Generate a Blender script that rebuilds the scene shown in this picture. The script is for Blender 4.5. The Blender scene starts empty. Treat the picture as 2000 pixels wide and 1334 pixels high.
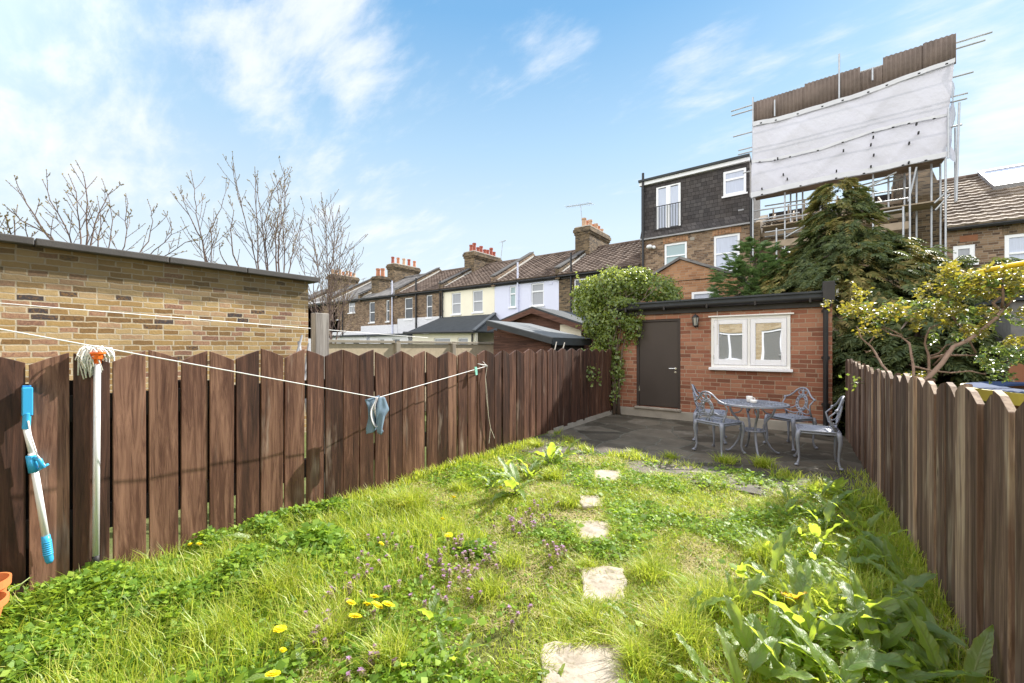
import bpy, bmesh, math, random
import numpy as np
from mathutils import Vector, Matrix
R = math.radians
random.seed(7)
RNG = np.random.default_rng(11)
scene = bpy.context.scene
COL = scene.collection

# ------------------------------------------------------------------ camera geometry (measured from the photograph)
TH, F, HZ, H = R(36.4), 800.0, 678.0, 1.4
SN, CS = math.sin(TH), math.cos(TH)
def ray(px, py):
    u = (px - 1000) / F
    return Vector((-SN + CS * u, CS + SN * u, (HZ - py) / F))
def on_y(px, py, Y):
    d = ray(px, py); t = Y / d.y
    return Vector((d.x * t, Y, H + d.z * t))
def on_x(px, py, X):
    d = ray(px, py); t = X / d.x
    return Vector((X, d.y * t, H + d.z * t))
def on_z(px, py, Z=0.0):
    d = ray(px, py); t = (Z - H) / d.z
    return Vector((d.x * t, d.y * t, Z))

SUN_A, SUN_B = 0.335, 1.19                     # metres of shadow in -X and -Y per metre of height
SUN_DIR = Vector((SUN_A, SUN_B, 1.0)).normalized()

# ------------------------------------------------------------------ object helpers
ORIGIN = {}
def tag(o, label=None, cat=None, group=None, kind=None):
    if label: o['label'] = label
    if cat: o['category'] = cat
    if group: o['group'] = group
    if kind: o['kind'] = kind
    return o
def thing(name, label, cat, loc=(0, 0, 0), group=None):
    o = bpy.data.objects.new(name, None); COL.objects.link(o)
    o.empty_display_size = 0.1
    o.location = loc
    ORIGIN[o.name] = Vector(loc)
    return tag(o, label, cat, group)
def link_mesh(name, me, m, parent=None, loc=(0, 0, 0)):
    o = bpy.data.objects.new(name, me); COL.objects.link(o)
    if m is not None: me.materials.append(m)
    if parent is not None:
        o.parent = parent; ORIGIN[o.name] = ORIGIN[parent.name]
    else:
        o.location = loc; ORIGIN[o.name] = Vector(loc)
    return o
def children(o): return [c for c in bpy.data.objects if c.parent == o]
def copy_tree(o, parent=None, kids=None):
    c = o.copy(); COL.objects.link(c)
    if parent is not None: c.parent = parent
    for ch in children(o): copy_tree(ch, c)
    return c

class MB:
    """collects shapes and links them as one mesh"""
    def __init__(s): s.v = []; s.f = []; s.t = []; s.cur = 0.5
    def add(s, vs, fs):
        n = len(s.v); s.v.extend([tuple(p) for p in vs])
        for f in fs: s.f.append([i + n for i in f]); s.t.append(s.cur)
        return s
    def box(s, lo, hi):
        (a, b, c), (d, e, f) = lo, hi
        vs = [(a,b,c),(d,b,c),(d,e,c),(a,e,c),(a,b,f),(d,b,f),(d,e,f),(a,e,f)]
        return s.add(vs, [(0,3,2,1),(4,5,6,7),(0,1,5,4),(1,2,6,5),(2,3,7,6),(3,0,4,7)])
    def bar(s, p, q, w, h=None, up=(0, 0, 1)):
        p, q = Vector(p), Vector(q); h = h or w
        d = (q - p).normalized(); up = Vector(up)
        if abs(d.dot(up)) > .98: up = Vector((0, 1, 0))
        x = d.cross(up).normalized(); y = x.cross(d).normalized()
        vs = []
        for c in (p, q):
            for (i, j) in ((-1,-1),(1,-1),(1,1),(-1,1)): vs.append(c + x*(i*w/2) + y*(j*h/2))
        return s.add(vs, [(0,3,2,1),(4,5,6,7),(0,1,5,4),(1,2,6,5),(2,3,7,6),(3,0,4,7)])
    def tube(s, pts, r, n=8, cap=True, closed=False):
        pts = [Vector(p) for p in pts]; m = len(pts)
        rs = [r]*m if not hasattr(r, '__len__') else list(r)
        base = len(s.v); ref = None
        for i, p in enumerate(pts):
            if closed: d = (pts[(i+1) % m] - pts[i-1])
            else: d = pts[min(i+1, m-1)] - pts[max(i-1, 0)]
            d = d.normalized() if d.length > 1e-9 else Vector((0, 0, 1))
            if ref is None:
                ref = Vector((0, 0, 1)) if abs(d.z) < .9 else Vector((1, 0, 0))
            x = (ref - d*ref.dot(d))
            x = x.normalized() if x.length > 1e-6 else d.orthogonal().normalized()
            ref = x; y = d.cross(x)
            for k in range(n):
                a = 2*math.pi*k/n
                s.v.append(tuple(p + x*(math.cos(a)*rs[i]) + y*(math.sin(a)*rs[i])))
        rng = m if closed else m-1
        for i in range(rng):
            j = (i+1) % m
            for k in range(n):
                l = (k+1) % n
                s.f.append([base+i*n+k, base+i*n+l, base+j*n+l, base+j*n+k]); s.t.append(s.cur)
        if cap and not closed:
            s.f.append([base+k for k in range(n)][::-1]); s.t.append(s.cur)
            s.f.append([base+(m-1)*n+k for k in range(n)]); s.t.append(s.cur)
        return s
    def lathe(s, prof, c, n=24):
        c = Vector(c); base = len(s.v); m = len(prof)
        for (r, z) in prof:
            for k in range(n):
                a = 2*math.pi*k/n
                s.v.append((c.x + r*math.cos(a), c.y + r*math.sin(a), c.z + z))
        for i in range(m-1):
            for k in range(n):
                l = (k+1) % n
                s.f.append([base+i*n+k, base+i*n+l, base+(i+1)*n+l, base+(i+1)*n+k]); s.t.append(s.cur)
        s.f.append([base+k for k in range(n)][::-1]); s.t.append(s.cur)
        s.f.append([base+(m-1)*n+k for k in range(n)]); s.t.append(s.cur)
        return s
    def prism(s, poly, d):
        """poly: 3D points of a planar polygon, extruded by vector d"""
        poly = [Vector(p) for p in poly]; d = Vector(d); n = len(poly)
        vs = poly + [p + d for p in poly]
        fs = [list(range(n)), list(range(2*n-1, n-1, -1))]
        for i in range(n):
            j = (i+1) % n; fs.append([j, i, n+i, n+j])
        return s.add(vs, fs)
    def ball(s, c, r, n=10, m=6, sc=(1,1,1)):
        prof = [(r*math.sin(math.pi*(i+.02)/(m+.04)), -r*math.cos(math.pi*(i+.02)/(m+.04))) for i in range(m+1)]
        k0 = len(s.v); s.lathe(prof, (0,0,0), n); c = Vector(c)
        for i in range(k0, len(s.v)):
            v = s.v[i]; s.v[i] = (c.x+v[0]*sc[0], c.y+v[1]*sc[1], c.z+v[2]*sc[2])
        return s
    def mesh(s, name, org, smooth=False, fixn=True):
        me = bpy.data.meshes.new(name)
        ox, oy, oz = org
        me.from_pydata([(x-ox, y-oy, z-oz) for x, y, z in s.v], [], s.f)
        a = me.attributes.new('tint', 'FLOAT', 'FACE'); a.data.foreach_set('value', s.t)
        me.update()
        if fixn:
            bm = bmesh.new(); bm.from_mesh(me); bmesh.ops.recalc_face_normals(bm, faces=bm.faces); bm.to_mesh(me); bm.free()
        if smooth: me.shade_smooth()
        return me
    def build(s, name, m, parent=None, loc=(0,0,0), smooth=False, bevel=0, fixn=True):
        org = ORIGIN[parent.name] if parent is not None else Vector(loc)
        o = link_mesh(name, s.mesh(name, org, smooth, fixn), m, parent, loc)
        if bevel:
            b = o.modifiers.new('bevel', 'BEVEL'); b.width = bevel; b.segments = 2; b.limit_method = 'ANGLE'
        return o

def np_mesh(name, verts, faces_list, m, parent=None, loc=(0,0,0), smooth=False, attrs=None):
    """fast mesh from numpy arrays; faces_list = list of int arrays (M,k)"""
    org = np.array(ORIGIN[parent.name] if parent is not None else loc, dtype=np.float64)
    verts = np.asarray(verts, dtype=np.float64) - org
    me = bpy.data.meshes.new(name)
    loops = np.concatenate([f.reshape(-1) for f in faces_list]).astype(np.int32)
    tot = np.concatenate([np.full(len(f), f.shape[1], dtype=np.int32) for f in faces_list])
    start = np.concatenate([[0], np.cumsum(tot)[:-1]]).astype(np.int32)
    me.vertices.add(len(verts)); me.vertices.foreach_set('co', verts.astype(np.float32).reshape(-1))
    me.loops.add(len(loops)); me.loops.foreach_set('vertex_index', loops)
    me.polygons.add(len(tot)); me.polygons.foreach_set('loop_start', start); me.polygons.foreach_set('loop_total', tot)
    for k_, a_ in (attrs or {}).items(): me.attributes.new(k_, 'FLOAT', 'POINT').data.foreach_set('value', np.asarray(a_, dtype=np.float32))
    me.update(calc_edges=True); me.validate()
    if smooth: me.shade_smooth()
    return link_mesh(name, me, m, parent, loc)

def unit(a): return a / np.maximum(np.linalg.norm(a, axis=-1, keepdims=True), 1e-9)
def leaf_arrays(P, D, N, L, W, fold=.15, droop=.1):
    """diamond leaves folded on the midrib -> verts, quads (two triangles each side)"""
    n = len(P); D = unit(D); S = unit(np.cross(D, N)); N = np.cross(S, D)
    L = np.asarray(L).reshape(-1, 1) * np.ones((n, 1)); W = np.asarray(W).reshape(-1, 1) * np.ones((n, 1))
    mid = P + D * L * .45
    v = np.stack([P, mid + S*W*.5 + N*W*fold, P + D*L - N*L*droop, mid - S*W*.5 + N*W*fold], axis=1).reshape(-1, 3)
    i = np.arange(n)[:, None] * 4
    return v, np.concatenate([i + np.array([[0, 1, 2]]), i + np.array([[0, 2, 3]])])
def merge(parts):
    vs, fs, o = [], [], 0
    for v, f in parts:
        vs.append(v); fs.append(f + o); o += len(v)
    return np.concatenate(vs), np.concatenate(fs)
def rand_dirs(n, rng=RNG): return unit(rng.normal(size=(n, 3)))

# ------------------------------------------------------------------ materials
class NT:
    def __init__(s, name):
        s.m = bpy.data.materials.new(name); s.m.use_nodes = True
        s.nt = s.m.node_tree; s.nt.nodes.clear()
        s.out = s.n('ShaderNodeOutputMaterial')
    def n(s, t, ins=None, **kw):
        nd = s.nt.nodes.new(t)
        for k, v in kw.items(): setattr(nd, k, v)
        for k, v in (ins or {}).items():
            if isinstance(v, bpy.types.NodeSocket): s.nt.links.new(v, nd.inputs[k])
            else: nd.inputs[k].default_value = v
        return nd
    def math(s, op, a, b=0.0, c=0.0, clamp=False):
        nd = s.n('ShaderNodeMath', operation=op, use_clamp=clamp)
        for i, x in enumerate((a, b, c)):
            if isinstance(x, bpy.types.NodeSocket): s.nt.links.new(x, nd.inputs[i])
            else: nd.inputs[i].default_value = x
        return nd.outputs[0]
    def mix(s, f, a, b, blend='MIX'):
        nd = s.n('ShaderNodeMix', data_type='RGBA', blend_type=blend)
        for k, x in ((0, f), (6, a), (7, b)):
            if isinstance(x, bpy.types.NodeSocket): s.nt.links.new(x, nd.inputs[k])
            else: nd.inputs[k].default_value = x if k == 0 else c4(x)
        return nd.outputs[2]
    def ramp(s, f, stops, interp='LINEAR'):
        nd = s.n('ShaderNodeValToRGB', {0: f}); cr = nd.color_ramp; cr.interpolation = interp
        while len(cr.elements) < len(stops): cr.elements.new(.5)
        for e, (p, c) in zip(cr.elements, stops): e.position = p; e.color = c4(c)
        return nd.outputs[0]
    def pos(s): return s.n('ShaderNodeNewGeometry').outputs['Position']
    def obj(s): return s.n('ShaderNodeTexCoord').outputs['Object']
    def scale(s, v, sc):
        nd = s.n('ShaderNodeVectorMath', {0: v, 1: sc}, operation='MULTIPLY'); return nd.outputs[0]
    def noise(s, v, sc, det=4, rough=.55, dist=0):
        return s.n('ShaderNodeTexNoise', {'Vector': v, 'Scale': sc, 'Detail': det, 'Roughness': rough, 'Distortion': dist}).outputs[0]
    def bump(s, h, st=.3, d=.01):
        return s.n('ShaderNodeBump', {'Height': h, 'Strength': st, 'Distance': d}).outputs[0]
    def attr(s, nm): return s.n('ShaderNodeAttribute', attribute_name=nm).outputs['Fac']
    def rand(s): return s.n('ShaderNodeNewGeometry').outputs['Random Per Island']
    def bsdf(s, col, rough=.7, metal=0.0, spec=.4, normal=None):
        b = s.n('ShaderNodeBsdfPrincipled')
        for k, x in (('Base Color', col), ('Roughness', rough), ('Metallic', metal), ('Specular IOR Level', spec)):
            if isinstance(x, bpy.types.NodeSocket): s.nt.links.new(x, b.inputs[k])
            else: b.inputs[k].default_value = c4(x) if k == 'Base Color' else x
        if normal is not None: s.nt.links.new(normal, b.inputs['Normal'])
        return b.outputs[0]
    def done(s, sh): s.nt.links.new(sh, s.out.inputs[0]); return s.m
def c4(c): return (c[0], c[1], c[2], 1.0) if len(c) == 3 else c
def mul(c, k): return tuple(x*k for x in c[:3])

def plain(name, col, rough=.6, metal=0, spec=.4, var=.18, sc=6, bump=.15, bsc=60, local=False):
    t = NT(name); p = t.obj() if local else t.pos()
    f = t.noise(p, sc, 5, .6)
    c = t.mix(f, mul(col, 1-var), mul(col, 1+var))
    nz = t.noise(p, bsc, 3)
    return t.done(t.bsdf(c, rough, metal, spec, t.bump(nz, bump, .004) if bump else None))

def brick(name, stops, mortar, bw=.225, rh=.075, ms=.006, dist=.006, dirt=.35, dsc=.8, bump=.6, band=None, dirtcol=None):
    t = NT(name); p = t.pos()
    sx = t.n('ShaderNodeSeparateXYZ', {0: p})
    u = t.math('ADD', sx.outputs[0], sx.outputs[1])
    v = t.n('ShaderNodeCombineXYZ', {0: u, 1: sx.outputs[2], 2: 0.0}).outputs[0]
    nz = t.n('ShaderNodeTexNoise', {'Vector': p, 'Scale': 9.0, 'Detail': 3.0}).outputs[1]
    nv = t.n('ShaderNodeVectorMath', {0: nz, 1: (.5, .5, .5)}, operation='SUBTRACT').outputs[0]
    nv = t.n('ShaderNodeVectorMath', {0: nv, 3: dist*3}, operation='SCALE').outputs[0]
    v2 = t.n('ShaderNodeVectorMath', {0: v, 1: nv}, operation='ADD').outputs[0]
    b = t.n('ShaderNodeTexBrick', {'Vector': v2, 'Color1': (0,0,0,1), 'Color2': (1,1,1,1), 'Mortar': (.5,.5,.5,1), 'Scale': 1.0,
        'Mortar Size': ms, 'Mortar Smooth': .3, 'Bias': 0.0, 'Brick Width': bw, 'Row Height': rh}, offset=.5, squash_frequency=3, squash=.75)
    # second random per brick, shifted, so neighbouring rows do not repeat
    fine = t.noise(p, 45, 4, .65)
    val = t.math('ADD', b.outputs[0], t.math('MULTIPLY', t.math('SUBTRACT', fine, .5), .35))
    col = t.ramp(val, stops)
    col = t.mix(t.math('MULTIPLY', t.math('SUBTRACT', t.noise(p, 120, 3), .35), .5, clamp=True), col, mul(stops[0][1], .6))
    mc = t.mix(t.noise(p, 14, 4), mul(mortar, .65), mul(mortar, 1.15))
    col = t.mix(b.outputs[1], col, mc)
    big = t.noise(p, dsc, 5, .6)
    col = t.mix(t.math('MULTIPLY', t.ramp(big, [(.42, (0,0,0)), (.7, (1,1,1))]), dirt), col, dirtcol or mul(stops[0][1], .45))
    if band:   # (z, softness, colour, amount): tone blended in above z with a ragged lower edge
        zz = t.math('ADD', sx.outputs[2], t.math('MULTIPLY', t.math('SUBTRACT', t.noise(p, 1.7, 4), .5), .3))
        f = t.math('DIVIDE', t.math('SUBTRACT', zz, band[0]), band[1], clamp=True)
        col = t.mix(t.math('MULTIPLY', f, band[3]), col, t.mix(.35, mul(band[2], 1), col))
    hgt = t.math('ADD', t.math('MULTIPLY', t.math('SUBTRACT', 1.0, b.outputs[1]), 1.0), t.math('MULTIPLY', fine, .5))
    return t.done(t.bsdf(col, .88, 0, .2, t.bump(hgt, bump, .012)))

def wood(name, stops, axis, streak=None, rough=.8, amt=.6, grain=28, streak_lo=.6):
    """planks: axis = scale vector of the grain noise (small along the grain)"""
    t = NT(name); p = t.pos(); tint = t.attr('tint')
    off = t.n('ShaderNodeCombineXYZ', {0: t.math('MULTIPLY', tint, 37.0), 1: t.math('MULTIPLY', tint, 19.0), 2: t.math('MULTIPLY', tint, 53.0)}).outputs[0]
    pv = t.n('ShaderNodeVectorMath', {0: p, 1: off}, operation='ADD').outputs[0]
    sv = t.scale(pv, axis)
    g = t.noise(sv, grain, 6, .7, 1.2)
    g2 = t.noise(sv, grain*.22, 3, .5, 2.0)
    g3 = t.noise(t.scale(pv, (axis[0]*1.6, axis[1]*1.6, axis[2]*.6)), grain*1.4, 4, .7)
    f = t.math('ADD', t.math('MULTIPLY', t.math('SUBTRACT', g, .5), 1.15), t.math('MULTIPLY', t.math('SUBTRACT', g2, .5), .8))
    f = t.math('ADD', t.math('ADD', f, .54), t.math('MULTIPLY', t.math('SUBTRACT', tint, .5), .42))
    col = t.ramp(f, stops)
    crack = t.ramp(g3, [(.3, (1,1,1)), (.37, (0,0,0))])
    col = t.mix(t.math('MULTIPLY', crack, .75), col, mul(stops[0][1], .45))
    if streak:
        big = t.noise(t.scale(pv, (axis[0]*.55, axis[1]*.55, axis[2]*1.0)), 14, 4, .7)
        patch = t.noise(pv, 1.6, 3)
        k = t.math('MULTIPLY', t.ramp(big, [(streak_lo, (0,0,0)), (streak_lo+.16, (1,1,1))]), t.ramp(patch, [(.42, (0,0,0)), (.62, (1,1,1))]))
        col = t.mix(t.math('MULTIPLY', k, amt), col, streak)
    # knots
    vo = t.n('ShaderNodeTexVoronoi', {'Vector': t.scale(pv, (1, 1, .38)), 'Scale': 5.0, 'Randomness': 1.0})
    kn = t.ramp(vo.outputs['Distance'], [(.035, (1,1,1)), (.075, (0,0,0))])
    col = t.mix(t.math('MULTIPLY', kn, .7), col, mul(stops[0][1], .45))
    return t.done(t.bsdf(col, rough, 0, .25, t.bump(t.math('SUBTRACT', g, crack), .5, .005)))

def leafmat(name, stops, trans, tw=.45, rough=.45, spec=.4, vein=False, sc=6):
    """diffuse + gloss + light passing through; colour varies leaf by leaf"""
    t = NT(name); r = t.rand()
    f = t.math('ADD', t.math('MULTIPLY', r, .75), t.math('MULTIPLY', t.noise(t.pos(), sc, 3), .25))
    col = t.ramp(f, stops)
    tc = t.mix(.35, trans, t.mix(1.0, col, (2.2, 2.2, 2.0), 'MULTIPLY'))
    nrm = t.bump(t.noise(t.pos(), 70, 3), .35, .004) if vein else None
    b = t.bsdf(col, rough, 0, spec, nrm)
    tr = t.n('ShaderNodeBsdfTranslucent', {'Color': tc}).outputs[0]
    return t.done(t.n('ShaderNodeMixShader', {0: tw, 1: b, 2: tr}).outputs[0])
def dockmat(name, stops, trans, tw=.45, rough=.5, spec=.6):
    """long leaf with pale midrib, side veins, small blemishes; light passes through"""
    t = NT(name); r = t.rand(); rib, along = t.attr('rib'), t.attr('along'); p = t.pos()
    f = t.math('ADD', t.math('MULTIPLY', r, .75), t.math('MULTIPLY', t.noise(p, 9, 4), .25)); col = t.ramp(f, stops)
    ar = t.math('ABSOLUTE', rib)
    sv = t.math('SINE', t.math('ADD', t.math('MULTIPLY', along, 62.0), t.math('MULTIPLY', ar, -11.0)))
    vein = t.ramp(sv, [(.72, (0,0,0)), (.98, (1,1,1))]); mid = t.ramp(ar, [(.05, (1,1,1)), (.1, (0,0,0))])
    vm = t.math('MAXIMUM', mid, t.math('MULTIPLY', vein, .35))
    col = t.mix(t.math('MULTIPLY', vm, .55), col, (.3,.36,.14))
    spots = t.ramp(t.noise(p, 70, 4, .7), [(.66, (0,0,0)), (.7, (1,1,1))]); patch = t.ramp(t.noise(p, 11, 3), [(.5, (0,0,0)), (.62, (1,1,1))])
    col = t.mix(t.math('MULTIPLY', t.math('MULTIPLY', spots, patch), .8), col, (.2,.11,.04))
    col = t.mix(t.math('MULTIPLY', t.ramp(ar, [(.8, (0,0,0)), (1, (1,1,1))]), .35), col, (.32,.24,.06))
    tc = t.mix(t.math('MULTIPLY', vm, .5), t.mix(.45, trans, t.mix(1.0, col, (2.4, 2.4, 2.0), 'MULTIPLY')), mul(trans, .45))
    h = t.math('ADD', t.math('MULTIPLY', vm, -1.0), t.math('MULTIPLY', t.noise(p, 55, 4, .65), 1.1))
    b = t.bsdf(col, t.math('ADD', rough-.14, t.math('MULTIPLY', t.noise(p, 30, 3), .25)), 0, spec, t.bump(h, .8, .006))
    tr = t.n('ShaderNodeBsdfTranslucent', {'Color': tc}).outputs[0]
    return t.done(t.n('ShaderNodeMixShader', {0: tw, 1: b, 2: tr}).outputs[0])
def glass(name, col=(.03,.035,.04), rough=.03, curtain=None, wob=.02, base_fac=.02):
    """pane seen from outside: dark room or pale curtain behind, mirror-like sheen"""
    t = NT(name); p = t.pos()
    c = col
    if curtain:
        w = t.noise(t.scale(p, (14, 14, .6)), 3, 3)
        c = t.mix(w, mul(curtain, .7), mul(curtain, 1.1))
    nb = t.bump(t.noise(p, 1.2, 1), wob, .5)
    base = t.bsdf(c, .5, 0, .2)
    gl = t.n('ShaderNodeBsdfGlossy', {'Color': (.9,.93,1,1), 'Roughness': rough, 'Normal': nb}).outputs[0]
    fr = t.n('ShaderNodeFresnel', {'IOR': 1.6}).outputs[0]
    fac = t.math('ADD', t.math('MULTIPLY', fr, .9 if base_fac > .2 else .45), .02 if curtain else base_fac, clamp=True)
    return t.done(t.n('ShaderNodeMixShader', {0: fac, 1: base, 2: gl}).outputs[0])
SKY_STRENGTH, SUN_ENERGY, EXPOSURE = 0.095, 4.4, 1.36
M = {}
M['stock_yellow'] = brick('yellow_stock_brick', [(.0,(.07,.06,.065)),(.05,(.22,.125,.055)),(.25,(.36,.22,.09)),(.45,(.47,.31,.13)),(.65,(.54,.39,.2)),(.82,(.5,.34,.2)),(.93,(.42,.24,.15)),(1,(.26,.14,.1))],
    (.6,.51,.38), ms=.009, dist=.01, dirt=.35, band=(2.03,.1,(.085,.07,.04),1.0))
M['stock_dark'] = brick('dark_london_brick', [(0,(.06,.045,.035)),(.35,(.13,.09,.055)),(.65,(.19,.135,.08)),(1,(.26,.18,.11))], (.22,.19,.14), dirt=.5, ms=.007)
M['stock_mixed'] = brick('brown_london_brick', [(0,(.09,.06,.045)),(.35,(.2,.125,.08)),(.65,(.28,.19,.12)),(1,(.36,.25,.17))], (.34,.29,.23), dirt=.4, ms=.007)
M['red_brick'] = brick('red_shed_brick', [(0,(.2,.085,.055)),(.3,(.3,.12,.075)),(.65,(.36,.155,.097)),(1,(.42,.22,.14))], (.42,.31,.225), ms=.007, dist=.004, dirt=.18)
M['orange_brick'] = brick('orange_gable_brick', [(0,(.28,.14,.075)),(.5,(.4,.21,.11)),(1,(.48,.27,.15))], (.42,.31,.22), ms=.006, dirt=.2)
M['painted_brick'] = brick('white_painted_brick', [(0,(.7,.7,.74)),(.5,(.75,.75,.79)),(1,(.78,.78,.82))], (.66,.66,.7), dirt=.18, bump=.5, dirtcol=(.5,.5,.5))
M['beige_brick'] = brick('buff_house_brick', [(0,(.4,.29,.16)),(.5,(.52,.4,.24)),(1,(.58,.46,.3))], (.5,.45,.36), ms=.006, dirt=.15)
M['slate_hang'] = brick('hung_slate', [(0,(.05,.046,.048)),(.5,(.072,.066,.068)),(1,(.1,.092,.092))], (.022,.02,.021), bw=.22, rh=.17, ms=.006, dist=.004, dirt=.25, bump=1.0, dirtcol=(.09,.07,.055))
M['lilac'] = plain('lilac_render', (.66,.68,.83), .85, var=.06, sc=1.2, bump=.3)
M['cream'] = plain('cream_render', (.82,.77,.63), .85, var=.07, sc=1.2, bump=.3)
M['white_render'] = plain('white_render', (.75,.75,.78), .85, var=.06, sc=1.5, bump=.3)
M['white_paint'] = plain('white_gloss_paint', (.82,.82,.86), .35, var=.05, sc=3, bump=.05)
M['upvc'] = plain('white_plastic', (.82,.83,.86), .3, var=.03, bump=0)
M['grey_white'] = plain('dusty_white_paint', (.8,.79,.77), .5, var=.08, sc=4, bump=.08)
M['black_plastic'] = plain('black_plastic', (.02,.02,.023), .35, var=.3, sc=8, bump=.1)
M['black_paint'] = plain('black_weathered_paint', (.03,.028,.028), .55, var=.45, sc=6, bump=.4, bsc=40)
M['felt'] = plain('roofing_felt', (.05,.055,.06), .9, var=.4, sc=3, bump=.5, bsc=150)
M['felt_pale'] = plain('pale_roofing_felt', (.13,.14,.15), .9, var=.4, sc=3, bump=.5, bsc=150)
M['lead'] = plain('lead_flashing', (.35,.35,.37), .5, var=.25, sc=4)
M['mortar'] = plain('cement_fillet', (.5,.48,.44), .9, var=.25, sc=4, bump=.5, bsc=50)
M['concrete'] = plain('pale_concrete', (.27,.235,.185), .92, var=.28, sc=5, bump=.5, bsc=90)
M['plinth'] = plain('plinth_concrete', (.32,.29,.25), .9, var=.3, sc=6, bump=.4, bsc=80)
M['pebbledash'] = plain('pebbledash_panel', (.44,.36,.25), .95, var=.3, sc=14, bump=1.0, bsc=160)
M['dark_pebble'] = plain('grey_pebbledash', (.17,.165,.16), .95, var=.4, sc=14, bump=1.0, bsc=120)
M['coping'] = plain('weathered_coping', (.085,.08,.078), .9, var=.4, sc=3.5, bump=.6, bsc=70)
M['galv'] = plain('galvanised_tube', (.42,.43,.45), .45, .7, var=.3, sc=7, bump=.1)
M['scaf_board'] = plain('scaffold_board', (.33,.26,.19), .85, var=.3, sc=4, bump=.3)
M['tin'] = plain('rusted_corrugated_iron', (.17,.13,.11), .75, .15, var=.65, sc=1.6, bump=.4, bsc=20)
M['terracotta'] = plain('terracotta_pot', (.47,.2,.11), .75, var=.25, sc=6, bump=.2)
M['pot_red'] = plain('red_clay_pot', (.33,.09,.06), .8, var=.25, sc=6)
M['pot_buff'] = plain('buff_clay_pot', (.5,.32,.21), .8, var=.25, sc=6)
M['plastic_orange'] = plain('orange_plastic', (.85,.16,.02), .4, var=.05, bump=0)
M['plastic_pot'] = plain('brown_orange_plastic_pot', (.6,.2,.07), .45, var=.12, bump=.05)
M['blue'] = plain('sky_blue_plastic', (.04,.36,.68), .35, var=.06, bump=0)
M['blue_deep'] = plain('blue_sponge', (.02,.2,.46), .7, var=.2, sc=30, bump=.4, bsc=120)
M['alu_pole'] = plain('aluminium_pole', (.74,.75,.77), .35, .35, var=.05, bump=0)
M['white_pole'] = plain('white_enamel_pole', (.8,.8,.82), .35, var=.04, bump=0)
M['alu_cast'] = plain('lilac_grey_cast_aluminium', (.25,.265,.325), .5, .15, var=.22, sc=9, bump=.25, bsc=90, local=True)
M['rope'] = plain('white_cotton', (.78,.76,.72), .95, var=.15, sc=30, bump=.4, bsc=300)
M['cord'] = plain('white_plastic_cord', (.85,.85,.85), .5, var=.05, bump=0)
M['twine'] = plain('pale_twine', (.62,.56,.48), .9, var=.2, bump=0)
M['peg'] = plain('mint_plastic', (.3,.68,.56), .4, var=.05, bump=0)
M['china'] = plain('white_china', (.85,.84,.82), .2, var=.03, bump=0)
M['steel'] = plain('brushed_steel', (.75,.75,.76), .25, .9, var=.05, bump=0)
M['yellow_foam'] = plain('yellow_foam_sleeve', (.9,.6,.02), .5, var=.08, bump=.1)
M['yellow_pad'] = plain('yellow_vinyl_pad', (.55,.45,.08), .5, var=.15)
M['blue_pad'] = plain('blue_vinyl_pad', (.02,.045,.12), .9, var=.15)
M['rubber'] = plain('black_rubber', (.015,.015,.015), .6, var=.2, bump=0)
M['cane_grey'] = plain('dull_grey_tube', (.2,.2,.21), .6, .3, var=.3)
M['glass_own'] = glass('grey_room_glass', (.2,.2,.19), .03, base_fac=.05)
M['hem'] = plain('sheeting_hem', (.6,.6,.64), .7, var=.15, sc=3)
M['rust'] = plain('rust_brown_panel', (.25,.1,.045), .7, var=.3, sc=5)
M['glass'] = glass('dark_window_glass', rough=.02)
M['glass_shed'] = glass('shed_window_glass', (.05,.055,.05), .012, wob=.008, base_fac=.4)
M['glass_blind'] = glass('blind_behind_glass', curtain=(.52,.57,.7))
M['glass_net'] = glass('net_curtain_behind_glass', curtain=(.34,.35,.38))
M['glass_frost'] = glass('frosted_glass', (.3,.4,.42), .25)
M['lantern_glass'] = glass('lantern_glass', (.35,.34,.3), .1)

def sheet_mat():
    t = NT('white_scaffold_sheeting'); p = t.pos()
    c = t.mix(t.noise(p, 1.3, 5, .6), (.45,.45,.52), (.58,.58,.65))
    c = t.mix(t.ramp(t.noise(p, 4, 4, .7), [(.62,(0,0,0)),(.8,(.5,.5,.5))]), c, (.4,.38,.4))
    h = t.n('ShaderNodeTexWave', {'Vector': t.scale(p, (1,1,1)), 'Scale': 60.0, 'Distortion': .4}).outputs[1]
    b = t.bsdf(c, .6, 0, .3, t.bump(t.noise(t.scale(p, (1,1,.7)), 4, 5, .6), .55, .06))
    tr = t.n('ShaderNodeBsdfTranslucent', {'Color': (.72,.7,.76,1)}).outputs[0]
    return t.done(t.n('ShaderNodeMixShader', {0: .06, 1: b, 2: tr}).outputs[0])
M['sheet'] = sheet_mat()
def cloth_mat(name, col, tw=.25):
    t = NT(name); p = t.pos()
    c = t.mix(t.noise(p, 40, 3), mul(col, .85), mul(col, 1.12))
    b = t.bsdf(c, .9, 0, .1, t.bump(t.noise(p, 220, 2), .3, .002))
    tr = t.n('ShaderNodeBsdfTranslucent', {'Color': c}).outputs[0]
    return t.done(t.n('ShaderNodeMixShader', {0: tw, 1: b, 2: tr}).outputs[0])
M['denim'] = cloth_mat('washed_blue_cotton', (.2,.28,.36))
M['navy'] = cloth_mat('navy_cotton_lining', (.03,.045,.085), .05)
M['trim'] = cloth_mat('white_jersey_trim', (.8,.78,.8))

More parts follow.
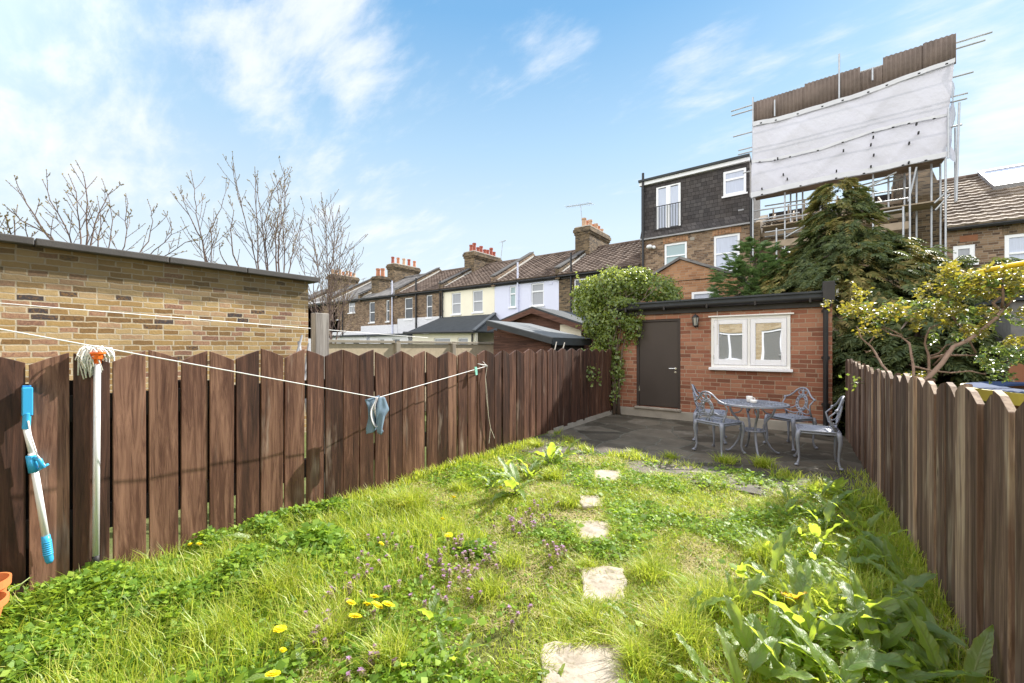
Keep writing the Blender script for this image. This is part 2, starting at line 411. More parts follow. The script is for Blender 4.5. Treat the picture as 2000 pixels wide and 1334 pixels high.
def tile_mat(name, a, b, c):
    t = NT(name); p = t.pos()
    sx = t.n('ShaderNodeSeparateXYZ', {0: p})
    cell = t.n('ShaderNodeTexWhiteNoise', {'Vector': t.n('ShaderNodeVectorMath', {0: t.scale(p, (3.333, 0.0, 5.0))}, operation='FLOOR').outputs[0]}, noise_dimensions='3D').outputs[0]
    f = t.math('ADD', t.math('MULTIPLY', cell, .45), t.math('MULTIPLY', t.noise(p, 5, 5, .7), .55))
    col = t.ramp(f, [(.2, a), (.5, b), (.85, c)])
    lich = t.ramp(t.noise(p, 11, 5, .75), [(.62, (0,0,0)), (.72, (1,1,1))])
    col = t.mix(t.math('MULTIPLY', lich, .45), col, (.36,.34,.28))
    return t.done(t.bsdf(col, .85, 0, .25, t.bump(t.noise(p, 60, 3), .3, .006)))
M['tile_brown'] = tile_mat('brown_concrete_tile', (.075,.052,.042), (.15,.11,.09), (.235,.18,.15))
M['tile_grey'] = tile_mat('grey_slate_tile', (.1,.095,.095), (.19,.18,.175), (.28,.265,.255))
M['tile_buff'] = tile_mat('buff_concrete_tile', (.13,.1,.08), (.25,.2,.16), (.37,.31,.25))

M['fence_left'] = wood('brown_stained_boards', [(.1,(.017,.009,.007)),(.36,(.054,.026,.018)),(.6,(.105,.049,.032)),(.9,(.25,.135,.088))], (1,1,.07), (.44,.34,.27), .58, .65, streak_lo=.57)
M['fence_right'] = wood('weathered_brown_boards', [(.1,(.028,.017,.013)),(.38,(.09,.054,.041)),(.62,(.165,.104,.079)),(.9,(.42,.305,.225))], (1,1,.05), (.55,.46,.36), .85, .75, streak_lo=.54)
M['endgrain'] = wood('sawn_board_ends', [(.25,(.18,.13,.1)),(.6,(.36,.27,.2)),(.85,(.46,.36,.27))], (1,1,.3))
M['rail_dark'] = plain('dark_fence_rail', (.025,.018,.015), .9, var=.4, sc=9, bump=.4)
M['post_grey'] = wood('silver_weathered_post', [(.25,(.16,.14,.125)),(.6,(.32,.29,.26)),(.85,(.42,.39,.35))], (1,1,.06))
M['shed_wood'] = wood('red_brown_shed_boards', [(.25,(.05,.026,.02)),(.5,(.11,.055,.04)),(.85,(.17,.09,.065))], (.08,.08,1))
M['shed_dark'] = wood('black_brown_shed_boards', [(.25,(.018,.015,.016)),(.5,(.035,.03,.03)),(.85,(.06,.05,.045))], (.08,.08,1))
M['door_brown'] = plain('dark_brown_door', (.055,.044,.04), .42, var=.22, sc=2.5, bump=.08)
M['door_frame'] = plain('dark_brown_door_frame', (.045,.035,.032), .5, var=.3, sc=4, bump=.1)

def patio_mat():
    t = NT('wet_dark_patio_paving'); p = t.pos()
    nz = t.n('ShaderNodeTexNoise', {'Vector': p, 'Scale': 3.0, 'Detail': 3.0}).outputs[1]
    pv = t.n('ShaderNodeVectorMath', {0: p, 1: t.n('ShaderNodeVectorMath', {0: nz, 3: .12}, operation='SCALE').outputs[0]}, operation='ADD').outputs[0]
    vo = t.n('ShaderNodeTexVoronoi', {'Vector': pv, 'Scale': 2.1}, feature='DISTANCE_TO_EDGE', voronoi_dimensions='2D')
    cell = t.n('ShaderNodeTexVoronoi', {'Vector': pv, 'Scale': 2.1}, voronoi_dimensions='2D')
    joint = t.ramp(vo.outputs[0], [(.012, (1,1,1)), (.035, (0,0,0))])
    f = t.math('ADD', t.math('MULTIPLY', t.noise(p, 3, 6, .65), .6), t.math('MULTIPLY', t.n('ShaderNodeSeparateColor', {0: cell.outputs[1]}).outputs[0], .4))
    col = t.ramp(f, [(.25, (.04,.034,.025)), (.5, (.085,.072,.055)), (.75, (.15,.128,.1))])
    pale = t.ramp(t.noise(p, 1.6, 5, .7), [(.56, (0,0,0)), (.7, (1,1,1))])
    col = t.mix(t.math('MULTIPLY', pale, .5), col, (.3,.275,.235))
    col = t.mix(joint, col, t.mix(t.noise(p, 8, 3), (.03,.032,.02), (.2,.19,.16)))
    h = t.math('SUBTRACT', t.noise(p, 25, 4), t.math('MULTIPLY', joint, 1.2))
    return t.done(t.bsdf(col, .75, 0, .3, t.bump(h, .5, .012)))
M['patio'] = patio_mat()
def stone_mat():
    t = NT('pale_stepping_stone'); p = t.pos()
    col = t.ramp(t.noise(p, 7, 6, .7), [(.3, (.23,.195,.15)), (.5, (.36,.315,.26)), (.7, (.46,.41,.345))])
    col = t.mix(t.ramp(t.noise(p, 24, 4, .7), [(.53, (0,0,0)), (.66, (.85,.85,.85))]), col, (.19,.165,.11))
    return t.done(t.bsdf(col, .9, 0, .2, t.bump(t.noise(p, 40, 5), .4, .006)))
M['stone'] = stone_mat()
def soil_mat():
    t = NT('lawn_soil'); p = t.pos()
    col = t.ramp(t.noise(p, 9, 6, .7), [(.3, (.05,.045,.018)), (.5, (.1,.11,.032)), (.7, (.16,.17,.05))])
    return t.done(t.bsdf(col, .95, 0, .1, t.bump(t.noise(p, 50, 5), .8, .02)))
M['soil'] = soil_mat()
def field_mat():
    t = NT('rough_garden_ground'); p = t.pos()
    col = t.ramp(t.noise(p, 1.5, 6, .7), [(.3, (.05,.05,.02)), (.5, (.09,.11,.035)), (.7, (.15,.14,.07))])
    return t.done(t.bsdf(col, .95, 0, .1, t.bump(t.noise(p, 20, 5), .8, .03)))
M['field'] = field_mat()

M['grass'] = leafmat('grass_blade', [(.0,(.08,.15,.015)),(.25,(.18,.28,.025)),(.5,(.31,.39,.04)),(.75,(.44,.46,.08)),(.9,(.58,.52,.22)),(1,(.74,.66,.42))], (.66,.72,.06), .42, .42, .45, sc=1.3)
M['thatch'] = leafmat('dead_grass', [(0,(.3,.24,.11)),(.5,(.46,.39,.2)),(1,(.62,.55,.34))], (.6,.5,.25), .3, .7, .2, sc=2)
M['clover'] = leafmat('small_round_leaf', [(0,(.06,.13,.018)),(.5,(.14,.25,.03)),(1,(.32,.43,.05))], (.54,.68,.05), .4, .5, .25, sc=2)
M['dock'] = dockmat('broad_dock_leaf', [(0,(.1,.17,.05)),(.5,(.15,.25,.06)),(.88,(.22,.31,.07)),(.95,(.36,.34,.08)),(1,(.45,.25,.05))], (.72,.82,.03), .52, .4, 1.0)
M['dock_yellow'] = dockmat('yellowed_dock_leaf', [(0,(.5,.33,.03)),(1,(.6,.42,.06))], (.9,.6,.03))
M['stalk'] = plain('pale_green_stalk', (.2,.25,.08), .6, var=.3, sc=8, bump=0)
M['ivy'] = leafmat('ivy_leaf', [(0,(.05,.09,.025)),(.5,(.13,.19,.045)),(.85,(.24,.3,.07)),(1,(.42,.44,.14))], (.6,.64,.08), .38, .36, .7, sc=2)
M['conifer'] = leafmat('conifer_spray', [(0,(.035,.055,.025)),(.5,(.075,.105,.04)),(.85,(.13,.15,.055)),(1,(.25,.2,.075))], (.3,.34,.06), .24, .6, .3, sc=1.2)
M['conifer_tip'] = leafmat('golden_conifer_spray', [(0,(.11,.13,.045)),(.5,(.2,.19,.065)),(1,(.34,.25,.1))], (.5,.42,.09), .28, .65, .25, sc=1.2)
M['bamboo'] = leafmat('feathery_green_spray', [(0,(.07,.13,.06)),(.5,(.13,.21,.09)),(1,(.22,.31,.12))], (.32,.45,.1), .3, .5, .35, sc=2)
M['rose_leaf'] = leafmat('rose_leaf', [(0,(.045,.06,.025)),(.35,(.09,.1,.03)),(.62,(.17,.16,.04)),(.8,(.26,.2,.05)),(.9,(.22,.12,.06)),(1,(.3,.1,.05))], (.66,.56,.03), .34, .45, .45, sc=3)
M['rose_dark'] = leafmat('rose_leaf_shade_tint', [(0,(.04,.09,.035)),(.6,(.08,.15,.05)),(1,(.25,.2,.05))], (.4,.48,.05), .35, .35, .5, sc=3)  # darker, greener copy of the rose leaf, shade put into its colour
M['bark_rose'] = plain('rose_bark', (.24,.16,.12), .9, var=.4, sc=12, bump=.6, bsc=70)
M['bark'] = plain('brown_bark', (.13,.095,.075), .9, var=.35, sc=12, bump=.5, bsc=70)
M['twig'] = plain('grey_brown_twig', (.15,.105,.09), .85, var=.3, sc=4, bump=0)
M['bud'] = plain('opening_bud', (.3,.24,.1), .8, var=.3, sc=9, bump=0)
M['dandelion'] = plain('dandelion_yellow', (.95,.78,.015), .6, var=.12, sc=90, bump=0)
M['nettle_flower'] = leafmat('purple_flower', [(0,(.3,.15,.31)),(.5,(.45,.27,.45)),(1,(.62,.43,.6))], (.6,.4,.6), .35, .6, .2)
M['nettle_leaf'] = leafmat('purplish_leaf', [(0,(.16,.13,.08)),(.5,(.26,.24,.1)),(1,(.34,.38,.13))], (.55,.5,.2), .35, .6, .3)
# ------------------------------------------------------------------ ground
def lawn_h(x, y):
    x = np.asarray(x, float); y = np.asarray(y, float)
    h = .015*np.sin(x*3.1+y*1.7) + .012*np.sin(x*5.3-y*4.1+1) + .008*np.sin(x*11+y*9)
    h += .02*np.exp(-((x+3.1)/.5)**2) * np.clip((3.2-y)/2.4, 0, 1)          # bank along the left fence
    h += .03*np.exp(-((x+2.75)/.55)**2 - ((y-.75)/.8)**2)
    h -= .03*np.clip((y-4.6)/.6, 0, 1)
    return h - .012
def lawn_edge(x):                                   # where grass meets paving
    x = np.asarray(x, float)
    return 5.12 + .28*np.exp(-((x+.0)/.55)**2) - .12*np.sin(x*2.3+.4) + .06*np.sin(x*7+1) + .62*np.exp(-((x+3.25)/.42)**2)

g = MB(); g.box((-400, -400, -1.0), (400, 400, -.16)); o = g.build('ground', M['field'], None, (0,0,-.16)); tag(o, kind='structure')
xs = np.linspace(-3.46, .78, 72); ys = np.linspace(-2.0, 5.9, 132)
gx, gy = np.meshgrid(xs, ys); gz = lawn_h(gx, gy) - .004
gz = np.where(gy > lawn_edge(gx)+.03, -.05, gz)
V = np.stack([gx, gy, gz], -1).reshape(-1, 3)
i, j = np.meshgrid(np.arange(131), np.arange(71), indexing='ij'); b = (i*72+j).reshape(-1)
o = np_mesh('lawn', V, [np.stack([b, b+1, b+73, b+72], 1)], M['soil'], None, (0,0,0), True); tag(o, kind='structure')
p = MB(); p.box((-3.47, 4.55, -.12), (.62, 8.28, -.004))
o = p.build('patio', M['patio'], None, (0,0,-.1)); tag(o, kind='structure')

# ------------------------------------------------------------------ picket fences (wavy tops: boards rise and fall in turn)
def left_fence():
    root = thing('board_fence', 'long dark brown board fence with wavy top beside the clover bank and mop', 'fence', (-3.4, 3.6, 0))
    b = MB(); y = -1.1; k = 0; bt = MB(); nl = MB()
    rnd = random.Random(3)
    while y < 8.22:
        w = .15 + rnd.uniform(-.007, .007); gap = .017 + rnd.uniform(-.006, .006) if y < 1.0 else .0155 + rnd.uniform(-.006, .007)
        top = 1.365 + .012*math.sin(y*1.3) + rnd.uniform(-.012, .012); rise = .062 + rnd.uniform(-.01, .01)
        z0, z1 = (top - rise, top) if k % 2 == 0 else (top, top - rise)
        bot = .01 if y < 5 else .06
        bot += rnd.uniform(-.02, .02) - .05*(y < 3)
        x0 = -3.40 + rnd.uniform(-.006, .006); th = .021; tilt = rnd.uniform(-.006, .006)
        b.cur = rnd.random()*(1 if y < 5.2 else .45)  # far boards tinted darker to deepen the shade there
        yw = rnd.uniform(-.0055, .0055); pf = [(x0-yw, y+tilt, bot), (x0+yw, y+w+tilt, bot+rnd.uniform(-.01,.01)), (x0+yw, y+w, z1), (x0, y+w*.5, (z0+z1)/2+.004), (x0-yw, y, z0)]
        b.prism(pf, (-th, 0, 0))
        if rnd.random() < .85: bt.box((-3.5, y+w-.03, rnd.choice((.02, .3, .42))), (-3.475, y+w+gap+.03, rnd.uniform(1.0, 1.22)))  # dark slats added behind the gaps to read as shadow
        y += w + gap; k += 1
    b.build('board_panel', M['fence_left'], root, bevel=.0025); bt.build('gap_shadow_slat', M['rail_dark'], root)
    for z in (.34, 1.0):
        r = MB(); r.box((-3.47, -1.1, z-.03), (-3.423, 8.25, z+.12)); r.build('rail', M['rail_dark'], root)
    for yy in (-.6, 1.1, 2.9, 4.7, 6.5, 8.1):
        q = MB(); q.box((-3.56, yy, 0), (-3.471, yy+.09, 1.28)); q.build('post', M['rail_dark'], root)
    q = MB(); q.box((-3.5, 5.75, -.02), (-3.4, 8.25, .085)); q.build('gravel_board', M['plinth'], root)
left_fence()

def right_fence():
    root = thing('board_fence', 'short weathered fence of upright boards with pointed tops beside the dock plants', 'fence', (.5, 4.6, 0))
    b = MB(); e = MB(); rnd = random.Random(9)
    L = 7.6; p0 = Vector((.66, .75)); d = (Vector((.40, 8.25)) - p0); L = d.length; d.normalize(); nx = Vector((d.y, -d.x))   # nx points right (+X)
    s = 0; k = 0
    while s < L-.1:
        w = .15 + rnd.uniform(-.008, .008); gap = .008 + rnd.uniform(0, .012)
        top = 1.2 + .02*math.sin(s*1.1) + rnd.uniform(-.015, .015); rise = .06 + rnd.uniform(-.01, .012)
        z = [(top-rise), top-rise*.25, top] if k % 2 == 0 else [top, top-rise*.25, top-rise]
        off = rnd.uniform(-.009, .009); th = .026
        b.cur = rnd.random()
        def pt(ss, zz): q = p0 + d*ss + nx*off; return (q.x, q.y, zz)
        bot = -.03
        poly = [pt(s, bot), pt(s+w, bot), pt(s+w, z[2]), pt(s+w*.55, z[1]), pt(s, z[0])]
        b.prism(poly, (nx.x*th, nx.y*th, 0))
        e.cur = b.cur       # sawn, weathered top edge of each board
        tp = [Vector(pt(s+.002, z[0]+.0015)), Vector(pt(s+w*.55, z[1]+.0015)), Vector(pt(s+w-.002, z[2]+.0015))]
        n3 = Vector((nx.x, nx.y, 0))
        e.add([q + n3*o_ for q in tp for o_ in (.001, th-.001)], [(0,1,3,2),(2,3,5,4)])
        s += w + gap; k += 1
    b.build('board_panel', M['fence_right'], root, bevel=.003)
    e.build('board_top', M['endgrain'], root, fixn=False)
    for z in (.3, .95):
        r = MB(); a = p0 + nx*.05; c = p0 + d*L + nx*.05
        r.bar((a.x, a.y, z), (c.x, c.y, z), .04, .08); r.build('rail', M['fence_right'], root)
    for s in (.2, 2.0, 3.8, 5.6, 7.3):
        q = p0 + d*s + nx*.12; m = MB(); m.box((q.x-.04, q.y-.04, 0), (q.x+.04, q.y+.04, 1.12)); m.build('post', M['fence_right'], root)
right_fence()

# ------------------------------------------------------------------ wall with real openings (plane Y, facing -Y)
def wall_y(mb, x0, x1, z0, z1, Y, th, holes=(), rev=.09):
    xs = sorted({x0, x1, *[h[0] for h in holes], *[h[1] for h in holes]})
    zs = sorted({z0, z1, *[h[2] for h in holes], *[h[3] for h in holes]})
    def inh(a, b): return any(h[0]-1e-6 <= a and b <= h[1]+1e-6 for h in holes)
    for i in range(len(xs)-1):
        for j in range(len(zs)-1):
            cx, cz = (xs[i]+xs[i+1])/2, (zs[j]+zs[j+1])/2
            if any(h[0] < cx < h[1] and h[2] < cz < h[3] for h in holes): continue
            mb.add([(xs[i],Y,zs[j]),(xs[i+1],Y,zs[j]),(xs[i+1],Y,zs[j+1]),(xs[i],Y,zs[j+1])], [(0,1,2,3)])
    for (a, b, c, d) in holes:
        mb.add([(a,Y,c),(a,Y,d),(a,Y+rev,d),(a,Y+rev,c)], [(0,1,2,3)]); mb.add([(b,Y,c),(b,Y+rev,c),(b,Y+rev,d),(b,Y,d)], [(0,1,2,3)])
        mb.add([(a,Y,d),(b,Y,d),(b,Y+rev,d),(a,Y+rev,d)], [(0,1,2,3)]); mb.add([(a,Y,c),(a,Y+rev,c),(b,Y+rev,c),(b,Y,c)], [(0,1,2,3)])
    mb.add([(x0,Y,z0),(x0,Y+th,z0),(x0,Y+th,z1),(x0,Y,z1)], [(0,1,2,3)]); mb.add([(x1,Y,z0),(x1,Y,z1),(x1,Y+th,z1),(x1,Y+th,z0)], [(0,1,2,3)])
    mb.add([(x0,Y,z1),(x1,Y,z1),(x1,Y+th,z1),(x0,Y+th,z1)], [(0,1,2,3)]); mb.add([(x0,Y+th,z0),(x0,Y+th,z1),(x1,Y+th,z1),(x1,Y+th,z0)], [(0,1,2,3)])

# ------------------------------------------------------------------ brick outhouse
def outhouse():
    X0, X1, Y, D = -3.42, .235, 8.3, 2.9
    root = thing('brick_shed', 'red brick flat-roofed shed with brown door and white window at end of patio', 'shed', (-1.6, 8.3, 0))
    dl, dr = on_y(1243, 805, Y).x, on_y(1329, 805, Y).x
    dt = on_y(1325, 622, Y).z
    wl, wr = on_y(1389, 660, Y).x, on_y(1544, 660, Y).x
    wt, wb = on_y(1465, 617, Y).z, on_y(1465, 719, Y).z
    w = MB(); wall_y(w, X0, X1, .16, 2.16, Y, .2, [(dl, dr, .2, dt), (wl, wr, wb, wt)], .1)
    w.box((X1-.2, Y+.201, .16), (X1-.001, Y+D, 2.16)); w.box((X0+.001, Y+.201, .16), (X0+.2, Y+D, 2.16)); w.box((X0+.2, Y+D-.2, .16), (X1-.2, Y+D-.001, 2.16))
    w.build('wall', M['red_brick'], root, fixn=False)
    p = MB(); p.box((X0-.02, Y-.045, -.1), (X1+.02, Y+D, .155)); p.build('plinth', M['plinth'], root, bevel=.01)
    # door
    d = MB(); d.box((dl+.05, Y+.035, .215), (dr-.05, Y+.075, dt-.05)); leaf = d.build('door', M['door_brown'], root, bevel=.004)
    f = MB(); f.box((dl+.001, Y+.012, .2), (dl+.046, Y+.1, dt-.002)); f.box((dr-.046, Y+.012, .2), (dr-.001, Y+.1, dt-.002)); f.box((dl+.047, Y+.0121, dt-.046), (dr-.047, Y+.1, dt-.002))
    f.build('door_frame', M['door_frame'], root, bevel=.003)
    h = MB(); hx = dr-.1; hz = on_y(1318, 720, Y).z
    h.lathe([(.024,-.004),(.024,.004)], (0,0,0), 16); 
    for i, v in enumerate(h.v): h.v[i] = (hx+v[0], Y+.03+v[2], hz+v[1])
    n0 = len(h.v); h.lathe([(.022,-.004),(.022,.004)], (0,0,0), 16)
    for i in range(n0, len(h.v)): v = h.v[i]; h.v[i] = (hx+v[0], Y+.03+v[2], hz-.068+v[1])
    h.tube([(hx, Y+.03, hz), (hx, Y-.012, hz), (hx-.02, Y-.02, hz), (hx-.11, Y-.02, hz)], .009, 8)
    h.build('handle', M['steel'], leaf, smooth=False)
    for zz in (.5, 1.75): hg = MB(); hg.tube([(dl+.05, Y+.024, zz), (dl+.05, Y+.024, zz+.09)], .008, 8); hg.build('hinge', M['steel'], leaf)
    th = MB(); th.box((dl-.02, Y-.075, .157), (dr+.02, Y+.1, .197)); th.build('door_sill', M['plinth'], root, bevel=.006)
    # window
    fr = MB(); yf = Y-.012
    t = .05; cx = (wl+wr)/2
    fr.box((wl+.002, yf, wb+.002), (wl+t, Y+.095, wt-.002)); fr.box((wr-t, yf, wb+.002), (wr-.002, Y+.095, wt-.002))
    fr.box((wl+t+.0005, yf+.001, wt-.055), (wr-t-.0005, Y+.095, wt-.002)); fr.box((wl+t+.0005, yf+.001, wb+.002), (wr-t-.0005, Y+.095, wb+.05)); fr.box((cx-.022, yf+.002, wb+.0505), (cx+.022, Y+.095, wt-.0555))
    frame = fr.build('window_frame', M['grey_white'], root, bevel=.003)
    for (a, b) in ((wl+t+.004, cx-.026), (cx+.026, wr-t-.004)):
        s = MB(); q = .075; z0, z1 = wb+.054, wt-.059; y0 = Y-.022
        s.box((a, y0, z0), (a+q, Y+.04, z1)); s.box((b-q, y0, z0), (b, Y+.04, z1)); s.box((a+q+.0003, y0+.001, z1-q), (b-q-.0003, Y+.04, z1)); s.box((a+q+.0003, y0+.001, z0), (b-q-.0003, Y+.04, z0+q+.02))
        s.build('casement', M['white_paint'], frame, bevel=.004)
        # old glass bows slightly
        g = MB(); nx_, nz_ = 14, 14; xa, xb, za, zb = a+q-.004, b-q+.004, z0+q+.016, z1-q+.004
        vs = [(xa+(xb-xa)*i/nx_, Y+.02-.0006*math.sin(math.pi*i/nx_)*math.sin(math.pi*j/nz_), za+(zb-za)*j/nz_) for j in range(nz_+1) for i in range(nx_+1)]
        g.add(vs, [(j*(nx_+1)+i, j*(nx_+1)+i+1, (j+1)*(nx_+1)+i+1, (j+1)*(nx_+1)+i) for j in range(nz_) for i in range(nx_)])
        g.build('pane', M['glass_shed'], frame, smooth=True, fixn=False)
    for zz in (wb+.16, wt-.2): hh = MB(); hh.tube([(wl+.052, Y-.026, zz), (wl+.052, Y-.026, zz+.07)], .007, 8); hh.build('hinge', M['steel'], frame)
    dr_ = MB(); dr_.box((wl-.04, Y-.05, wt+.001), (wr+.05, Y-.001, wt+.026)); dr_.build('drip_rail', M['grey_white'], root, bevel=.004)
    sl = MB(); sl.box((wl-.03, Y-.085, wb-.048), (wr+.035, Y+.06, wb-.001)); sl.build('window_sill', M['white_paint'], root, bevel=.006)
    # roof, fascia, gutter, upstand, downpipe
    r = MB(); r.box((X0-.08, Y-.1, 2.175), (X1-.12, Y+D+.08, 2.3)); 
    r.add([(X0-.1, Y-.13, 2.302), (X1-.1, Y-.13, 2.302), (X1-.1, Y+D+.1, 2.42), (X0-.1, Y+D+.1, 2.42), (X0-.1, Y-.13, 2.27), (X1-.1, Y-.13, 2.27)], [(0,1,2,3),(0,4,5,1)])
    r.build('roof', M['felt'], root)
    fa = MB(); fa.box((X0-.06, Y-.045, 2.05), (X1-.01, Y-.002, 2.172)); fa.build('fascia', M['black_paint'], root, bevel=.004)
    gu = MB(); n = 10; pr = []
    for k in range(n+1):
        a = math.pi + math.pi*k/n; pr.append((.058*math.cos(a), .058*math.sin(a)))
    pts = []
    for xx in (X0-.08, X1-.03):
        for (a, b) in pr: pts.append((xx, Y-.112+a, 2.195+b))
        for (a, b) in pr[::-1]: pts.append((xx, Y-.112+a*.9, 2.195+b*.9))
    m2 = 2*(n+1)
    gu.add(pts, [(k, (k+1) % m2, m2+(k+1) % m2, m2+k) for k in range(m2)] + [list(range(m2)), list(range(2*m2-1, m2-1, -1))])
    gutter = gu.build('gutter', M['black_plastic'], root, smooth=False)
    for xx in np.linspace(X0+.3, X1-.3, 5):
        br = MB(); br.box((xx, Y-.176, 2.12), (xx+.03, Y-.046, 2.2)); br.build('bracket', M['black_plastic'], gutter)
    up = MB(); up.box((X1-.125, Y-.17, 2.13), (X1+.03, Y+D+.02, 2.44)); up.build('upstand', M['black_paint'], root, bevel=.01)
    dp = MB(); xd, yd = X1-.085, Y-.1
    dp.tube([(xd, yd-.02, 2.14), (xd, yd-.02, 2.06), (xd, yd+.02, 1.98), (xd, yd+.02, .2), (xd, yd+.01, .13), (xd+.01, yd-.06, .05), (xd+.02, yd-.11, .04)], .034, 12)
    for zz in (1.95, 1.2, .45): dp.tube([(xd, yd+.02, zz), (xd, yd+.02, zz+.06)], .041, 12); dp.box((xd-.055, Y-.03, zz+.01), (xd+.055, Y-.001, zz+.05))
    dp.build('downpipe', M['black_plastic'], root, smooth=False)
outhouse()

def lantern(px, py, label, s=1.0):
    c = on_y(px, py, 8.3); x, z = c.x, c.z; y = 8.2
    root = thing('wall_lantern', label, 'wall light', (x, 8.3, z), None)
    b = MB(); b.box((x-.035, 8.27, z-.1), (x+.035, 8.299, z+.06)); b.tube([(x, 8.28, z-.07), (x, 8.22, z-.11), (x, y, z-.1)], .012, 8); b.build('bracket', M['black_plastic'], root)
    k = MB(); k.lathe([(.06,.07),(.066,.075),(.03,.115),(.01,.12),(.008,.14)], (x,y,z), 6); k.lathe([(.02,-.105),(.036,-.085),(.04,-.08)], (x,y,z), 6)
    for i in range(6):
        a = math.pi*2*i/6; k.tube([(x+.039*math.cos(a), y+.039*math.sin(a), z-.08), (x+.06*math.cos(a), y+.06*math.sin(a), z+.07)], .005, 5)
    k.build('cage', M['black_plastic'], root)
    q = MB(); q.lathe([(.034,-.079),(.054,.069)], (x,y,z), 6); q.build('lamp_glass', M['lantern_glass'], root)
lantern(1360.5, 628, 'black carriage lantern on the brick between shed door and white window')
lantern(1213, 632, 'black wall lantern half hidden by ivy at the shed corner')
wb_ = MB(); a_ = on_y(1401, 597, 8.26); b_ = on_y(1401, 672, 8.25); wb_.tube([a_, b_], .004, 6); wb_.ball(b_, .008)
o = wb_.build('hanging_wire', M['twine'], None, a_); tag(o, 'thin wire dangling from the shed gutter over the window edge', 'wire')

# ------------------------------------------------------------------ cast aluminium furniture
def garden_chair():
    root = thing('garden_chair', 'x', 'chair', (0,0,0), 'cast metal chairs round the patio table')
    m = M['alu_cast']
    s = MB()       # seat: rim, apron, pierced bars (front is -y)
    def rim(sc, z):
        pts = []
        for (cx, cy, a0) in ((.15,-.15,-90),(.15,.15,0),(-.15,.15,90),(-.15,-.15,180)):
            for k in range(5):
                a = R(a0 + 22.5*k); pts.append(((cx+.05*math.cos(a))*sc*(1.06 if cy < 0 else .98), (cy+.05*math.sin(a))*sc, z))
        return pts
    s.tube(rim(1.0, .42), .013, 6, closed=True); s.tube(rim(.985, .395), .012, 6, closed=True); s.tube(rim(.8, .424), .007, 5, closed=True)
    for k in range(-4, 5):
        x = k*.038; s.tube([(x*1.06, -.19, .42), (x*.8+.006*(-1)**k, -.07, .425), (x*.8-.006*(-1)**k, .06, .425), (x, .19, .42)], .0075, 5)
    for yy in (-.12, -.04, .04, .12): s.tube([(-.2, yy, .42), (-.1, yy-.018, .425), (0, yy+.018, .425), (.1, yy-.018, .425), (.2, yy, .42)], .0065, 5)
    s.build('seat', m, root, smooth=True)
    for sx in (-1, 1):
        for sy in (-1, 1):
            l = MB(); bx, by = sx*(.2 if sy < 0 else .185), sy*.185
            pts = [(bx, by, .42), (bx*1.06, by*1.06, .37), (bx*1.09, by*1.09, .31), (bx*1.03, by*1.03, .2), (bx*1.0, by*1.0, .1), (bx*1.05, by*1.05, .045), (bx*1.12, by*1.12, .016)]
            l.tube(pts, [.027,.026,.021,.015,.0115,.013,.019], 8)
            l.ball((bx*1.13, by*1.13, .017), .0215, 8, 5, (1.15,1.15,.8))
            l.tube([(bx*1.0, by-.0, .375), (bx*.75, by*1.0, .392)], .008, 5); l.tube([(bx, by, .375), (bx, by*.72, .392)], .008, 5)
            l.build('leg', m, root, smooth=True)
    f = MB()       # back frame: side posts with knobs and the crest arch
    def by(z): return .17 + (z-.42)*.2
    crest = []
    for (x, z) in ((-.215,.675),(-.2,.685),(-.165,.7),(-.125,.735),(-.085,.785),(-.045,.812),(0,.82)): crest.append((x, by(z) - .55*abs(x)**1.2*.6, z))
    crest = crest + [(-x, y, z) for (x, y, z) in crest[:-1][::-1]]
    f.tube(crest, .0115, 8)
    for sx in (-1, 1):
        k0 = crest[0]; f.ball((sx*.222, k0[1]-.005, .674), .019, 8, 6)
        f.tube([(sx*.216, k0[1], .67), (sx*.205, .1, .6), (sx*.19, .125, .5), (sx*.185, .165, .42)], [.009,.01,.012,.014], 7)
        f.tube([(sx*.2, .115, .53), (sx*.16, .16, .515), (sx*.11, .18, .535), (sx*.075, .195, .56)], .008, 6)
        f.tube([(sx*.19, .12, .5), (sx*.15, .15, .47), (sx*.09, .17, .46), (sx*.03, .18, .475)], .008, 6)
    f.build('back_frame', m, root, smooth=True)
    w = MB()       # wreath splat with crest loops
    def ell(rx, rz, cz, n=20, cx=0): return [(cx+rx*math.cos(2*math.pi*k/n), by(cz+rz*math.sin(2*math.pi*k/n)), cz+rz*math.sin(2*math.pi*k/n)) for k in range(n)]
    w.tube(ell(.083, .112, .61), .0105, 6, closed=True); w.tube(ell(.055, .08, .61), .0085, 6, closed=True)
    for k in range(12):
        a = 2*math.pi*k/12; 
        q = (.07*math.cos(a), by(.61+.096*math.sin(a)), .61+.096*math.sin(a)); w.ball(q, .017, 6, 4)
    w.tube(ell(.03, .032, .755, 14, -.036), .008, 6, closed=True); w.tube(ell(.03, .032, .755, 14, .036), .008, 6, closed=True)
    w.tube([(0, by(.72), .72), (0, by(.815), .815)], .009, 6)
    for sx in (-1, 1): w.tube([(0, by(.5), .5), (sx*.03, by(.47), .47), (sx*.05, by(.43), .43), (sx*.02, by(.42), .42)], .01, 6)
    w.tube([(0, by(.5), .5), (0, by(.42), .42)], .01, 6)
    w.build('backrest', m, root, smooth=True)
    return root
ch = garden_chair()
def face(o, x, y, fx, fy): o.location = (x, y, 0); o.rotation_euler = (0, 0, math.atan2(fy, fx) + math.pi/2)
face(ch, -1.03, 6.03, .45, .89); ch['label'] = 'lilac grey metal chair in front of the table, its pierced back towards the lawn'
c2 = copy_tree(ch); face(c2, -1.27, 6.78, .98, .15); c2['label'] = 'metal chair tucked behind another chair beside the brown shed door'
c3 = copy_tree(ch); face(c3, -.27, 6.98, -.62, -.78); c3['label'] = 'metal chair against the brick below the white window, facing the lawn'
c4_ = copy_tree(ch); face(c4_, .03, 6.13, -1, -.06); c4_['label'] = 'metal chair seen side-on with its back to the weathered short fence'

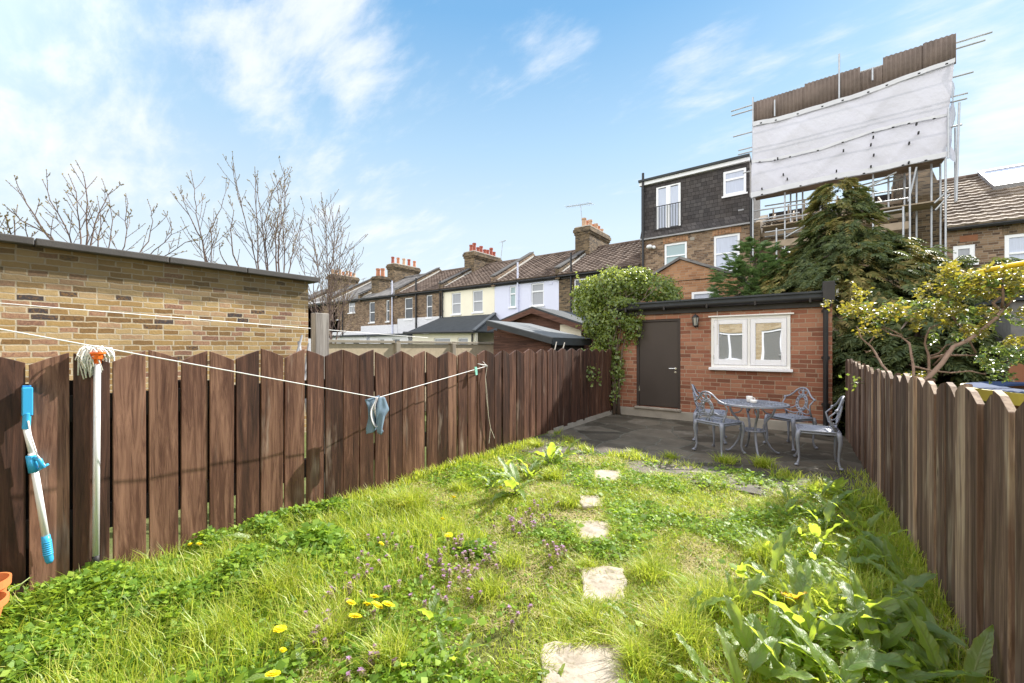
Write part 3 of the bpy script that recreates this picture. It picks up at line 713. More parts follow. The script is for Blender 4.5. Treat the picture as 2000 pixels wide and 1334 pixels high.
def garden_table():
    c = Vector((-.66, 6.28, 0)); root = thing('garden_table', 'round lilac grey cast metal table with pierced top on the patio', 'table', c)
    m = M['alu_cast']; t = MB(); n = 56; zt = .66
    def ring(r0, r1, z, th):
        vs = []
        for k in range(n):
            a = 2*math.pi*k/n
            for (r, zz) in ((r0,z),(r1,z),(r1,z-th),(r0,z-th)): vs.append((c.x+r*math.cos(a), c.y+r*math.sin(a), zz))
        fs = []
        for k in range(n):
            l = (k+1) % n
            for q in range(4): fs.append((4*k+q, 4*k+(q+1) % 4, 4*l+(q+1) % 4, 4*l+q))
        t.add(vs, fs)
    ring(.385, .415, zt, .022)
    for r in (.35, .315, .28, .24, .2, .16, .12, .08): ring(r-.006, r+.006, zt-.002, .009)
    ring(.01, .05, zt-.001, .012)
    for k in range(40):
        a = 2*math.pi*k/40; r0 = .05 if k % 2 == 0 else .16
        t.bar((c.x+r0*math.cos(a), c.y+r0*math.sin(a), zt-.006), (c.x+.39*math.cos(a+.06), c.y+.39*math.sin(a+.06), zt-.006), .008, .007)
    for i in range(8): 
        a = 2*math.pi*i/8
        t.tube([(c.x+(.3+.055*math.cos(q))*math.cos(a+.11*math.sin(q)), c.y+(.3+.055*math.cos(q))*math.sin(a+.11*math.sin(q)), zt-.004) for q in np.linspace(0, 2*math.pi, 15)[:-1]], .006, 5, closed=True)
    t.build('tabletop', m, root)
    for k in range(4):
        a = R(20 + 90*k); ca, sa = math.cos(a), math.sin(a); l = MB()
        pr = [(.26,.64),(.265,.58),(.235,.51),(.175,.44),(.135,.36),(.135,.27),(.165,.17),(.215,.08),(.265,.025),(.3,.012),(.318,.02)]
        l.tube([(c.x+r*ca, c.y+r*sa, z) for r, z in pr], [.013,.014,.015,.014,.014,.015,.014,.013,.013,.013,.012], 8)
        l.tube([(c.x+r*ca, c.y+r*sa, z) for r, z in ((.235,.51),(.16,.53),(.12,.57),(.15,.61),(.2,.6))], .009, 6)
        l.build('leg', m, root, smooth=True)
    s = MB(); 
    for r, z in ((.15,.3),(.09,.3)): s.tube([(c.x+r*math.cos(q), c.y+r*math.sin(q), z) for q in np.linspace(0, 2*math.pi, 25)[:-1]], .009, 6, closed=True)
    for k in range(8): q = 2*math.pi*k/8; s.tube([(c.x+.02*math.cos(q), c.y+.02*math.sin(q), .3), (c.x+.15*math.cos(q), c.y+.15*math.sin(q), .3)], .006, 5)
    s.build('shelf', m, root, smooth=True)
    return c
TC = garden_table()
m1 = MB(); q = Vector((-.70, 6.34, .661)); m1.lathe([(.026,0),(.036,.01),(.04,.075),(.038,.079),(.035,.075),(.031,.012),(.004,.01)], q, 20)
root = thing('mug', 'white china mug standing on the metal table behind the ashtray', 'mug', q)
m1.build('body', M['china'], root, smooth=True); k_ = MB(); k_.tube([(q.x+.037, q.y-.0, q.z+.06), (q.x+.062, q.y, q.z+.055), (q.x+.064, q.y, q.z+.03), (q.x+.036, q.y, q.z+.02)], .006, 6); k_.build('handle', M['china'], root, smooth=True)
m2 = MB(); q = Vector((-.645, 6.27, .661)); m2.lathe([(.034,0),(.042,.008),(.044,.036),(.041,.04),(.036,.036),(.033,.01),(.004,.009)], q, 20)
o = m2.build('ashtray', M['china'], None, q, smooth=True); tag(o, 'low white china ashtray in front of the mug on the metal table', 'ashtray')

# ------------------------------------------------------------------ mops, line, cloth, pots
def string_mop():
    b = on_x(187, 1105, -3.372); t = on_x(190, 706, -3.372)
    root = thing('string_mop', 'string mop with white pole propped upright, grey-white head over the fence top', 'mop', b)
    p = MB(); p.tube([b + Vector((0,0,.055)), t], .0155, 14); p.build('pole', M['alu_pole'], root, smooth=True)
    e = MB(); e.tube([b, b + Vector((0,0,.06))], .0165, 12); e.build('end_cap', M['rubber'], root, smooth=True)
    s = MB(); s.lathe([(.018,-.012),(.02,.01),(.03,.015),(.034,.04),(.042,.045),(.042,.055)], t, 14); s.build('socket', M['plastic_orange'], root)
    h = MB(); rnd = random.Random(4); top = t + Vector((0, 0, .062))
    for i in range(170):
        side = rnd.random(); yy = rnd.uniform(-.03, .03)
        st = top + Vector((rnd.uniform(-.025, .018), rnd.uniform(-.035, .04), rnd.uniform(-.014, .008)))
        if side < .5:    # strands lying over the boards towards the gap on the left and dangling
            L = rnd.uniform(.5, 1.0); far = .025 + .025*rnd.random()
            pts = [st, st+Vector((-.004, -far*.45, .022)), st+Vector((.0, -far*.85, .006)), st+Vector((rnd.uniform(-.01,.012), -far-.006, -.05*L)), st+Vector((rnd.uniform(-.012,.014), -far+rnd.uniform(-.01,.015), -.15*L*(1 if rnd.random() < .45 else .45)))]
        elif side < .8:
            far = .012 + .015*rnd.random(); pts = [st, st+Vector((.004, far*.5, .015)), st+Vector((.008, far, -.004)), st+Vector((.01, far+.01, -.035*rnd.random()-.01))]
        else:
            pts = [st, st+Vector((-.03, yy, .012)), st+Vector((-.07, yy*1.6, -.02)), st+Vector((-.085, yy*1.8, -.16))]
        h.tube(pts, .0034, 5)
    h.build('mop_head', M['rope'], root, smooth=True)
string_mop()
def squeeze_mop():
    X = -3.365; P = lambda x, y, dx=0: on_x(x, y, X+dx)
    root = thing('squeeze_mop', 'blue and white sponge mop hung head-up from a gap in the fence boards', 'mop', P(93, 1098))
    a = MB(); a.tube([P(50, 835), P(62, 885)], .0115, 12); a.tube([P(62, 885), P(90, 1052)], .0145, 12); a.build('pole', M['white_pole'], root, smooth=True)
    g = MB(); pts = [P(89, 1046), P(91, 1058), P(94, 1082), P(96.5, 1094), P(97, 1099)]; g.tube(pts, [.017,.0185,.018,.017,.012], 12)
    for k in range(7): c = pts[1].lerp(pts[2], k/6); d = (pts[2]-pts[1]).normalized()*.004; g.tube([c-d, c+d], .0198, 12)
    g.build('grip', M['blue'], root, smooth=True)
    c = MB(); c.tube([P(60, 889), P(66, 922)], .0195, 12); c.tube([P(66, 893, .012), P(77, 898, .03), P(84, 912, .03), P(75, 917, .014)], [.01,.011,.012,.008], 8); c.tube([P(80, 915, .03), P(95, 906, .032)], .006, 6); c.build('collar', M['blue'], root, smooth=True)
    l = MB(); l.tube([P(55, 822, .016), P(60, 850, .02), P(72, 888, .032), P(88, 910, .034)], .004, 6); l.build('squeeze_rod', M['white_pole'], root, smooth=True)
    h = MB(); h.tube([P(53, 806), P(51, 838)], .016, 10); q0, q1 = P(53, 757), P(53, 812)
    h.box((q0.x-.03, q1.y-.018, q1.z), (q0.x+.012, q1.y+.02, q0.z)); h.build('head', M['blue'], root, bevel=.004)
    sp = MB(); sp.box((q0.x-.055, q1.y-.016, q1.z+.02), (q0.x-.0305, q1.y+.018, q0.z+.01)); sp.build('sponge', M['blue_deep'], root, bevel=.004)
squeeze_mop()

HOOK = Vector((-3.375, 4.04, 1.158)); CL = Vector((-3.26, 2.32, .93)); FAR = Vector((-3.02, -1.75, 1.96))
ln = MB(); ln.tube([FAR, CL, CL.lerp(HOOK, .5), CL.lerp(HOOK, .93), HOOK], .0035, 6)
ln.tube([HOOK, HOOK+Vector((.01,-.13,.02)), HOOK+Vector((.012,-.2,.035)), HOOK+Vector((.01,-.02,.012)), HOOK+Vector((0,.01,0))], .003, 6)
ln.tube([HOOK, HOOK+Vector((-.01,-.07,.06))], .003, 6)
o = ln.build('washing_line', M['cord'], None, HOOK, smooth=True); tag(o, 'white washing line sagging along the brown fence under the hung cloth', 'washing line')
l2 = MB(); l2.tube([(-4.95, -.9, 1.78), (-5.6, 1.6, 1.715), (-7.0, 5.2, 1.655), (-7.55, 6.8, 1.63)], .004, 6)
o = l2.build('washing_line', M['cord'], None, (-7.55,6.8,1.6), smooth=True); tag(o, 'white washing line crossing the yellow brick wall beyond the fence', 'washing line')
tw = MB(); tp = [on_x(948, 738, -3.37), on_x(950, 775, -3.368), on_x(954, 812, -3.366), on_x(958, 836, -3.365)]
tw.tube([HOOK]+tp+[on_x(966, 856, -3.365)], .0035, 6); tw.tube([tp[-1], on_x(955, 866, -3.365)], .0035, 6)
tw.tube([tp[0]+Vector((.004,0,0)), tp[1]+Vector((.006,.01,0)), tp[2]+Vector((.006,-.006,0)), tp[3]], .003, 6)
o = tw.build('twine', M['twine'], None, tp[0]); tag(o, 'loose pale twine hanging down the fence from the line hook', 'string')
pg = MB(); pc = CL.lerp(HOOK, .86); d_ = (HOOK-CL).normalized()
pg.bar(pc+Vector((0,-.012,.03)), pc+Vector((.012,-.006,-.07)), .012, .014); pg.bar(pc+Vector((0,.012,.03)), pc+Vector((.01,.012,-.068)), .012, .014); pg.ball(pc, .014, 8, 6)
o = pg.build('clothes_peg', M['peg'], None, pc); tag(o, 'mint green peg clipped on the washing line', 'clothes peg')

def hung_garment():
    root = thing('hung_garment', 'small washed-blue garment with white edging draped over the line', 'garment', CL)
    # draped cloth: two flaps over the line, drawn in the picture plane of the fence and given folds
    A = np.array
    def sheetmesh(name, m, outline_l, outline_r, dx, amp, ph):
        n, k = 26, 14; vs = []
        for i in range(n+1):
            t = i/n
            l = np.interp(t, np.linspace(0,1,len(outline_l)), [q[0] for q in outline_l]), np.interp(t, np.linspace(0,1,len(outline_l)), [q[1] for q in outline_l])
            r = np.interp(t, np.linspace(0,1,len(outline_r)), [q[0] for q in outline_r]), np.interp(t, np.linspace(0,1,len(outline_r)), [q[1] for q in outline_r])
            for j in range(k+1):
                s = j/k; px = l[0]+(r[0]-l[0])*s; py = l[1]+(r[1]-l[1])*s
                w = on_x(px, py, -3.26 + dx); bulge = amp*math.sin(s*9+t*3+ph)*min(1, t*3+.25) + .02*math.sin(math.pi*s)*min(1, t*2.5)
                vs.append((w.x+bulge, w.y, w.z))
        mb = MB(); mb.add(vs, [(i*(k+1)+j, i*(k+1)+j+1, (i+1)*(k+1)+j+1, (i+1)*(k+1)+j) for i in range(n) for j in range(k)])
        o = mb.build(name, m, root, smooth=True, fixn=False); s_ = o.modifiers.new('thick', 'SOLIDIFY'); s_.thickness = .004; return o
    sheetmesh('front_flap', M['denim'], [(739,775),(735,792),(733,806),(734,826),(737,846)], [(751,776),(760,800),(752,814),(748,832),(744,850)], .03, .007, .3)
    sheetmesh('back_flap', M['denim'], [(712,781),(717,795),(719,815),(715,838),(716,848)], [(741,772),(731,790),(733,812),(738,830),(736,838)], -.012, .008, 1.2)
    n_ = MB(); n_.add([on_x(x, y, -3.252) for x, y in [(738,780),(733,790),(729,800),(728,815),(731,830),(737,832),(738,815),(735,800),(736,788)]], [tuple(range(9))]); n_.build('lining', M['navy'], root, fixn=False)
    b = MB()
    loop = [(738,773),(731,785),(725,796),(722,806),(725,822),(731,834),(737,836),(740,826),(738,813),(733,801),(733,790),(738,780)]
    vs = []; n = len(loop)
    for (x, y) in loop:
        a = on_x(x, y, -3.222); c = on_x(x + (4.5 if x < 732 else -3.5), y, -3.245); vs += [a, c]
    b.add(vs, [(2*i, 2*i+1, 2*((i+1) % n)+1, 2*((i+1) % n)) for i in range(n)])
    o = b.build('edging', M['trim'], root, smooth=True, fixn=False); s_ = o.modifiers.new('sub', 'SUBSURF'); s_.levels = s_.render_levels = 2; s2 = o.modifiers.new('thick', 'SOLIDIFY'); s2.thickness = .004
    k = MB(); k.tube([on_x(744,838,-3.23), on_x(746,842,-3.225), on_x(744,848,-3.23)], [.008,.014,.01], 8); k.build('tie_end', M['denim'], root, smooth=True)
hung_garment()

def plant_pot(c, r, h, label, tilt=0):
    root = thing('plant_pot', label, 'plant pot', c)
    p = MB(); p.lathe([(r*.72,0),(r*.98,h*.8),(r*1.12,h*.8),(r*1.14,h),(r*1.04,h),(r*.94,h*.82),(r*.9,h*.7),(.002,h*.68)], c, 26); p.build('pot', M['plastic_pot'], root, smooth=False)
    s = MB(); s.lathe([(r*.9,h*.72),(.002,h*.75)], c, 20); s.build('soil', M['soil'], root)
    return root
plant_pot(Vector((-3.135, .045, .06)), .095, .15, 'orange-brown plastic plant pot in the clover by the fence foot')
plant_pot(Vector((-3.245, .075, .07)), .08, .19, 'taller orange pot behind another pot against the fence boards')
for i, (x0, y0, x1, y1) in enumerate([(1066,1262,1222,1400),(1138,1112,1217,1178),(1128,1020,1194,1058),(1136,969,1177,989),(1160,920,1214,943)]):
    a, b, c, d = on_z(x0, y1, .01), on_z(x1, y1, .01), on_z(x1, y0, .01), on_z(x0, y0, .01)
    rnd = random.Random(i+20); m_ = MB(); ctr = (a+b+c+d)/4
    out = []
    for (p_, q_) in ((a,b),(b,c),(c,d),(d,a)):
        for k in range(6):
            w = p_.lerp(q_, k/6); w += Vector((rnd.uniform(-.012,.012), rnd.uniform(-.012,.012), 0)); w = ctr + (w-ctr)*1.1; w.z = -.05; out.append(w)
    m_.prism(out, (0,0,.07))
    o = m_.build('stepping_stone', M['stone'], None, (ctr.x, ctr.y, -.05), bevel=.012)
    tag(o, ['largest pale paving slab, the nearest of the sunken path stones', 'pale slab, second path stone from the camera beside a low dock sprig', 'small squarish pale slab, middle stone of the lawn path', 'tiny pale slab almost swallowed by grass on the lawn path', 'last pale path slab before the patio edge'][i], 'paving slab', 'stepping stones set in the lawn')
STONES = [(on_z(x0,y1,.01), on_z(x1,y0,.01)) for (x0,y0,x1,y1) in [(1066,1262,1222,1400),(1138,1112,1217,1178),(1128,1020,1194,1058),(1136,969,1177,989),(1160,920,1214,943)]]
STONE_PX = [(1066,1262,1222,1400),(1138,1112,1217,1178),(1128,1020,1194,1058),(1136,969,1177,989),(1160,920,1214,943)]
# ------------------------------------------------------------------ houses
YW, YR, ZE, ZR = 19.5, 23.6, 5.33, 7.55
def tiled_slope(mb, x0, x1, ya, za, yb, zb, course=.31, prof='roll', pitch=.3):
    """courses of tiles from eaves (ya,za) to ridge (yb,zb): each course a stepped, rolled strip"""
    L = math.hypot(yb-ya, zb-za); n = max(2, round(L/course)); uy, uz = (yb-ya)/L, (zb-za)/L
    sgn = 1 if uy > 0 else -1; ny, nz = -uz*sgn, abs(uy)
    if prof == 'roll':
        pr = [(0,0),(.12,.013),(.25,.018),(.38,.013),(.5,0),(.75,-.003)]
        xs = [(x0 + (k + u)*pitch, h) for k in range(int((x1-x0)/pitch)+1) for (u, h) in pr if x0 + (k+u)*pitch <= x1]
    else:
        xs = [(x, 0) for x in np.linspace(x0, x1, 3)]
    xs.append((x1, 0)); m = len(xs)
    for i in range(n):
        s0, s1 = L*i/n - .02, L*(i+1)/n
        vs = []
        for (s, lift) in ((s0, -.01), (s0, .06 if prof == 'roll' else .022), (s1, .004)):
            for (x, h) in xs: 
                hh = lift + (h if lift > 0 else 0); vs.append((x, ya+uy*s+ny*hh, za+uz*s+nz*hh))
        mb.add(vs, [(r*m+k, r*m+k+1, (r+1)*m+k+1, (r+1)*m+k) for r in range(2) for k in range(m-1)])
def pix_rect(x0, x1, yt, yb, Y):
    xm = (x0+x1)/2; return (on_y(x0, 600, Y).x, on_y(x1, 600, Y).x, on_y(xm, yb, Y).z, on_y(xm, yt, Y).z)
def window(root, rect, Y, style='sash', gm='glass', fr=.07, rec=.05, sill=True, fm='upvc', panes=None):
    """frame with bars in an opening, panes behind, sill: parts and sub-parts of the house"""
    a, b, c, d = rect; y0 = Y + rec; f = MB()
    f.box((a+.002, y0, c+.002), (a+fr, y0+.06, d-.002)); f.box((b-fr, y0, c+.002), (b-.002, y0+.06, d-.002))
    f.box((a+fr+.001, y0+.001, d-fr), (b-fr-.001, y0+.06, d-.002)); f.box((a+fr+.001, y0+.001, c+.002), (b-fr-.001, y0+.06, c+fr))
    cells = []
    if style == 'sash': m = c + (d-c)*.5; f.box((a+fr+.001, y0-.008, m-.03), (b-fr-.001, y0+.05, m+.03)); cells = [(a+fr, b-fr, c+fr, m-.03), (a+fr, b-fr, m+.03, d-fr)]
    elif style == 'top': m = c + (d-c)*.64; f.box((a+fr+.001, y0-.01, m-.04), (b-fr-.001, y0+.05, m+.04)); cells = [(a+fr, b-fr, c+fr, m-.04), (a+fr, b-fr, m+.04, d-fr)]
    elif style == 'double':
        m = (a+b)/2; f.box((m-.06, y0-.008, c+fr+.001), (m+.06, y0+.05, d-fr-.001)); cells = [(a+fr+.04, m-.1, c+fr+.04, d-fr-.04), (m+.1, b-fr-.04, c+fr+.04, d-fr-.04)]
        for (u, v) in ((a+fr, a+fr+.039), (m-.1, m-.061), (m+.061, m+.1), (b-fr-.039, b-fr)): f.box((u+.001, y0+.004, c+fr+.001), (v, y0+.05, d-fr-.001))
    else: cells = [(a+fr, b-fr, c+fr, d-fr)]
    frame = f.build('window', M[fm], root)
    p = MB()
    for (x0, x1, z0, z1) in cells: p.add([(x0-.01, y0+.035, z0-.01), (x1+.01, y0+.035, z0-.01), (x1+.01, y0+.035, z1+.01), (x0-.01, y0+.035, z1+.01)], [(0,1,2,3)])
    p.build('pane', M[gm], frame, fixn=False)
    if sill: s = MB(); s.box((a-.06, Y-.07, c-.07), (b+.06, y0-.001, c-.001)); s.build('sill', M['white_paint'] if sill is True else M[sill], frame)
    return frame
def pots(chim, xs_ys, z, mats, r=.14, h=.55):
    rnd = random.Random(len(xs_ys))
    for k, (x, y) in enumerate(xs_ys):
        p = MB(); hh = h*(1+rnd.uniform(-.25,.3)); p.lathe([(r*1.1,0),(r,.05),(r*.85,hh*.8),(r*1.05,hh*.82),(r*1.05,hh),(r*.7,hh),(r*.6,hh*.7)], (x, y, z), 14)
        p.build('chimney_pot', M[mats[k % len(mats)]], chim)
def chimney(root, X, y0, y1, ztop, w=.95, mats=('terracotta',), n=6, zb=6.0, row=1):
    c = MB(); c.box((X-w/2, y0, zb), (X+w/2, y1, ztop-.45)); c.box((X-w/2-.05, y0-.05, ztop-.45), (X+w/2+.05, y1+.05, ztop-.3)); c.box((X-w/2-.1, y0-.1, ztop-.299), (X+w/2+.1, y1+.1, ztop-.12)); c.box((X-w/2-.05, y0-.05, ztop-.119), (X+w/2+.05, y1+.05, ztop))
    ch = c.build('chimney', M['stock_dark'], root)
    fl = MB(); fl.prism([(X-w/2, y0, ztop+.001), (X+w/2, y0, ztop+.001), (X+w/2, y1, ztop+.001), (X-w/2, y1, ztop+.001)], (0,0,.06)); fl.build('flaunching', M['mortar'], ch)
    pots(ch, [(X-.02 if k % 2 else X+.02, y0+.2+(y1-y0-.4)*k/max(1, n-1)) for k in range(n)], ztop+.05, mats)
    return ch
def party_parapet(root, X, mat='stock_dark', w=.26, up=.34, back=True):
    p = MB(); dz = (ZR-ZE)/(YR-YW)
    poly = [(X-w/2, YW-.18, ZE-.25), (X-w/2, YW-.18, ZE+.3), (X-w/2, YW+.12, ZE+.42), (X-w/2, YR, ZR+up), (X-w/2, YR+1.2, ZR+up-1.2*dz), (X-w/2, YR+1.2, ZR-1.5)]
    p.prism(poly, (w, 0, 0)); o = p.build('party_parapet', M[mat], root)
    c = MB(); c.prism([(X-w/2-.05, YW-.2, ZE+.42), (X-w/2-.05, YW-.2, ZE+.35), (X-w/2-.05, YR, ZR+up+.02), (X-w/2-.05, YR, ZR+up+.09)], (w+.1, 0, 0)); c.build('coping', M['coping'], o)
    f = MB()
    for s in (-1, 1):
        x = X + s*(w/2+.06); f.prism([(x-.055, YW+.05, ZE+.08), (x-.055, YR-.1, ZR+.03), (x-.055, YR-.1, ZR+.13), (x-.055, YW+.05, ZE+.18)], (.11, 0, 0))
    f.build('cement_fillet', M['mortar'], o)
def terrace_house(name, label, X0, X1, wall, roof, wins, gm, style='sash', white_to=None, prof='roll', zlow=-.16, gutter=True, sillm=True):
    root = thing(name, label, 'house', ((X0+X1)/2, YW, -.16), 'terraced houses behind the gardens')
    X0 += .004; X1 -= .004
    holes = [pix_rect(*w[:4], YW) for w in wins]
    w = MB(); wall_y(w, X0, X1, zlow, ZE-.02, YW, .3, holes, .12); w.box((X0, YW+.31, zlow), (X1, YR+4.1, zlow+.1)); w.build('wall', M[wall], root, fixn=False)
    if white_to:
        b = MB(); b.box((X0+.01, YW-.03, zlow), (X1-.01, YW-.002, white_to)); b.build('painted_base', M['painted_brick'], root)
    for i, (wn, h) in enumerate(zip(wins, holes)):
        window(root, h, YW, wn[4] if len(wn) > 4 else style, wn[5] if len(wn) > 5 else gm, sill=sillm)
    r = MB(); tiled_slope(r, X0, X1, YW-.22, ZE-.02, YR, ZR, prof=prof, course=.31 if prof == 'roll' else .22)
    r.add([(X0, YR, ZR), (X1, YR, ZR), (X1, YR+4.1, ZE), (X0, YR+4.1, ZE)], [(0,1,2,3)])
    for x in (X0, X1): r.add([(x, YW-.2, ZE-.05), (x, YR, ZR-.02), (x, YR+4.1, ZE-.05)], [(0,1,2)])
    ro = r.build('roof', M[roof], root, fixn=False)
    k = MB(); k.tube([(X0, YR, ZR+.02), (X1, YR, ZR+.02)], .1, 10); k.build('ridge_tile', M[roof], ro)
    if gutter:
        f = MB(); f.box((X0+.01, YW-.06, ZE-.24), (X1-.01, YW-.003, ZE-.08)); f.build('fascia', M['black_paint'], root)
        gq = MB(); gq.tube([(X0+.02, YW-.17, ZE-.1), (X1-.02, YW-.17, ZE-.1)], .065, 10); gq.build('gutter', M['black_plastic'], root)
    return root
def pipe(root, px, yt, yb, m, Y=YW, r=.05, off=.1, name='downpipe'):
    x = on_y(px, 600, Y).x; p = MB(); za, zb = on_y(px, yt, Y-off).z, on_y(px, yb, Y-off).z
    p.tube([(x, Y-off, max(zb, -.1)), (x, Y-off, za)], r, 8)
    n = max(2, int((za-zb)/1.5))
    for k in range(n): z = zb + (za-zb)*(k+.5)/n; p.tube([(x, Y-off, z), (x, Y-off, z+.08)], r*1.3, 8)
    return p.build(name, M[m], root)
XB = [-38.9, -34.3, -29.6, -24.95, -20.25, -15.7, -11.2, -6.7, -2.12]
hA = terrace_house('terraced_house', 'farthest brown brick terraced house, seen through bare twigs', XB[0]-4.5, XB[0], 'white_render', 'tile_grey', [(629,637,588,622)], 'glass')
hZ = terrace_house('terraced_house', 'dark brick terraced house behind the bare tree, low white base and grey roof', XB[0], XB[1], 'stock_mixed', 'tile_grey', [(645,650,590,624), (658.5,664.5,588,624)], 'glass_net', white_to=2.2, prof='slate')
hB = terrace_house('terraced_house', 'brown brick terraced house with one upstairs window left of the four pot chimney', XB[1], XB[2], 'stock_mixed', 'tile_grey', [(680.7,693.4,585,611)], 'glass_net', white_to=2.7, prof='slate')
hC = terrace_house('terraced_house', 'brown brick house with grey slate roof and white painted base beside lilac pipe', XB[2], XB[3], 'stock_mixed', 'tile_grey', [(721,732,590,630), (754,760.5,586,628)], 'glass', white_to=3.1, prof='slate')
hD = terrace_house('terraced_house', 'brown brick house with black pipe and open window left of the cream house', XB[3], XB[4], 'stock_mixed', 'tile_brown', [(790,805.6,581.5,624), (832.5,844,576,621)], 'glass', white_to=3.5)
hE = terrace_house('terraced_house', 'cream rendered terraced house with two net curtained sash windows', XB[4], XB[5], 'cream', 'tile_brown', [(882,900,572,614), (923,943,567,610)], 'glass_net')
hF = terrace_house('terraced_house', 'pale lilac rendered terraced house with tiled roof', XB[5], XB[6], 'lilac', 'tile_brown', [(995,1007,559,600,'top','glass_frost'), (1037,1062,553,597,'top','glass_net')], 'glass_net')
hG = terrace_house('terraced_house', 'dark brick terraced house behind the ivy, next to the dormered house', XB[6], XB[7], 'stock_dark', 'tile_brown', [(1121,1144,544,606)], 'glass')
party_parapet(hZ, XB[1]); party_parapet(hC, XB[3]); party_parapet(hE, XB[5], 'stock_mixed')
for h, x in ((hZ, XB[0]), (hC, XB[2]), (hE, XB[4]), (hG, XB[6])): party_parapet(h, x, up=.2)
chimney(hZ, XB[0], 22.2, 25.0, 8.65, mats=('pot_buff','terracotta'), n=7)
chimney(hC, XB[2], 22.4, 25.2, 8.62, w=.95, mats=('pot_red','terracotta','pot_buff'), n=5)
sc_ = MB(); sc_.box((XB[2]+.55, 20.1, 5.2), (XB[2]+1.5, 21.2, 7.15)); sc_.box((XB[2]+.48, 20.03, 6.9), (XB[2]+1.57, 21.27, 7.05)); s2_ = sc_.build('chimney', M['stock_dark'], hC)
pots(s2_, [(XB[2]+.85, 20.5), (XB[2]+1.2, 20.7)], 7.13, ['terracotta'], .17, .55)
chimney(hE, XB[4], 22.2, 25.3, 8.35, mats=('pot_red',), n=8)
chimney(hG, XB[6], 22.3, 25.2, 8.62, mats=('pot_buff','terracotta'), n=7)
pipe(hF, 1013, 512, 612, 'lilac'); pipe(hG, 1117, 493, 640, 'black_plastic'); pipe(hC, 768, 548, 660, 'lilac'); pipe(hD, 814.6, 543, 644, 'black_plastic', r=.06); pipe(hE, 861.5, 548, 640, 'black_plastic'); pipe(hE, 866, 568, 622, 'black_plastic'); pipe(hZ, 671, 590, 665, 'black_plastic')
v_ = MB(); q = on_y(1075, 553, YW-.02); v_.box((q.x-.12, YW-.03, q.z-.08), (q.x+.12, YW-.002, q.z+.08)); v_.build('vent', M['lilac'], hF)

def aerial(px, pb, pt, Y, label, big=False):
    b = on_y(px, pb, Y); t = on_y(px + (-3 if big else 4), pt, Y); root = thing('tv_aerial', label, 'aerial', b)
    m = MB(); m.tube([b, t], .022, 6); m.build('mast', M['galv'], root)
    a = MB()
    if big:
        l, r = on_y(1106, 404, Y), on_y(1156, 397, Y); a.tube([l, r], .018, 5)
        for k in range(12): c = l.lerp(r, k/11); s = .22 if k < 9 else .34; a.tube([c+Vector((0,-s,0)), c+Vector((0,s,0))], .01, 4); a.tube([c+Vector((0,0,-.1)), c+Vector((0,0,.1))], .008, 4)
    else:
        a.tube([t+Vector((-.25,0,0)), t+Vector((.3,0,.05))], .018, 5)
        for k in range(5): c = t+Vector((-.25+.12*k,0,.02)); a.tube([c+Vector((0,-.2,-.12)), c+Vector((0,.2,.12))], .012, 4)
    a.build('antenna', M['galv'], root)
aerial(1137, 440, 399, 23.2, 'large television aerial on the chimney beside the dormered house', True)
aerial(978, 507, 472, 23.4, 'small television aerial rising behind the red chimney pots')
aerial(706, 560, 545, 23.5, 'distant television aerial behind the bare twigs')

def rear_extension():
    P = on_y
    A = P(861, 620, YW-.04); B = P(966, 613, YW-.04); c0 = P(797, 647.5, 17.0); c1 = P(921, 648, 17.0)
    z0 = 2.3; root = thing('lean_to_extension', 'low cream lean-to extension with black felt hipped roof below the cream house', 'extension', ((c0.x+c1.x)/2, 17, -.16))
    C = Vector((c0.x, 16.9, z0+.05)); D = Vector((c1.x+.25, 16.9, z0-.03)); E = Vector((B.x+1.2, YW-.05, z0))
    r = MB(); r.add([C, D, B, A], [(0,1,2,3)]); r.add([D, E, B], [(0,1,2)]); r.add([C, A, (C.x-.2, YW-.05, z0+.05)], [(0,1,2)])
    o = r.build('roof', M['felt'], root, fixn=False); s = o.modifiers.new('t', 'SOLIDIFY'); s.thickness = .1
    h = MB(); h.bar(Vector((D.x,D.y,D.z+.05)), B+Vector((0,0,.05)), .22, .08); h.build('hip_capping', M['felt_pale'], o)
    g = MB(); g.tube([C+Vector((-.2,-.1,-.04)), D+Vector((.1,-.1,-.04))], .07, 8); g.build('gutter', M['black_plastic'], root)
    w = MB(); ws = [(C.x+2.2, C.x+3.6, 1.35, 1.95), (C.x+4.2, C.x+5.0, 1.35, 1.95)]; wall_y(w, C.x+.25, D.x-.1, -.16, 2.22, 17.15, .2, ws, .1); w.build('wall', M['cream'], root, fixn=False)
    for q in ws: window(root, q, 17.15, 'plain', 'glass_net', sill=False)
    p = MB(); p.tube([(D.x-.25, 17.05, .2), (D.x-.25, 17.05, 2.15)], .05, 8); p.build('downpipe', M['black_plastic'], root)
rear_extension()
def flat_extension(x0p, x1p, ytop, Y, label, wallm):
    a, b = on_y(x0p, ytop, Y), on_y(x1p, ytop, Y); root = thing('flat_roof_extension', label, 'extension', ((a.x+b.x)/2, Y, -.16))
    w = MB(); hs = [(a.x+(b.x-a.x)*.25, a.x+(b.x-a.x)*.4, .9, a.z-.25), (a.x+(b.x-a.x)*.6, a.x+(b.x-a.x)*.8, .9, a.z-.25)]
    wall_y(w, a.x, b.x, -.16, a.z-.08, Y, YW-Y-.04, hs, .1); w.build('wall', M[wallm], root, fixn=False)
    for q in hs: window(root, q, Y, 'plain', 'glass', sill=False)
    r = MB(); r.box((a.x-.15, Y-.2, a.z-.079), (b.x+.15, YW-.04, a.z+.06)); r.build('roof', M['felt'], root)
flat_extension(722, 797, 655, 17.6, 'white flat-roofed extension below the lilac waste pipe', 'white_render')
flat_extension(648, 716, 657, 17.9, 'white flat-roofed extension below the far brick house', 'white_render')

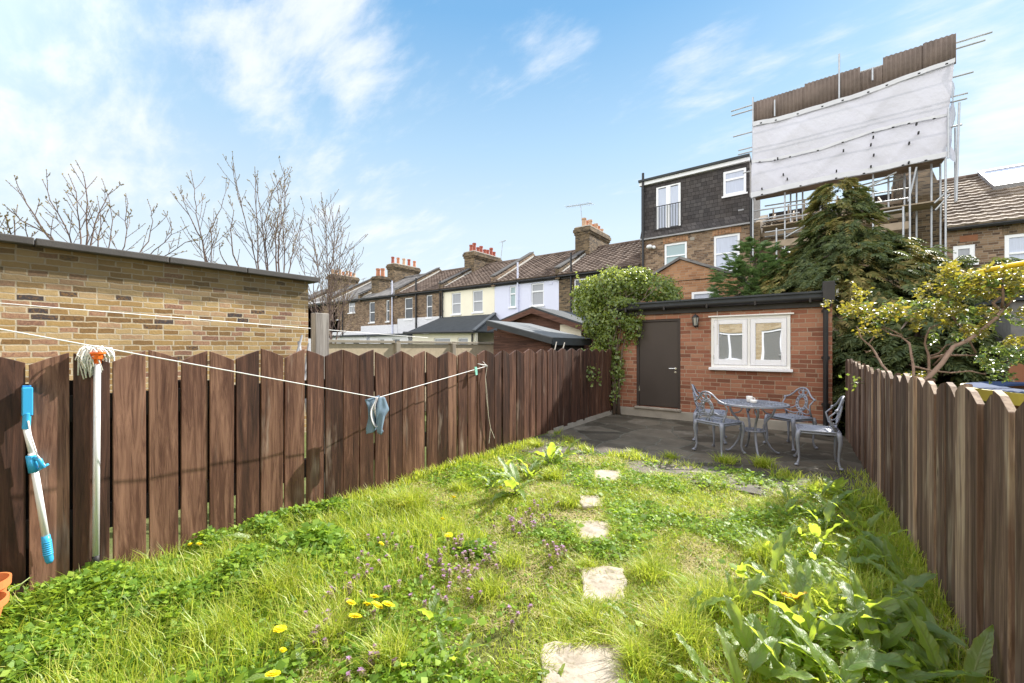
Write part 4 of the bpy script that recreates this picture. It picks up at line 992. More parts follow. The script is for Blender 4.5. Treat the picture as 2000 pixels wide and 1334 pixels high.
# house with the slate-hung dormer
def dormer_house():
    Y = YW; X0, X1 = XB[7]+.005, XB[8]-.005
    root = thing('dormer_house', 'brown brick house with dark slate-hung loft dormer and small railed balcony doors', 'house', ((X0+X1)/2, Y, -.16), 'terraced houses behind the gardens')
    zb = on_y(1258, 467, Y).z; zt = on_y(1258, 357, Y).z
    w1 = pix_rect(1297.5, 1341.5, 474, 524, Y); w2 = pix_rect(1394, 1445, 458, 530, Y)
    w = MB(); wall_y(w, X0, X1, -.16, zb, Y, .3, [w1, w2], .1); w.box((X0, Y+.31, -.16), (X1, YR+4, 5.2)); w.build('wall', M['stock_mixed'], root, fixn=False)
    window(root, w1, Y, 'sash', 'glass_frost', .09, .03); window(root, w2, Y, 'sash', 'glass_blind', .09, .03)
    for r_ in (w1, w2):
        l = MB(); n = 9
        for k in range(n):
            x = r_[0]-.06+(r_[1]-r_[0]+.12)*k/n; l.box((x+.008, Y-.012, r_[3]+.005+.05*math.sin(math.pi*(k+.5)/n)), (x+(r_[1]-r_[0]+.12)/n-.008, Y-.001, r_[3]+.24+.05*math.sin(math.pi*(k+.5)/n)))
        l.build('brick_arch', M['orange_brick'], root)
    d1 = pix_rect(1282, 1329.5, 362, 449, Y+.02); d2 = pix_rect(1413, 1457.5, 332, 380, Y+.02)
    s = MB(); wall_y(s, X0+.02, X1-.02, zb+.02, zt-.12, Y+.02, 4.2, [d1, d2], .1)
    s.add([(X0+.02, Y+.018, zb+.4), (X1-.02, Y+.018, zb+.4), (X1-.02, Y-.16, zb+.03), (X0+.02, Y-.16, zb+.03), (X0+.02, Y-.16, zb), (X1-.02, Y-.16, zb)], [(0,1,2,3),(3,2,5,4)])
    dm = s.build('dormer', M['slate_hang'], root, fixn=False)
    lb = MB(); lb.box((X0+.01, Y-.14, zb-.07), (X1-.01, Y-.001, zb-.002)); lb.build('eaves_board', M['lead'], root)
    fd = window(root, d1, Y+.02, 'double', 'glass_blind', .06, -.03, sill=False); fd.name = 'balcony_door'
    window(root, d2, Y+.02, 'top', 'glass_blind', .09, -.03)
    ra = MB(); a, b, c, d = d1; yr = Y-.14
    ra.tube([(a-.06, yr, c+.05), (b+.06, yr, c+.05)], .018, 6); ra.tube([(a-.06, yr, c+1.12), (b+.06, yr, c+1.12)], .022, 6)
    for k in range(11): x = a-.06+(b-a+.12)*k/10; ra.tube([(x, yr, c+.05), (x, yr, c+1.12)], .012, 5)
    for x in (a-.05, b+.05):
        for z in (c+.06, c+1.1): ra.tube([(x, yr, z), (x, Y+.015, z)], .014, 5)
    ra.build('balcony_rail', M['black_plastic'], root)
    f = MB(); f.box((X0-.03, Y-.12, zt-.16), (X1-.01, Y+.018, zt)); f.build('fascia', M['upvc'], root)
    r = MB(); r.box((X0-.06, Y-.2, zt+.003), (X1, Y+4.4, zt+.1)); r.build('roof', M['felt'], root)
    pipe(root, 1257.5, 338, 600, 'black_plastic', Y, .06, .12); 
    pipe(root, 1468, 384, 512, 'black_plastic', Y, .055, .12)
    br = MB(); q = on_y(1478, 430, Y); br.box((X1-.42, Y-.05, 4.0), (X1-.02, Y-.003, zb-.1)); 
    v = MB(); q = on_y(1352.5, 466, Y); v.box((q.x-.09, Y-.02, q.z-.07), (q.x+.09, Y-.001, q.z+.07)); v.build('vent', M['plinth'], root)
    v = MB(); q = on_y(1447, 410, Y); v.box((q.x-.1, Y-.0, q.z-.03), (q.x+.1, Y+.019, q.z+.03)); v.build('vent', M['lead'], root)
    L = MB(); q = on_y(1269, 483, Y-.15); L.tube([(q.x+.1, Y-.001, q.z), (q.x+.1, Y-.12, q.z)], .05, 10); L.ball((q.x, Y-.2, q.z+.02), .12, 10, 6, (1.2,1,.8)); L.ball((q.x+.2, Y-.16, q.z-.03), .08, 10, 6); L.build('security_light', M['upvc'], root)
dormer_house()
def gable_extension():
    Y = 13.2; ap = on_y(1329, 507, Y); l = on_y(1277, 536, Y); r = on_y(1440, 541, Y)
    root = thing('gabled_extension', 'orange brick extension with low gable in front of the dormered house', 'extension', (ap.x, Y, -.16))
    wn = pix_rect(1351, 1404, 569, 600, Y)
    lx = l.x-.45; lz = l.z - .28
    w = MB(); wall_y(w, lx, r.x, -.16, lz, Y, .25, [wn], .08); w.prism([(lx, Y, lz+.001), (r.x, Y, lz+.001), (r.x, Y, r.z), (ap.x, Y, ap.z), (lx, Y, lz+.002)], (0, .25, 0)); w.box((r.x-.2, Y+.26, -.16), (r.x, YW-.2, r.z-.05)); w.build('wall', M['orange_brick'], root, fixn=False)
    window(root, wn, Y, 'plain', 'glass_blind', .07, -.01)
    t = MB()
    for (p, q) in ((Vector((lx-.1, 0, lz-.03)), ap), (ap, r+Vector((.1,0,-.03)))): t.prism([(p.x, Y-.07, p.z+.012), (q.x, Y-.07, q.z+.012), (q.x, Y-.07, q.z+.09), (p.x, Y-.07, p.z+.09)], (0, YW-Y-.2, 0))
    t.build('roof', M['tile_grey'], root)
gable_extension()

# house under repair and its scaffold
def house_under_repair():
    X0, X1 = XB[8]+.005, 3.5; Y = YW+.15
    root = thing('roofless_house', 'dark brick house with its roof stripped off under the white sheeting', 'house', (0, Y, -.16), 'terraced houses behind the gardens')
    h = [(-.4, .75, 3.1, 4.5)]; w = MB(); wall_y(w, X0, X1, -.16, 5.95, Y, .3, h, .1); w.build('wall', M['stock_dark'], root, fixn=False); window(root, h[0], Y, 'sash', 'glass')
    for x, nm in ((X0, 0), (X1-.75, 1)):
        p = MB(); p.prism([(x, Y+.31 if not nm else Y-.02, 5.0), (x, Y+.31 if not nm else Y-.02, 6.6), (x, Y+1.6, 8.0 if nm else 7.0), (x, YR, 9.0 if nm else 7.9), (x, YR+3.5, 6.0), (x, YR+3.5, 4.8)], (.72 if nm else .3, 0, 0)); p.build('party_wall', M['stock_dark'], root)
    j = MB()
    for k in range(6): xx = X0+.6+k*.75; j.bar((xx, Y+.1, 6.0), (xx, YR, 7.8), .05, .15)
    j.build('rafter', M['scaf_board'], root)
    b = MB(); b.box((X0+.3, Y+.05, 5.955), (X1-.8, Y+.25, 6.1)); b.build('wall_plate', M['scaf_board'], root)
    f = MB(); f.box((X0+.31, 24.0, 4.8), (X1-.73, 24.25, 8.05)); f.build('front_wall', M['shed_dark'], root)
    for k in range(8): f = MB(); xx = X0+.5+k*.62; f.bar((xx, 23.95, 5.0), (xx, 23.95, 8.2+.12*(k % 3)), .07, .1); f.build('stud', M['scaf_board'], root)
    f = MB(); f.box((X0+.35, 20.4, 6.25), (X1-.75, 20.6, 6.55)); f.box((X0+.35, 21.8, 7.0), (X1-.75, 21.95, 7.2)); f.build('purlin', M['scaf_board'], root)
    pr = MB(); a = on_y(1486, 428, Y-.2); pr.box((X0+.02, Y-.28, -.1), (X0+.36, Y-.002, 6.5)); pr.build('brick_pier', M['stock_dark'], root)
    sl = MB(); q = on_y(1500, 455, Y)
    for k in range(7): sl.bar((X0+.35+k*.04, Y+.02+k*.2, 6.35+k*.1), (X0+.75+k*.03, Y-.05+k*.2, 6.1+k*.1), .18, .02)
    sl.build('broken_slates', M['slate_hang'], root)
house_under_repair()
def scaffold():
    Y = 18.3; Yb = 19.2; P = lambda cx, cy, Y=Y: on_y(1400+.38986*cx, 40+.38986*cy, Y)
    root = thing('scaffold', 'tall tube scaffold with white sheeting and rusty corrugated screen above a house', 'scaffold', (.7, Y, -.16))
    def pole(pts, r=.027, nm='pole'): m = MB(); m.tube(pts, r, 8); return m.build(nm, M['galv'], root)
    def vert(cx, cy0, cy1, Yp=Y): a = P(cx, cy0, Yp); b = P(cx, cy1, Yp); pole([(a.x, Yp, b.z), (a.x, Yp, a.z)], nm='standard')
    vert(181, 384, 1205, Y-.1); vert(341, 860, 1260); vert(783, 770, 1180); vert(967, 735, 1180, Y-.25); vert(1146, 690, 1260, Y-.2); vert(1120, 690, 1260, Yb); vert(1195, 538, 910, Yb-.3); vert(934, 932, 1180, Y-.5)
    vert(299, 1040, 1290, Y-.4); vert(613, 168, 390, Y-.12); vert(940, 765, 1040, Yb); vert(370, 860, 1030, Yb); vert(400, 865, 1030, Yb); vert(290, 398, 480, Y-.1); vert(780, 236, 300, Y-.1); vert(1160, 440, 690, Y-.3)
    def lx(c0, c1, cy, Yp, over=0): a = P(c0, cy, Yp); b = P(c1, cy, Yp); pole([(a.x, Yp, a.z), (b.x, Yp, a.z)], nm='ledger')
    zt = P(1196, 110).z
    # ledgers stick out of both ends
    for (cl, cr, z) in ((70, 1385, zt+.02), (72, 1350, zt-.16), (80, 1290, zt-1.02), (104, 1258, zt-1.78), (106, 1262, zt-1.62), (130, 1233, zt-2.55)):
        a, b = P(cl, 400), P(cr, 200); pole([(a.x, Y+.08, z), (b.x, Y+.08, z)], nm='ledger')
    for (c0, cy0, c1, cy1) in ((185,1000,415,963), (230,1008,640,945), (785,970,930,946), (785,915,960,890), (240,1062,500,1025)): 
        a, b = P(c0, cy0, Y-.05), P(c1, cy1, Y-.05); pole([a, b], nm='ledger')
    for (c0, cy0, c1, cy1) in ((345,1085,640,910), (690,870,900,760), (325,1140,385,1175), (1200,905,1215,410), (960,905,1000,735)): pole([P(c0, cy0, Y-.12), P(c1, cy1, Y-.12)], nm='brace')
    for (cx, cy0, cy1, yy) in ((430,850,1100,Yb),(520,830,1000,Yb-.3),(640,800,900,Yb),(860,770,1000,Yb-.2),(1000,735,1100,Yb),(1075,720,1150,Yb-.4)): vert(cx, cy0, cy1, yy)
    for (c0, cy0, c1, cy1, yy) in ((240,930,560,880,Yb), (185,955,480,912,Y), (560,905,960,840,Yb), (690,1000,960,955,Yb), (240,1085,560,1040,Yb), (700,850,930,792,Yb), (690,835,900,780,Yb), (1090,915,1160,850,Y), (1095,950,1170,870,Y)): pole([P(c0, cy0, yy), P(c1, cy1, yy)], nm='ledger')
    for (c0, cy0, c1, cy1) in ((225,1128,490,1090), (790,1046,962,1028)):
        a, b = P(c0, cy0, Y), P(c1, cy1, Y); m = MB(); m.box((a.x, Y-.03, a.z-.12), (b.x, Y+.02, a.z+.12)); m.build('toe_board', M['scaf_board'], root)
    m = MB(); 
    for k in range(4): m.box((P(230,900).x, Y+.05+.23*k, 6.0), (P(1150,900).x, Y+.26+.23*k, 6.04))
    m.build('platform', M['scaf_board'], root)
    zp = P(600, 790).z + .12; m = MB()
    for k in range(6): m.box((P(178,880).x, Y-.06+.22*k, zp), (P(1165,690).x, Y+.15+.22*k, zp+.04))
    m.build('working_platform', M['tin'], root)
    for k, z in enumerate((P(181,560).z, P(700,640).z)):
        pass
    # sheeting: gridded cloth laced to the tubes, sagging between the ties
    top = [(182,512),(310,488),(520,425),(720,365),(980,268),(1190,195)]; mid = [(176,705),(300,690),(520,640),(770,555),(950,510),(1160,470)]; bot = [(172,893),(330,858),(560,806),(780,768),(960,728),(1148,690)]
    def edge(e, s): return np.interp(s, np.linspace(0,1,len(e)), [q[0] for q in e]), np.interp(s, np.linspace(0,1,len(e)), [q[1] for q in e])
    def cloth(e0, e1, name, dy, n=64, k=20, ph=0):
        vs = []
        for i in range(k+1):
            t = i/k
            for j in range(n+1):
                s = j/n; a, b = edge(e0, s), edge(e1, s); cx, cy = a[0]+(b[0]-a[0])*t, a[1]+(b[1]-a[1])*t
                w = P(cx, cy, Y-.13); sag = .06*math.sin(math.pi*t)*(.6+.4*math.sin(s*5+ph)) + .012*math.sin(s*34+2*math.sin(t*3))*(t**2) + .014*math.sin(s*11 - t*3+ph) + .012*math.sin(s*19+t*5) + .03*(1-abs(math.sin(s*8+t*2.2+ph)))**6*math.sin(math.pi*t) + .022*(1-abs(math.sin(s*13-t*3.1)))**8 + .1*max(0, s-.88)*math.sin(t*14)
                vs.append((w.x, Y-.13-dy-sag, w.z))
        mb = MB(); mb.add(vs, [(i*(n+1)+j, i*(n+1)+j+1, (i+1)*(n+1)+j+1, (i+1)*(n+1)+j) for i in range(k) for j in range(n)])
        o = mb.build(name, M['sheet'], root, smooth=True, fixn=False); return o
    s1 = cloth(top, [(x, y+12) for x, y in mid], 'sheeting', .02); s2 = cloth(mid, bot, 'sheeting', .04, ph=2)
    for (par, e, off, dy) in ((s1, top, 22, .05), (s2, mid, 14, .06), (s2, bot, -26, .1)):
        vs = []
        for j in range(65):
            s = j/64; c = edge(e, s)
            for q in (0, off): w = P(c[0], c[1]+q, Y-.13); vs.append((w.x, Y-.15-dy-.035*abs(math.sin(s*23)), w.z))
        mb = MB(); mb.add(vs, [(2*j, 2*j+1, 2*j+3, 2*j+2) for j in range(64)]); mb.build('hem', M['hem'], par, smooth=True, fixn=False)
    rnd = random.Random(5)
    def tie(lo, hi): ti = MB(); ti.box(lo, hi); ti.build('tie', M['rubber'], s1)
    for e, n in ((top, 9), (mid, 9), (bot, 6)):
        for k in range(n):
            c = edge(e, (k+.5+rnd.uniform(-.2,.2))/n); w = P(c[0], c[1]+(8 if e is not bot else -10), Y-.3); tie((w.x-.03, Y-.32, w.z-.012), (w.x+.03, Y-.27, w.z+.012))
    for (cx, cy) in ((333,770),(353,792),(600,752),(773,730),(787,672),(773,620),(785,582),(635,650),(965,612),(963,710),(1002,515),(1012,560),(226,842),(305,690)):
        w = P(cx, cy, Y-.34); tie((w.x-.022, Y-.36, w.z-.035), (w.x+.018, Y-.24, w.z+.03))
    # loose end of the sheet flapping round the right end
    rnd = random.Random(8); vs = []; n, k = 10, 18
    for i in range(k+1):
        for j in range(n+1):
            t, s = i/k, j/n; cx = 1165+60*s*(.35+.65*abs(math.sin(t*4.2))); cy = 190+500*t - 20*s; w = P(cx, cy, Y-.1)
            vs.append((w.x+.05*math.sin(t*17+s*5), Y-.12+.9*s*.8+.09*math.sin(t*11+s*7), w.z+.05*math.sin(s*6)))
    mb = MB(); mb.add(vs, [(i*(n+1)+j, i*(n+1)+j+1, (i+1)*(n+1)+j+1, (i+1)*(n+1)+j) for i in range(k) for j in range(n)]); mb.build('loose_sheet', M['sheet'], root, smooth=True, fixn=False)
    # corrugated iron, three lengths
    def tin(c0, c1, zlo, zhi, yo):
        a, b = P(c0, 300).x, P(c1, 300).x; n = int((b-a)/.019); vs = []
        for z in (zlo, (zlo+zhi)/2, zhi):
            for j in range(n+1): x = a+(b-a)*j/n; vs.append((x, Y-.02-yo+.022*math.sin(x*2*math.pi/.115), z))
        mb = MB(); mb.add(vs, [(i*(n+1)+j, i*(n+1)+j+1, (i+1)*(n+1)+j+1, (i+1)*(n+1)+j) for i in range(2) for j in range(n)]); o = mb.build('corrugated_sheet', M['tin'], root, smooth=True, fixn=False); o.modifiers.new('t', 'SOLIDIFY').thickness = .006
    z0 = P(185, 410).z; z1 = P(718, 236).z
    tin(186, 450, P(205, 512).z-.1, z0, .0); tin(440, 718, P(470,440).z-.1, z1, .03); tin(700, 845, P(780,330).z-.1, P(718,262).z, .0); tin(832, 1040, P(920,290).z-.1, P(832,190).z, .04); tin(1030, 1194, P(1100,235).z-.1, P(1194,72).z, .07)
scaffold()
def right_house():
    X0, X1 = 3.51, 8.2; Y = YW
    root = thing('terraced_house', 'brown brick house with skylight in a buff tiled roof right of the scaffold', 'house', (5, Y, -.16), 'terraced houses behind the gardens')
    w1 = pix_rect(1861.5, 1905, 478.5, 515, Y); w2 = pix_rect(1962, 2040, 455, 530, Y)
    w = MB(); wall_y(w, X0, X1, -.16, ZE-.02, Y, .3, [w1, w2], .1); w.box((X0, Y+.31, -.16), (X1, YR+4, 5.0)); w.build('wall', M['stock_mixed'], root, fixn=False)
    window(root, w1, Y, 'plain', 'glass_net', .12, .02); window(root, w2, Y, 'sash', 'glass_blind', .1, .02)
    f = MB(); f.box((w1[0]+.15, Y-.01, w1[3]+.1), (w1[0]+.55, Y-.001, w1[3]+.3)); f.build('air_brick', M['rust'], root)
    l = MB(); n = 9
    for k in range(n): x = w2[0]-.05+(w2[1]-w2[0]+.1)*k/n; l.box((x+.008, Y-.012, w2[3]+.005), (x+.1, Y-.001, w2[3]+.27))
    l.build('brick_arch', M['stock_dark'], root)
    zr = 8.05; r = MB(); tiled_slope(r, X0, X1, Y-.22, ZE, YR, zr); r.add([(X0,YR,zr),(X1,YR,zr),(X1,YR+4,ZE),(X0,YR+4,ZE)], [(0,1,2,3)]); ro = r.build('roof', M['tile_buff'], root, fixn=False)
    k = MB(); k.tube([(X0, YR, zr+.03), (X1, YR, zr+.03)], .1, 8); k.build('ridge_tile', M['tile_brown'], ro)
    g = MB(); g.tube([(X0+.02, Y-.17, ZE-.06), (X1, Y-.17, ZE-.06)], .07, 8); g.build('gutter', M['black_plastic'], root)
    # skylight lies in the slope
    sl = (zr-ZE)/(YR-Y+.22); n_ = Vector((0, -sl, 1)).normalized(); up = Vector((0, 1, sl)).normalized()
    def on_slope(px, py):
        d = ray(px, py); # solve z = ZE + sl*(y-(Y-.22))
        t = (ZE - sl*(Y-.22) - H) / (d.z - sl*d.y); return Vector((0,0,H)) + d*t
    a = on_slope(1946, 370); b = on_slope(1930, 342); x0, x1 = a.x, a.x+1.5; c0 = a; L = max(1.0, (b-a).dot(up))
    def q(x, s, h): v = Vector((x, c0.y, c0.z)) + up*s + n_*h; return v
    s = MB()
    for (xa, xb, sa, sb) in ((x0-.1, x1+.1, -.12, 0), (x0-.1, x1+.1, L, L+.12), (x0-.1, x0, .001, L-.001), (x1, x1+.1, .001, L-.001)): s.prism([q(xa,sa,.02), q(xb,sa,.02), q(xb,sb,.02), q(xa,sb,.02)], n_*.16)
    sk = s.build('skylight', M['lead'], root); p = MB(); p.add([q(x0,0,.14), q(x1,0,.14), q(x1,L,.14), q(x0,L,.14)], [(0,1,2,3)]); p.build('pane', M['glass_blind'], sk, fixn=False)
right_house()

# house behind the camera: seen mirrored in the shed window
def own_house():
    Y = -2.4; root = thing('brick_house', 'buff brick house with white garden door, mirrored in the shed window', 'house', (-1.5, Y, 0))
    hs = [(-3.6, -2.05, .75, 2.05), (-1.75, -.85, .05, 2.15), (1.0, 2.2, .8, 2.0)]
    w = MB(); tmp = MB(); wall_y(tmp, -2.6, 7.0, -.1, 5.6, 0, .3, [(-h[1], -h[0], h[2], h[3]) for h in hs], .1)
    w.v = [(-x, Y-y, z) for (x, y, z) in tmp.v]; w.f = tmp.f; w.t = tmp.t; w.build('wall', M['beige_brick'], root, fixn=False)
    def fr(a, b, c, d, nm, mull):
        f = MB(); t = .09; y0, y1 = Y-.04, Y-.1
        for (x0, x1, z0, z1) in ((a, a+t, c, d), (b-t, b, c, d), (a+t+.001, b-t-.001, d-t, d), (a+t+.001, b-t-.001, c, c+t)): f.box((x0, y1, z0), (x1, y0, z1))
        if mull: f.box(((a+b)/2-.05, y1, c+t+.001), ((a+b)/2+.05, y0, d-t-.001))
        o = f.build(nm, M['upvc'], root); p = MB(); p.add([(a+.02, Y-.08, c+.02), (b-.02, Y-.08, c+.02), (b-.02, Y-.08, d-.02), (a+.02, Y-.08, d-.02)], [(0,3,2,1)]); p.build('pane', M['glass_own'], o, fixn=False)
        s = MB(); s.box((a-.05, Y-.03, c-.07), (b+.05, Y+.07, c-.001)); s.build('sill', M['white_paint'], o); return o
    fr(*hs[0], 'window', True); dr = fr(*hs[1], 'door', False); fr(*hs[2], 'window', True)
    h = MB(); h.box((-.93, Y-.035, .95), (-.89, Y-.02, 1.2)); h.tube([(-.91, Y-.02, 1.1), (-.91, Y+.03, 1.1), (-1.02, Y+.03, 1.1)], .01, 8); h.build('handle', M['steel'], dr)
    r = MB(); r.box((-7.2, Y-5, 5.61), (2.8, Y+.3, 5.8)); r.build('roof', M['tile_brown'], root)
own_house()

# ------------------------------------------------------------------ neighbours' gardens
def left_wall():
    X = -7.5; Y1 = on_x(602, 560, X).y; root = thing('brick_wall', 'tall yellow stock brick wall with dark stone coping beyond the fence', 'wall', (X, 0, -.16))
    w = MB(); w.box((X-.33, -4.5, -.16), (X, Y1, 2.6)); w.build('masonry', M['stock_yellow'], root)
    c = MB(); y = -4.5; rnd = random.Random(2)
    while y < Y1+.1:
        l = min(rnd.choice((.9, 1.0, 1.25)), Y1+.16-y); dz = rnd.uniform(-.004, .004); c.box((X-.42, y+.004, 2.601), (X+.11, y+l-.004, 2.69+dz)); y += l
    c.build('coping', M['coping'], root, bevel=.012)
left_wall()
def panel_wall():
    X = -7.62; ya = 4.12; yb = 14.6; root = thing('concrete_panel_wall', 'low pebbledashed concrete panel wall between the gardens', 'wall', (X, 8, -.16))
    for k in range(6):
        y = ya + k*1.78
        for j in range(4):
            p = MB(); p.box((X-.03, y+.07, -.16+j*.41), (X+.02, y+1.72, .245+j*.41)); p.build('panel', M['pebbledash'], root, bevel=.006)
        c = MB(); c.box((X-.07, y+.07, 1.487), (X+.06, y+1.72, 1.545)); c.build('capping', M['concrete'], root, bevel=.006)
    for k in range(7): y = ya + k*1.78; q = MB(); q.box((X-.08, y-.06, -.16), (X+.1, y+.06, 1.5)); q.build('post', M['concrete'], root, bevel=.01)
panel_wall()
q = on_x(625, 612, -4.25); pm = MB(); pm.box((q.x-.05, q.y-.075, -.16), (q.x+.05, q.y+.075, q.z)); o = pm.build('timber_post', M['post_grey'], None, (q.x, q.y, -.16), bevel=.006); tag(o, 'weathered silver-grey timber post standing behind the fence near the brick wall', 'post')
for i, (xa, ya, xb, yb) in enumerate([(577,702,590,655),(588,700,584,668),(606,702,618,660),(600,700,604,672)]):
    r = MB(); a, b = on_x(xa, ya, -4.6-.1*i), on_x(xb, yb, -4.75-.1*i); d_ = (a-b).normalized(); a = a + d_*(a.z+.1)/max(.2, -d_.z); r.tube([a, b], .014+.004*(i % 2), 8); o = r.build('garden_cane', M['cane_grey'], None, a); tag(o, 'thin grey tube leaning behind the fence by the timber post', 'cane', 'grey tubes leaning by the timber post')
def pent_shed():
    Yf = 7.15; c = on_y(1076, 660, Yf); l = on_y(964, 640, Yf); X1 = c.x; X0 = l.x; zl, zr = 1.93, 1.56; D = 1.5
    root = thing('pent_shed', 'low brown timber shed with sloping felt roof behind the fence', 'shed', ((X0+X1)/2, Yf, -.16))
    w = MB(); n = 13
    for k in range(n):     # shiplap boards across the front
        w.cur = random.random(); z = -.1 + k*.145; hi = z+.142
        w.prism([(X0, Yf+.012, z), (X1, Yf+.012, min(z, zr-.05)), (X1, Yf, min(hi, zr-.04)), (X0, Yf, min(hi, zl-.05))] if hi > zr else [(X0, Yf-.006, z), (X1, Yf-.006, z), (X1, Yf, hi), (X0, Yf, hi)], (0, .03, 0))
    w.build('front_boards', M['shed_wood'], root)
    s = MB()
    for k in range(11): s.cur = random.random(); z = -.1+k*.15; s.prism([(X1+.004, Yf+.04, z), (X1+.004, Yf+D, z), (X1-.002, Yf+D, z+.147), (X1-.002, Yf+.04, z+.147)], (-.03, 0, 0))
    s.box((X0+.05, Yf+D-.04, -.1), (X1-.04, Yf+D, 1.5)); s.build('side_boards', M['shed_dark'], root)  # side gets the darker boards to stand in for shade falling on it
    r = MB(); r.prism([(X0-.08, Yf-.14, zl+.01), (X1+.12, Yf-.14, zr-.03), (X1+.12, Yf-.14, zr+.035), (X0-.08, Yf-.14, zl+.075)], (0, D+.25, 0)); r.build('roof', M['felt_pale'], root)
    f = MB(); f.box((X1+.121, Yf-.14, zr-.12), (X1+.14, Yf+D+.1, zr+.03)); f.prism([(X0-.08, Yf-.143, zl-.05), (X1+.12, Yf-.143, zr-.1), (X1+.12, Yf-.143, zr+.02), (X0-.08, Yf-.143, zl+.06)], (0, -.02, 0)); f.build('edge_board', M['felt'], root)
pent_shed()
for i, (xa, ya, xb, yb) in enumerate([(1082,690,1087,668),(1097,690,1103,669)]):
    r = MB(); a, b = on_x(xa, ya, -3.9), on_x(xb, yb, -3.95); r.tube([Vector((a.x, a.y, -.1)), a, b], .01, 6); o = r.build('garden_cane', M['twine'], None, Vector((a.x, a.y, -.1))); tag(o, 'pale bamboo cane sticking up between the dark shed side and the fence', 'cane', 'bamboo canes by the dark shed')
def gabled_shed():
    Y = 9.7; ap = on_y(1046, 603, Y); l = on_y(966, 634, Y); r = on_y(1137, 632, Y)
    root = thing('gabled_shed', 'brown gabled shed with cream side panel behind the low felt-roofed shed', 'shed', (ap.x, Y, -.16))
    ze = l.z; w = MB(); w.prism([(l.x+.1, Y, -.16), (r.x-.1, Y, -.16), (r.x-.1, Y, ze-.02), (ap.x, Y, ap.z-.04), (l.x+.1, Y, ze-.02)], (0, 2.6, 0)); w.build('wall', M['shed_wood'], root)
    c = MB(); a, b = on_y(1094, 632, Y-.02), on_y(1135, 632, Y-.02); c.box((a.x, Y-.025, 1.2), (b.x, Y-.002, ze-.08)); c.build('cream_panel', M['cream'], root)
    t = MB()
    for (p, q) in ((l+Vector((-.12,0,-.06)), ap), (ap, r+Vector((.12,0,-.06)))): t.prism([(p.x, Y-.18, p.z), (q.x, Y-.18, q.z), (q.x, Y-.18, q.z+.05), (p.x, Y-.18, p.z+.05)], (0, 2.95, 0))
    t.build('roof', M['felt'], root)
    b = MB()
    for (p, q) in ((l+Vector((-.12,0,-.06)), ap), (ap, r+Vector((.12,0,-.06)))): b.prism([(p.x, Y-.185, p.z-.14), (q.x, Y-.185, q.z-.14), (q.x, Y-.185, q.z-.002), (p.x, Y-.185, p.z-.002)], (0, -.02, 0))
    b.build('barge_board', M['shed_wood'], root)
gabled_shed()
def dark_fence():
    root = thing('panel_fence', 'dark timber panel fence deep in shade behind the rose bush', 'fence', (3.5, 10.0, -.16)); b = MB()
    for k in range(60): b.cur = random.random(); x = .5+k*.12; b.box((x, 9.99+.012*(k % 2), -.16), (x+.125, 10.01+.012*(k % 2), 1.55+.02*math.sin(k*.3)))
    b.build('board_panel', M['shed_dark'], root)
    for x in (1.8, 3.6, 5.4): q = MB(); q.box((x, 9.89, -.16), (x+.09, 9.985, 1.6)); q.build('post', M['shed_dark'], root)
dark_fence()
def store():
    a = on_y(1974, 588, 8.4); root = thing('rendered_outhouse', 'grey pebbledashed outhouse wall behind the rose leaves', 'outhouse', (a.x+.9, 8.4, -.16))
    w = MB(); w.box((a.x, 8.4, -.16), (a.x+2.2, 9.6, a.z)); w.build('wall', M['dark_pebble'], root, bevel=.02)
    r = MB(); r.box((a.x-.05, 8.34, a.z+.002), (a.x+2.3, 9.7, a.z+.07)); r.build('roof', M['felt'], root)
store()
def trampoline():
    c = Vector((2.95, 6.9, 0)); rx = 1.5; z = .9
    root = thing('trampoline', 'round garden trampoline with blue and yellow padded rim and yellow pole sleeves', 'trampoline', c)
    rp = MB(); rp.tube([(c.x+rx*math.cos(q), c.y+rx*math.sin(q), z) for q in np.linspace(0, 2*math.pi, 49)[:-1]], .025, 8, closed=True); rp.build('rim', M['galv'], root)
    def ring(r0, r1, z0, z1, m, nm):
        vs = []; n = 48
        for k in range(n):
            a = 2*math.pi*k/n; vs += [(c.x+r*math.cos(a), c.y+r*math.sin(a), zz) for (r, zz) in ((r0,z1),(r1,z1),(r1,z0),(r0,z0))]
        b = MB(); b.add(vs, [(4*k+q, 4*k+(q+1) % 4, 4*((k+1) % n)+(q+1) % 4, 4*((k+1) % n)+q) for k in range(n) for q in range(4)]); b.build(nm, m, root)
    ring(rx-.28, rx+.03, z+.03, z+.055, M['blue_pad'], 'safety_pad'); ring(rx+.031, rx+.06, z-.07, z+.05, M['yellow_pad'], 'pad_skirt')
    mt = MB(); mt.lathe([(rx-.3, .0), (.01, -.005)], (c.x, c.y, z), 40); mt.build('jumping_mat', M['rubber'], root)
    for k in range(4):
        a = R(45+90*k); l = MB(); r1 = rx+.02
        l.tube([(c.x+r1*math.cos(a-.16), c.y+r1*math.sin(a-.16), z), (c.x+r1*math.cos(a-.16), c.y+r1*math.sin(a-.16), .0), (c.x+r1*math.cos(a+.16), c.y+r1*math.sin(a+.16), .0), (c.x+r1*math.cos(a+.16), c.y+r1*math.sin(a+.16), z)], .022, 8); l.build('leg', M['galv'], root)
    for k in range(5):
        a = R((0,55,305,110,260)[k]); l = MB(); r1 = rx+.09; l.tube([(c.x+r1*math.cos(a), c.y+r1*math.sin(a), .35), (c.x+r1*math.cos(a), c.y+r1*math.sin(a), 2.18)], .022, 8); l.build('net_pole', M['galv'], root)
    tr = MB(); tr.tube([(c.x+(rx+.09)*math.cos(q), c.y+(rx+.09)*math.sin(q), 2.2) for q in np.linspace(0, 2*math.pi, 49)[:-1]], .026, 8, closed=True); tr.build('top_ring', M['yellow_foam'], root)
trampoline()
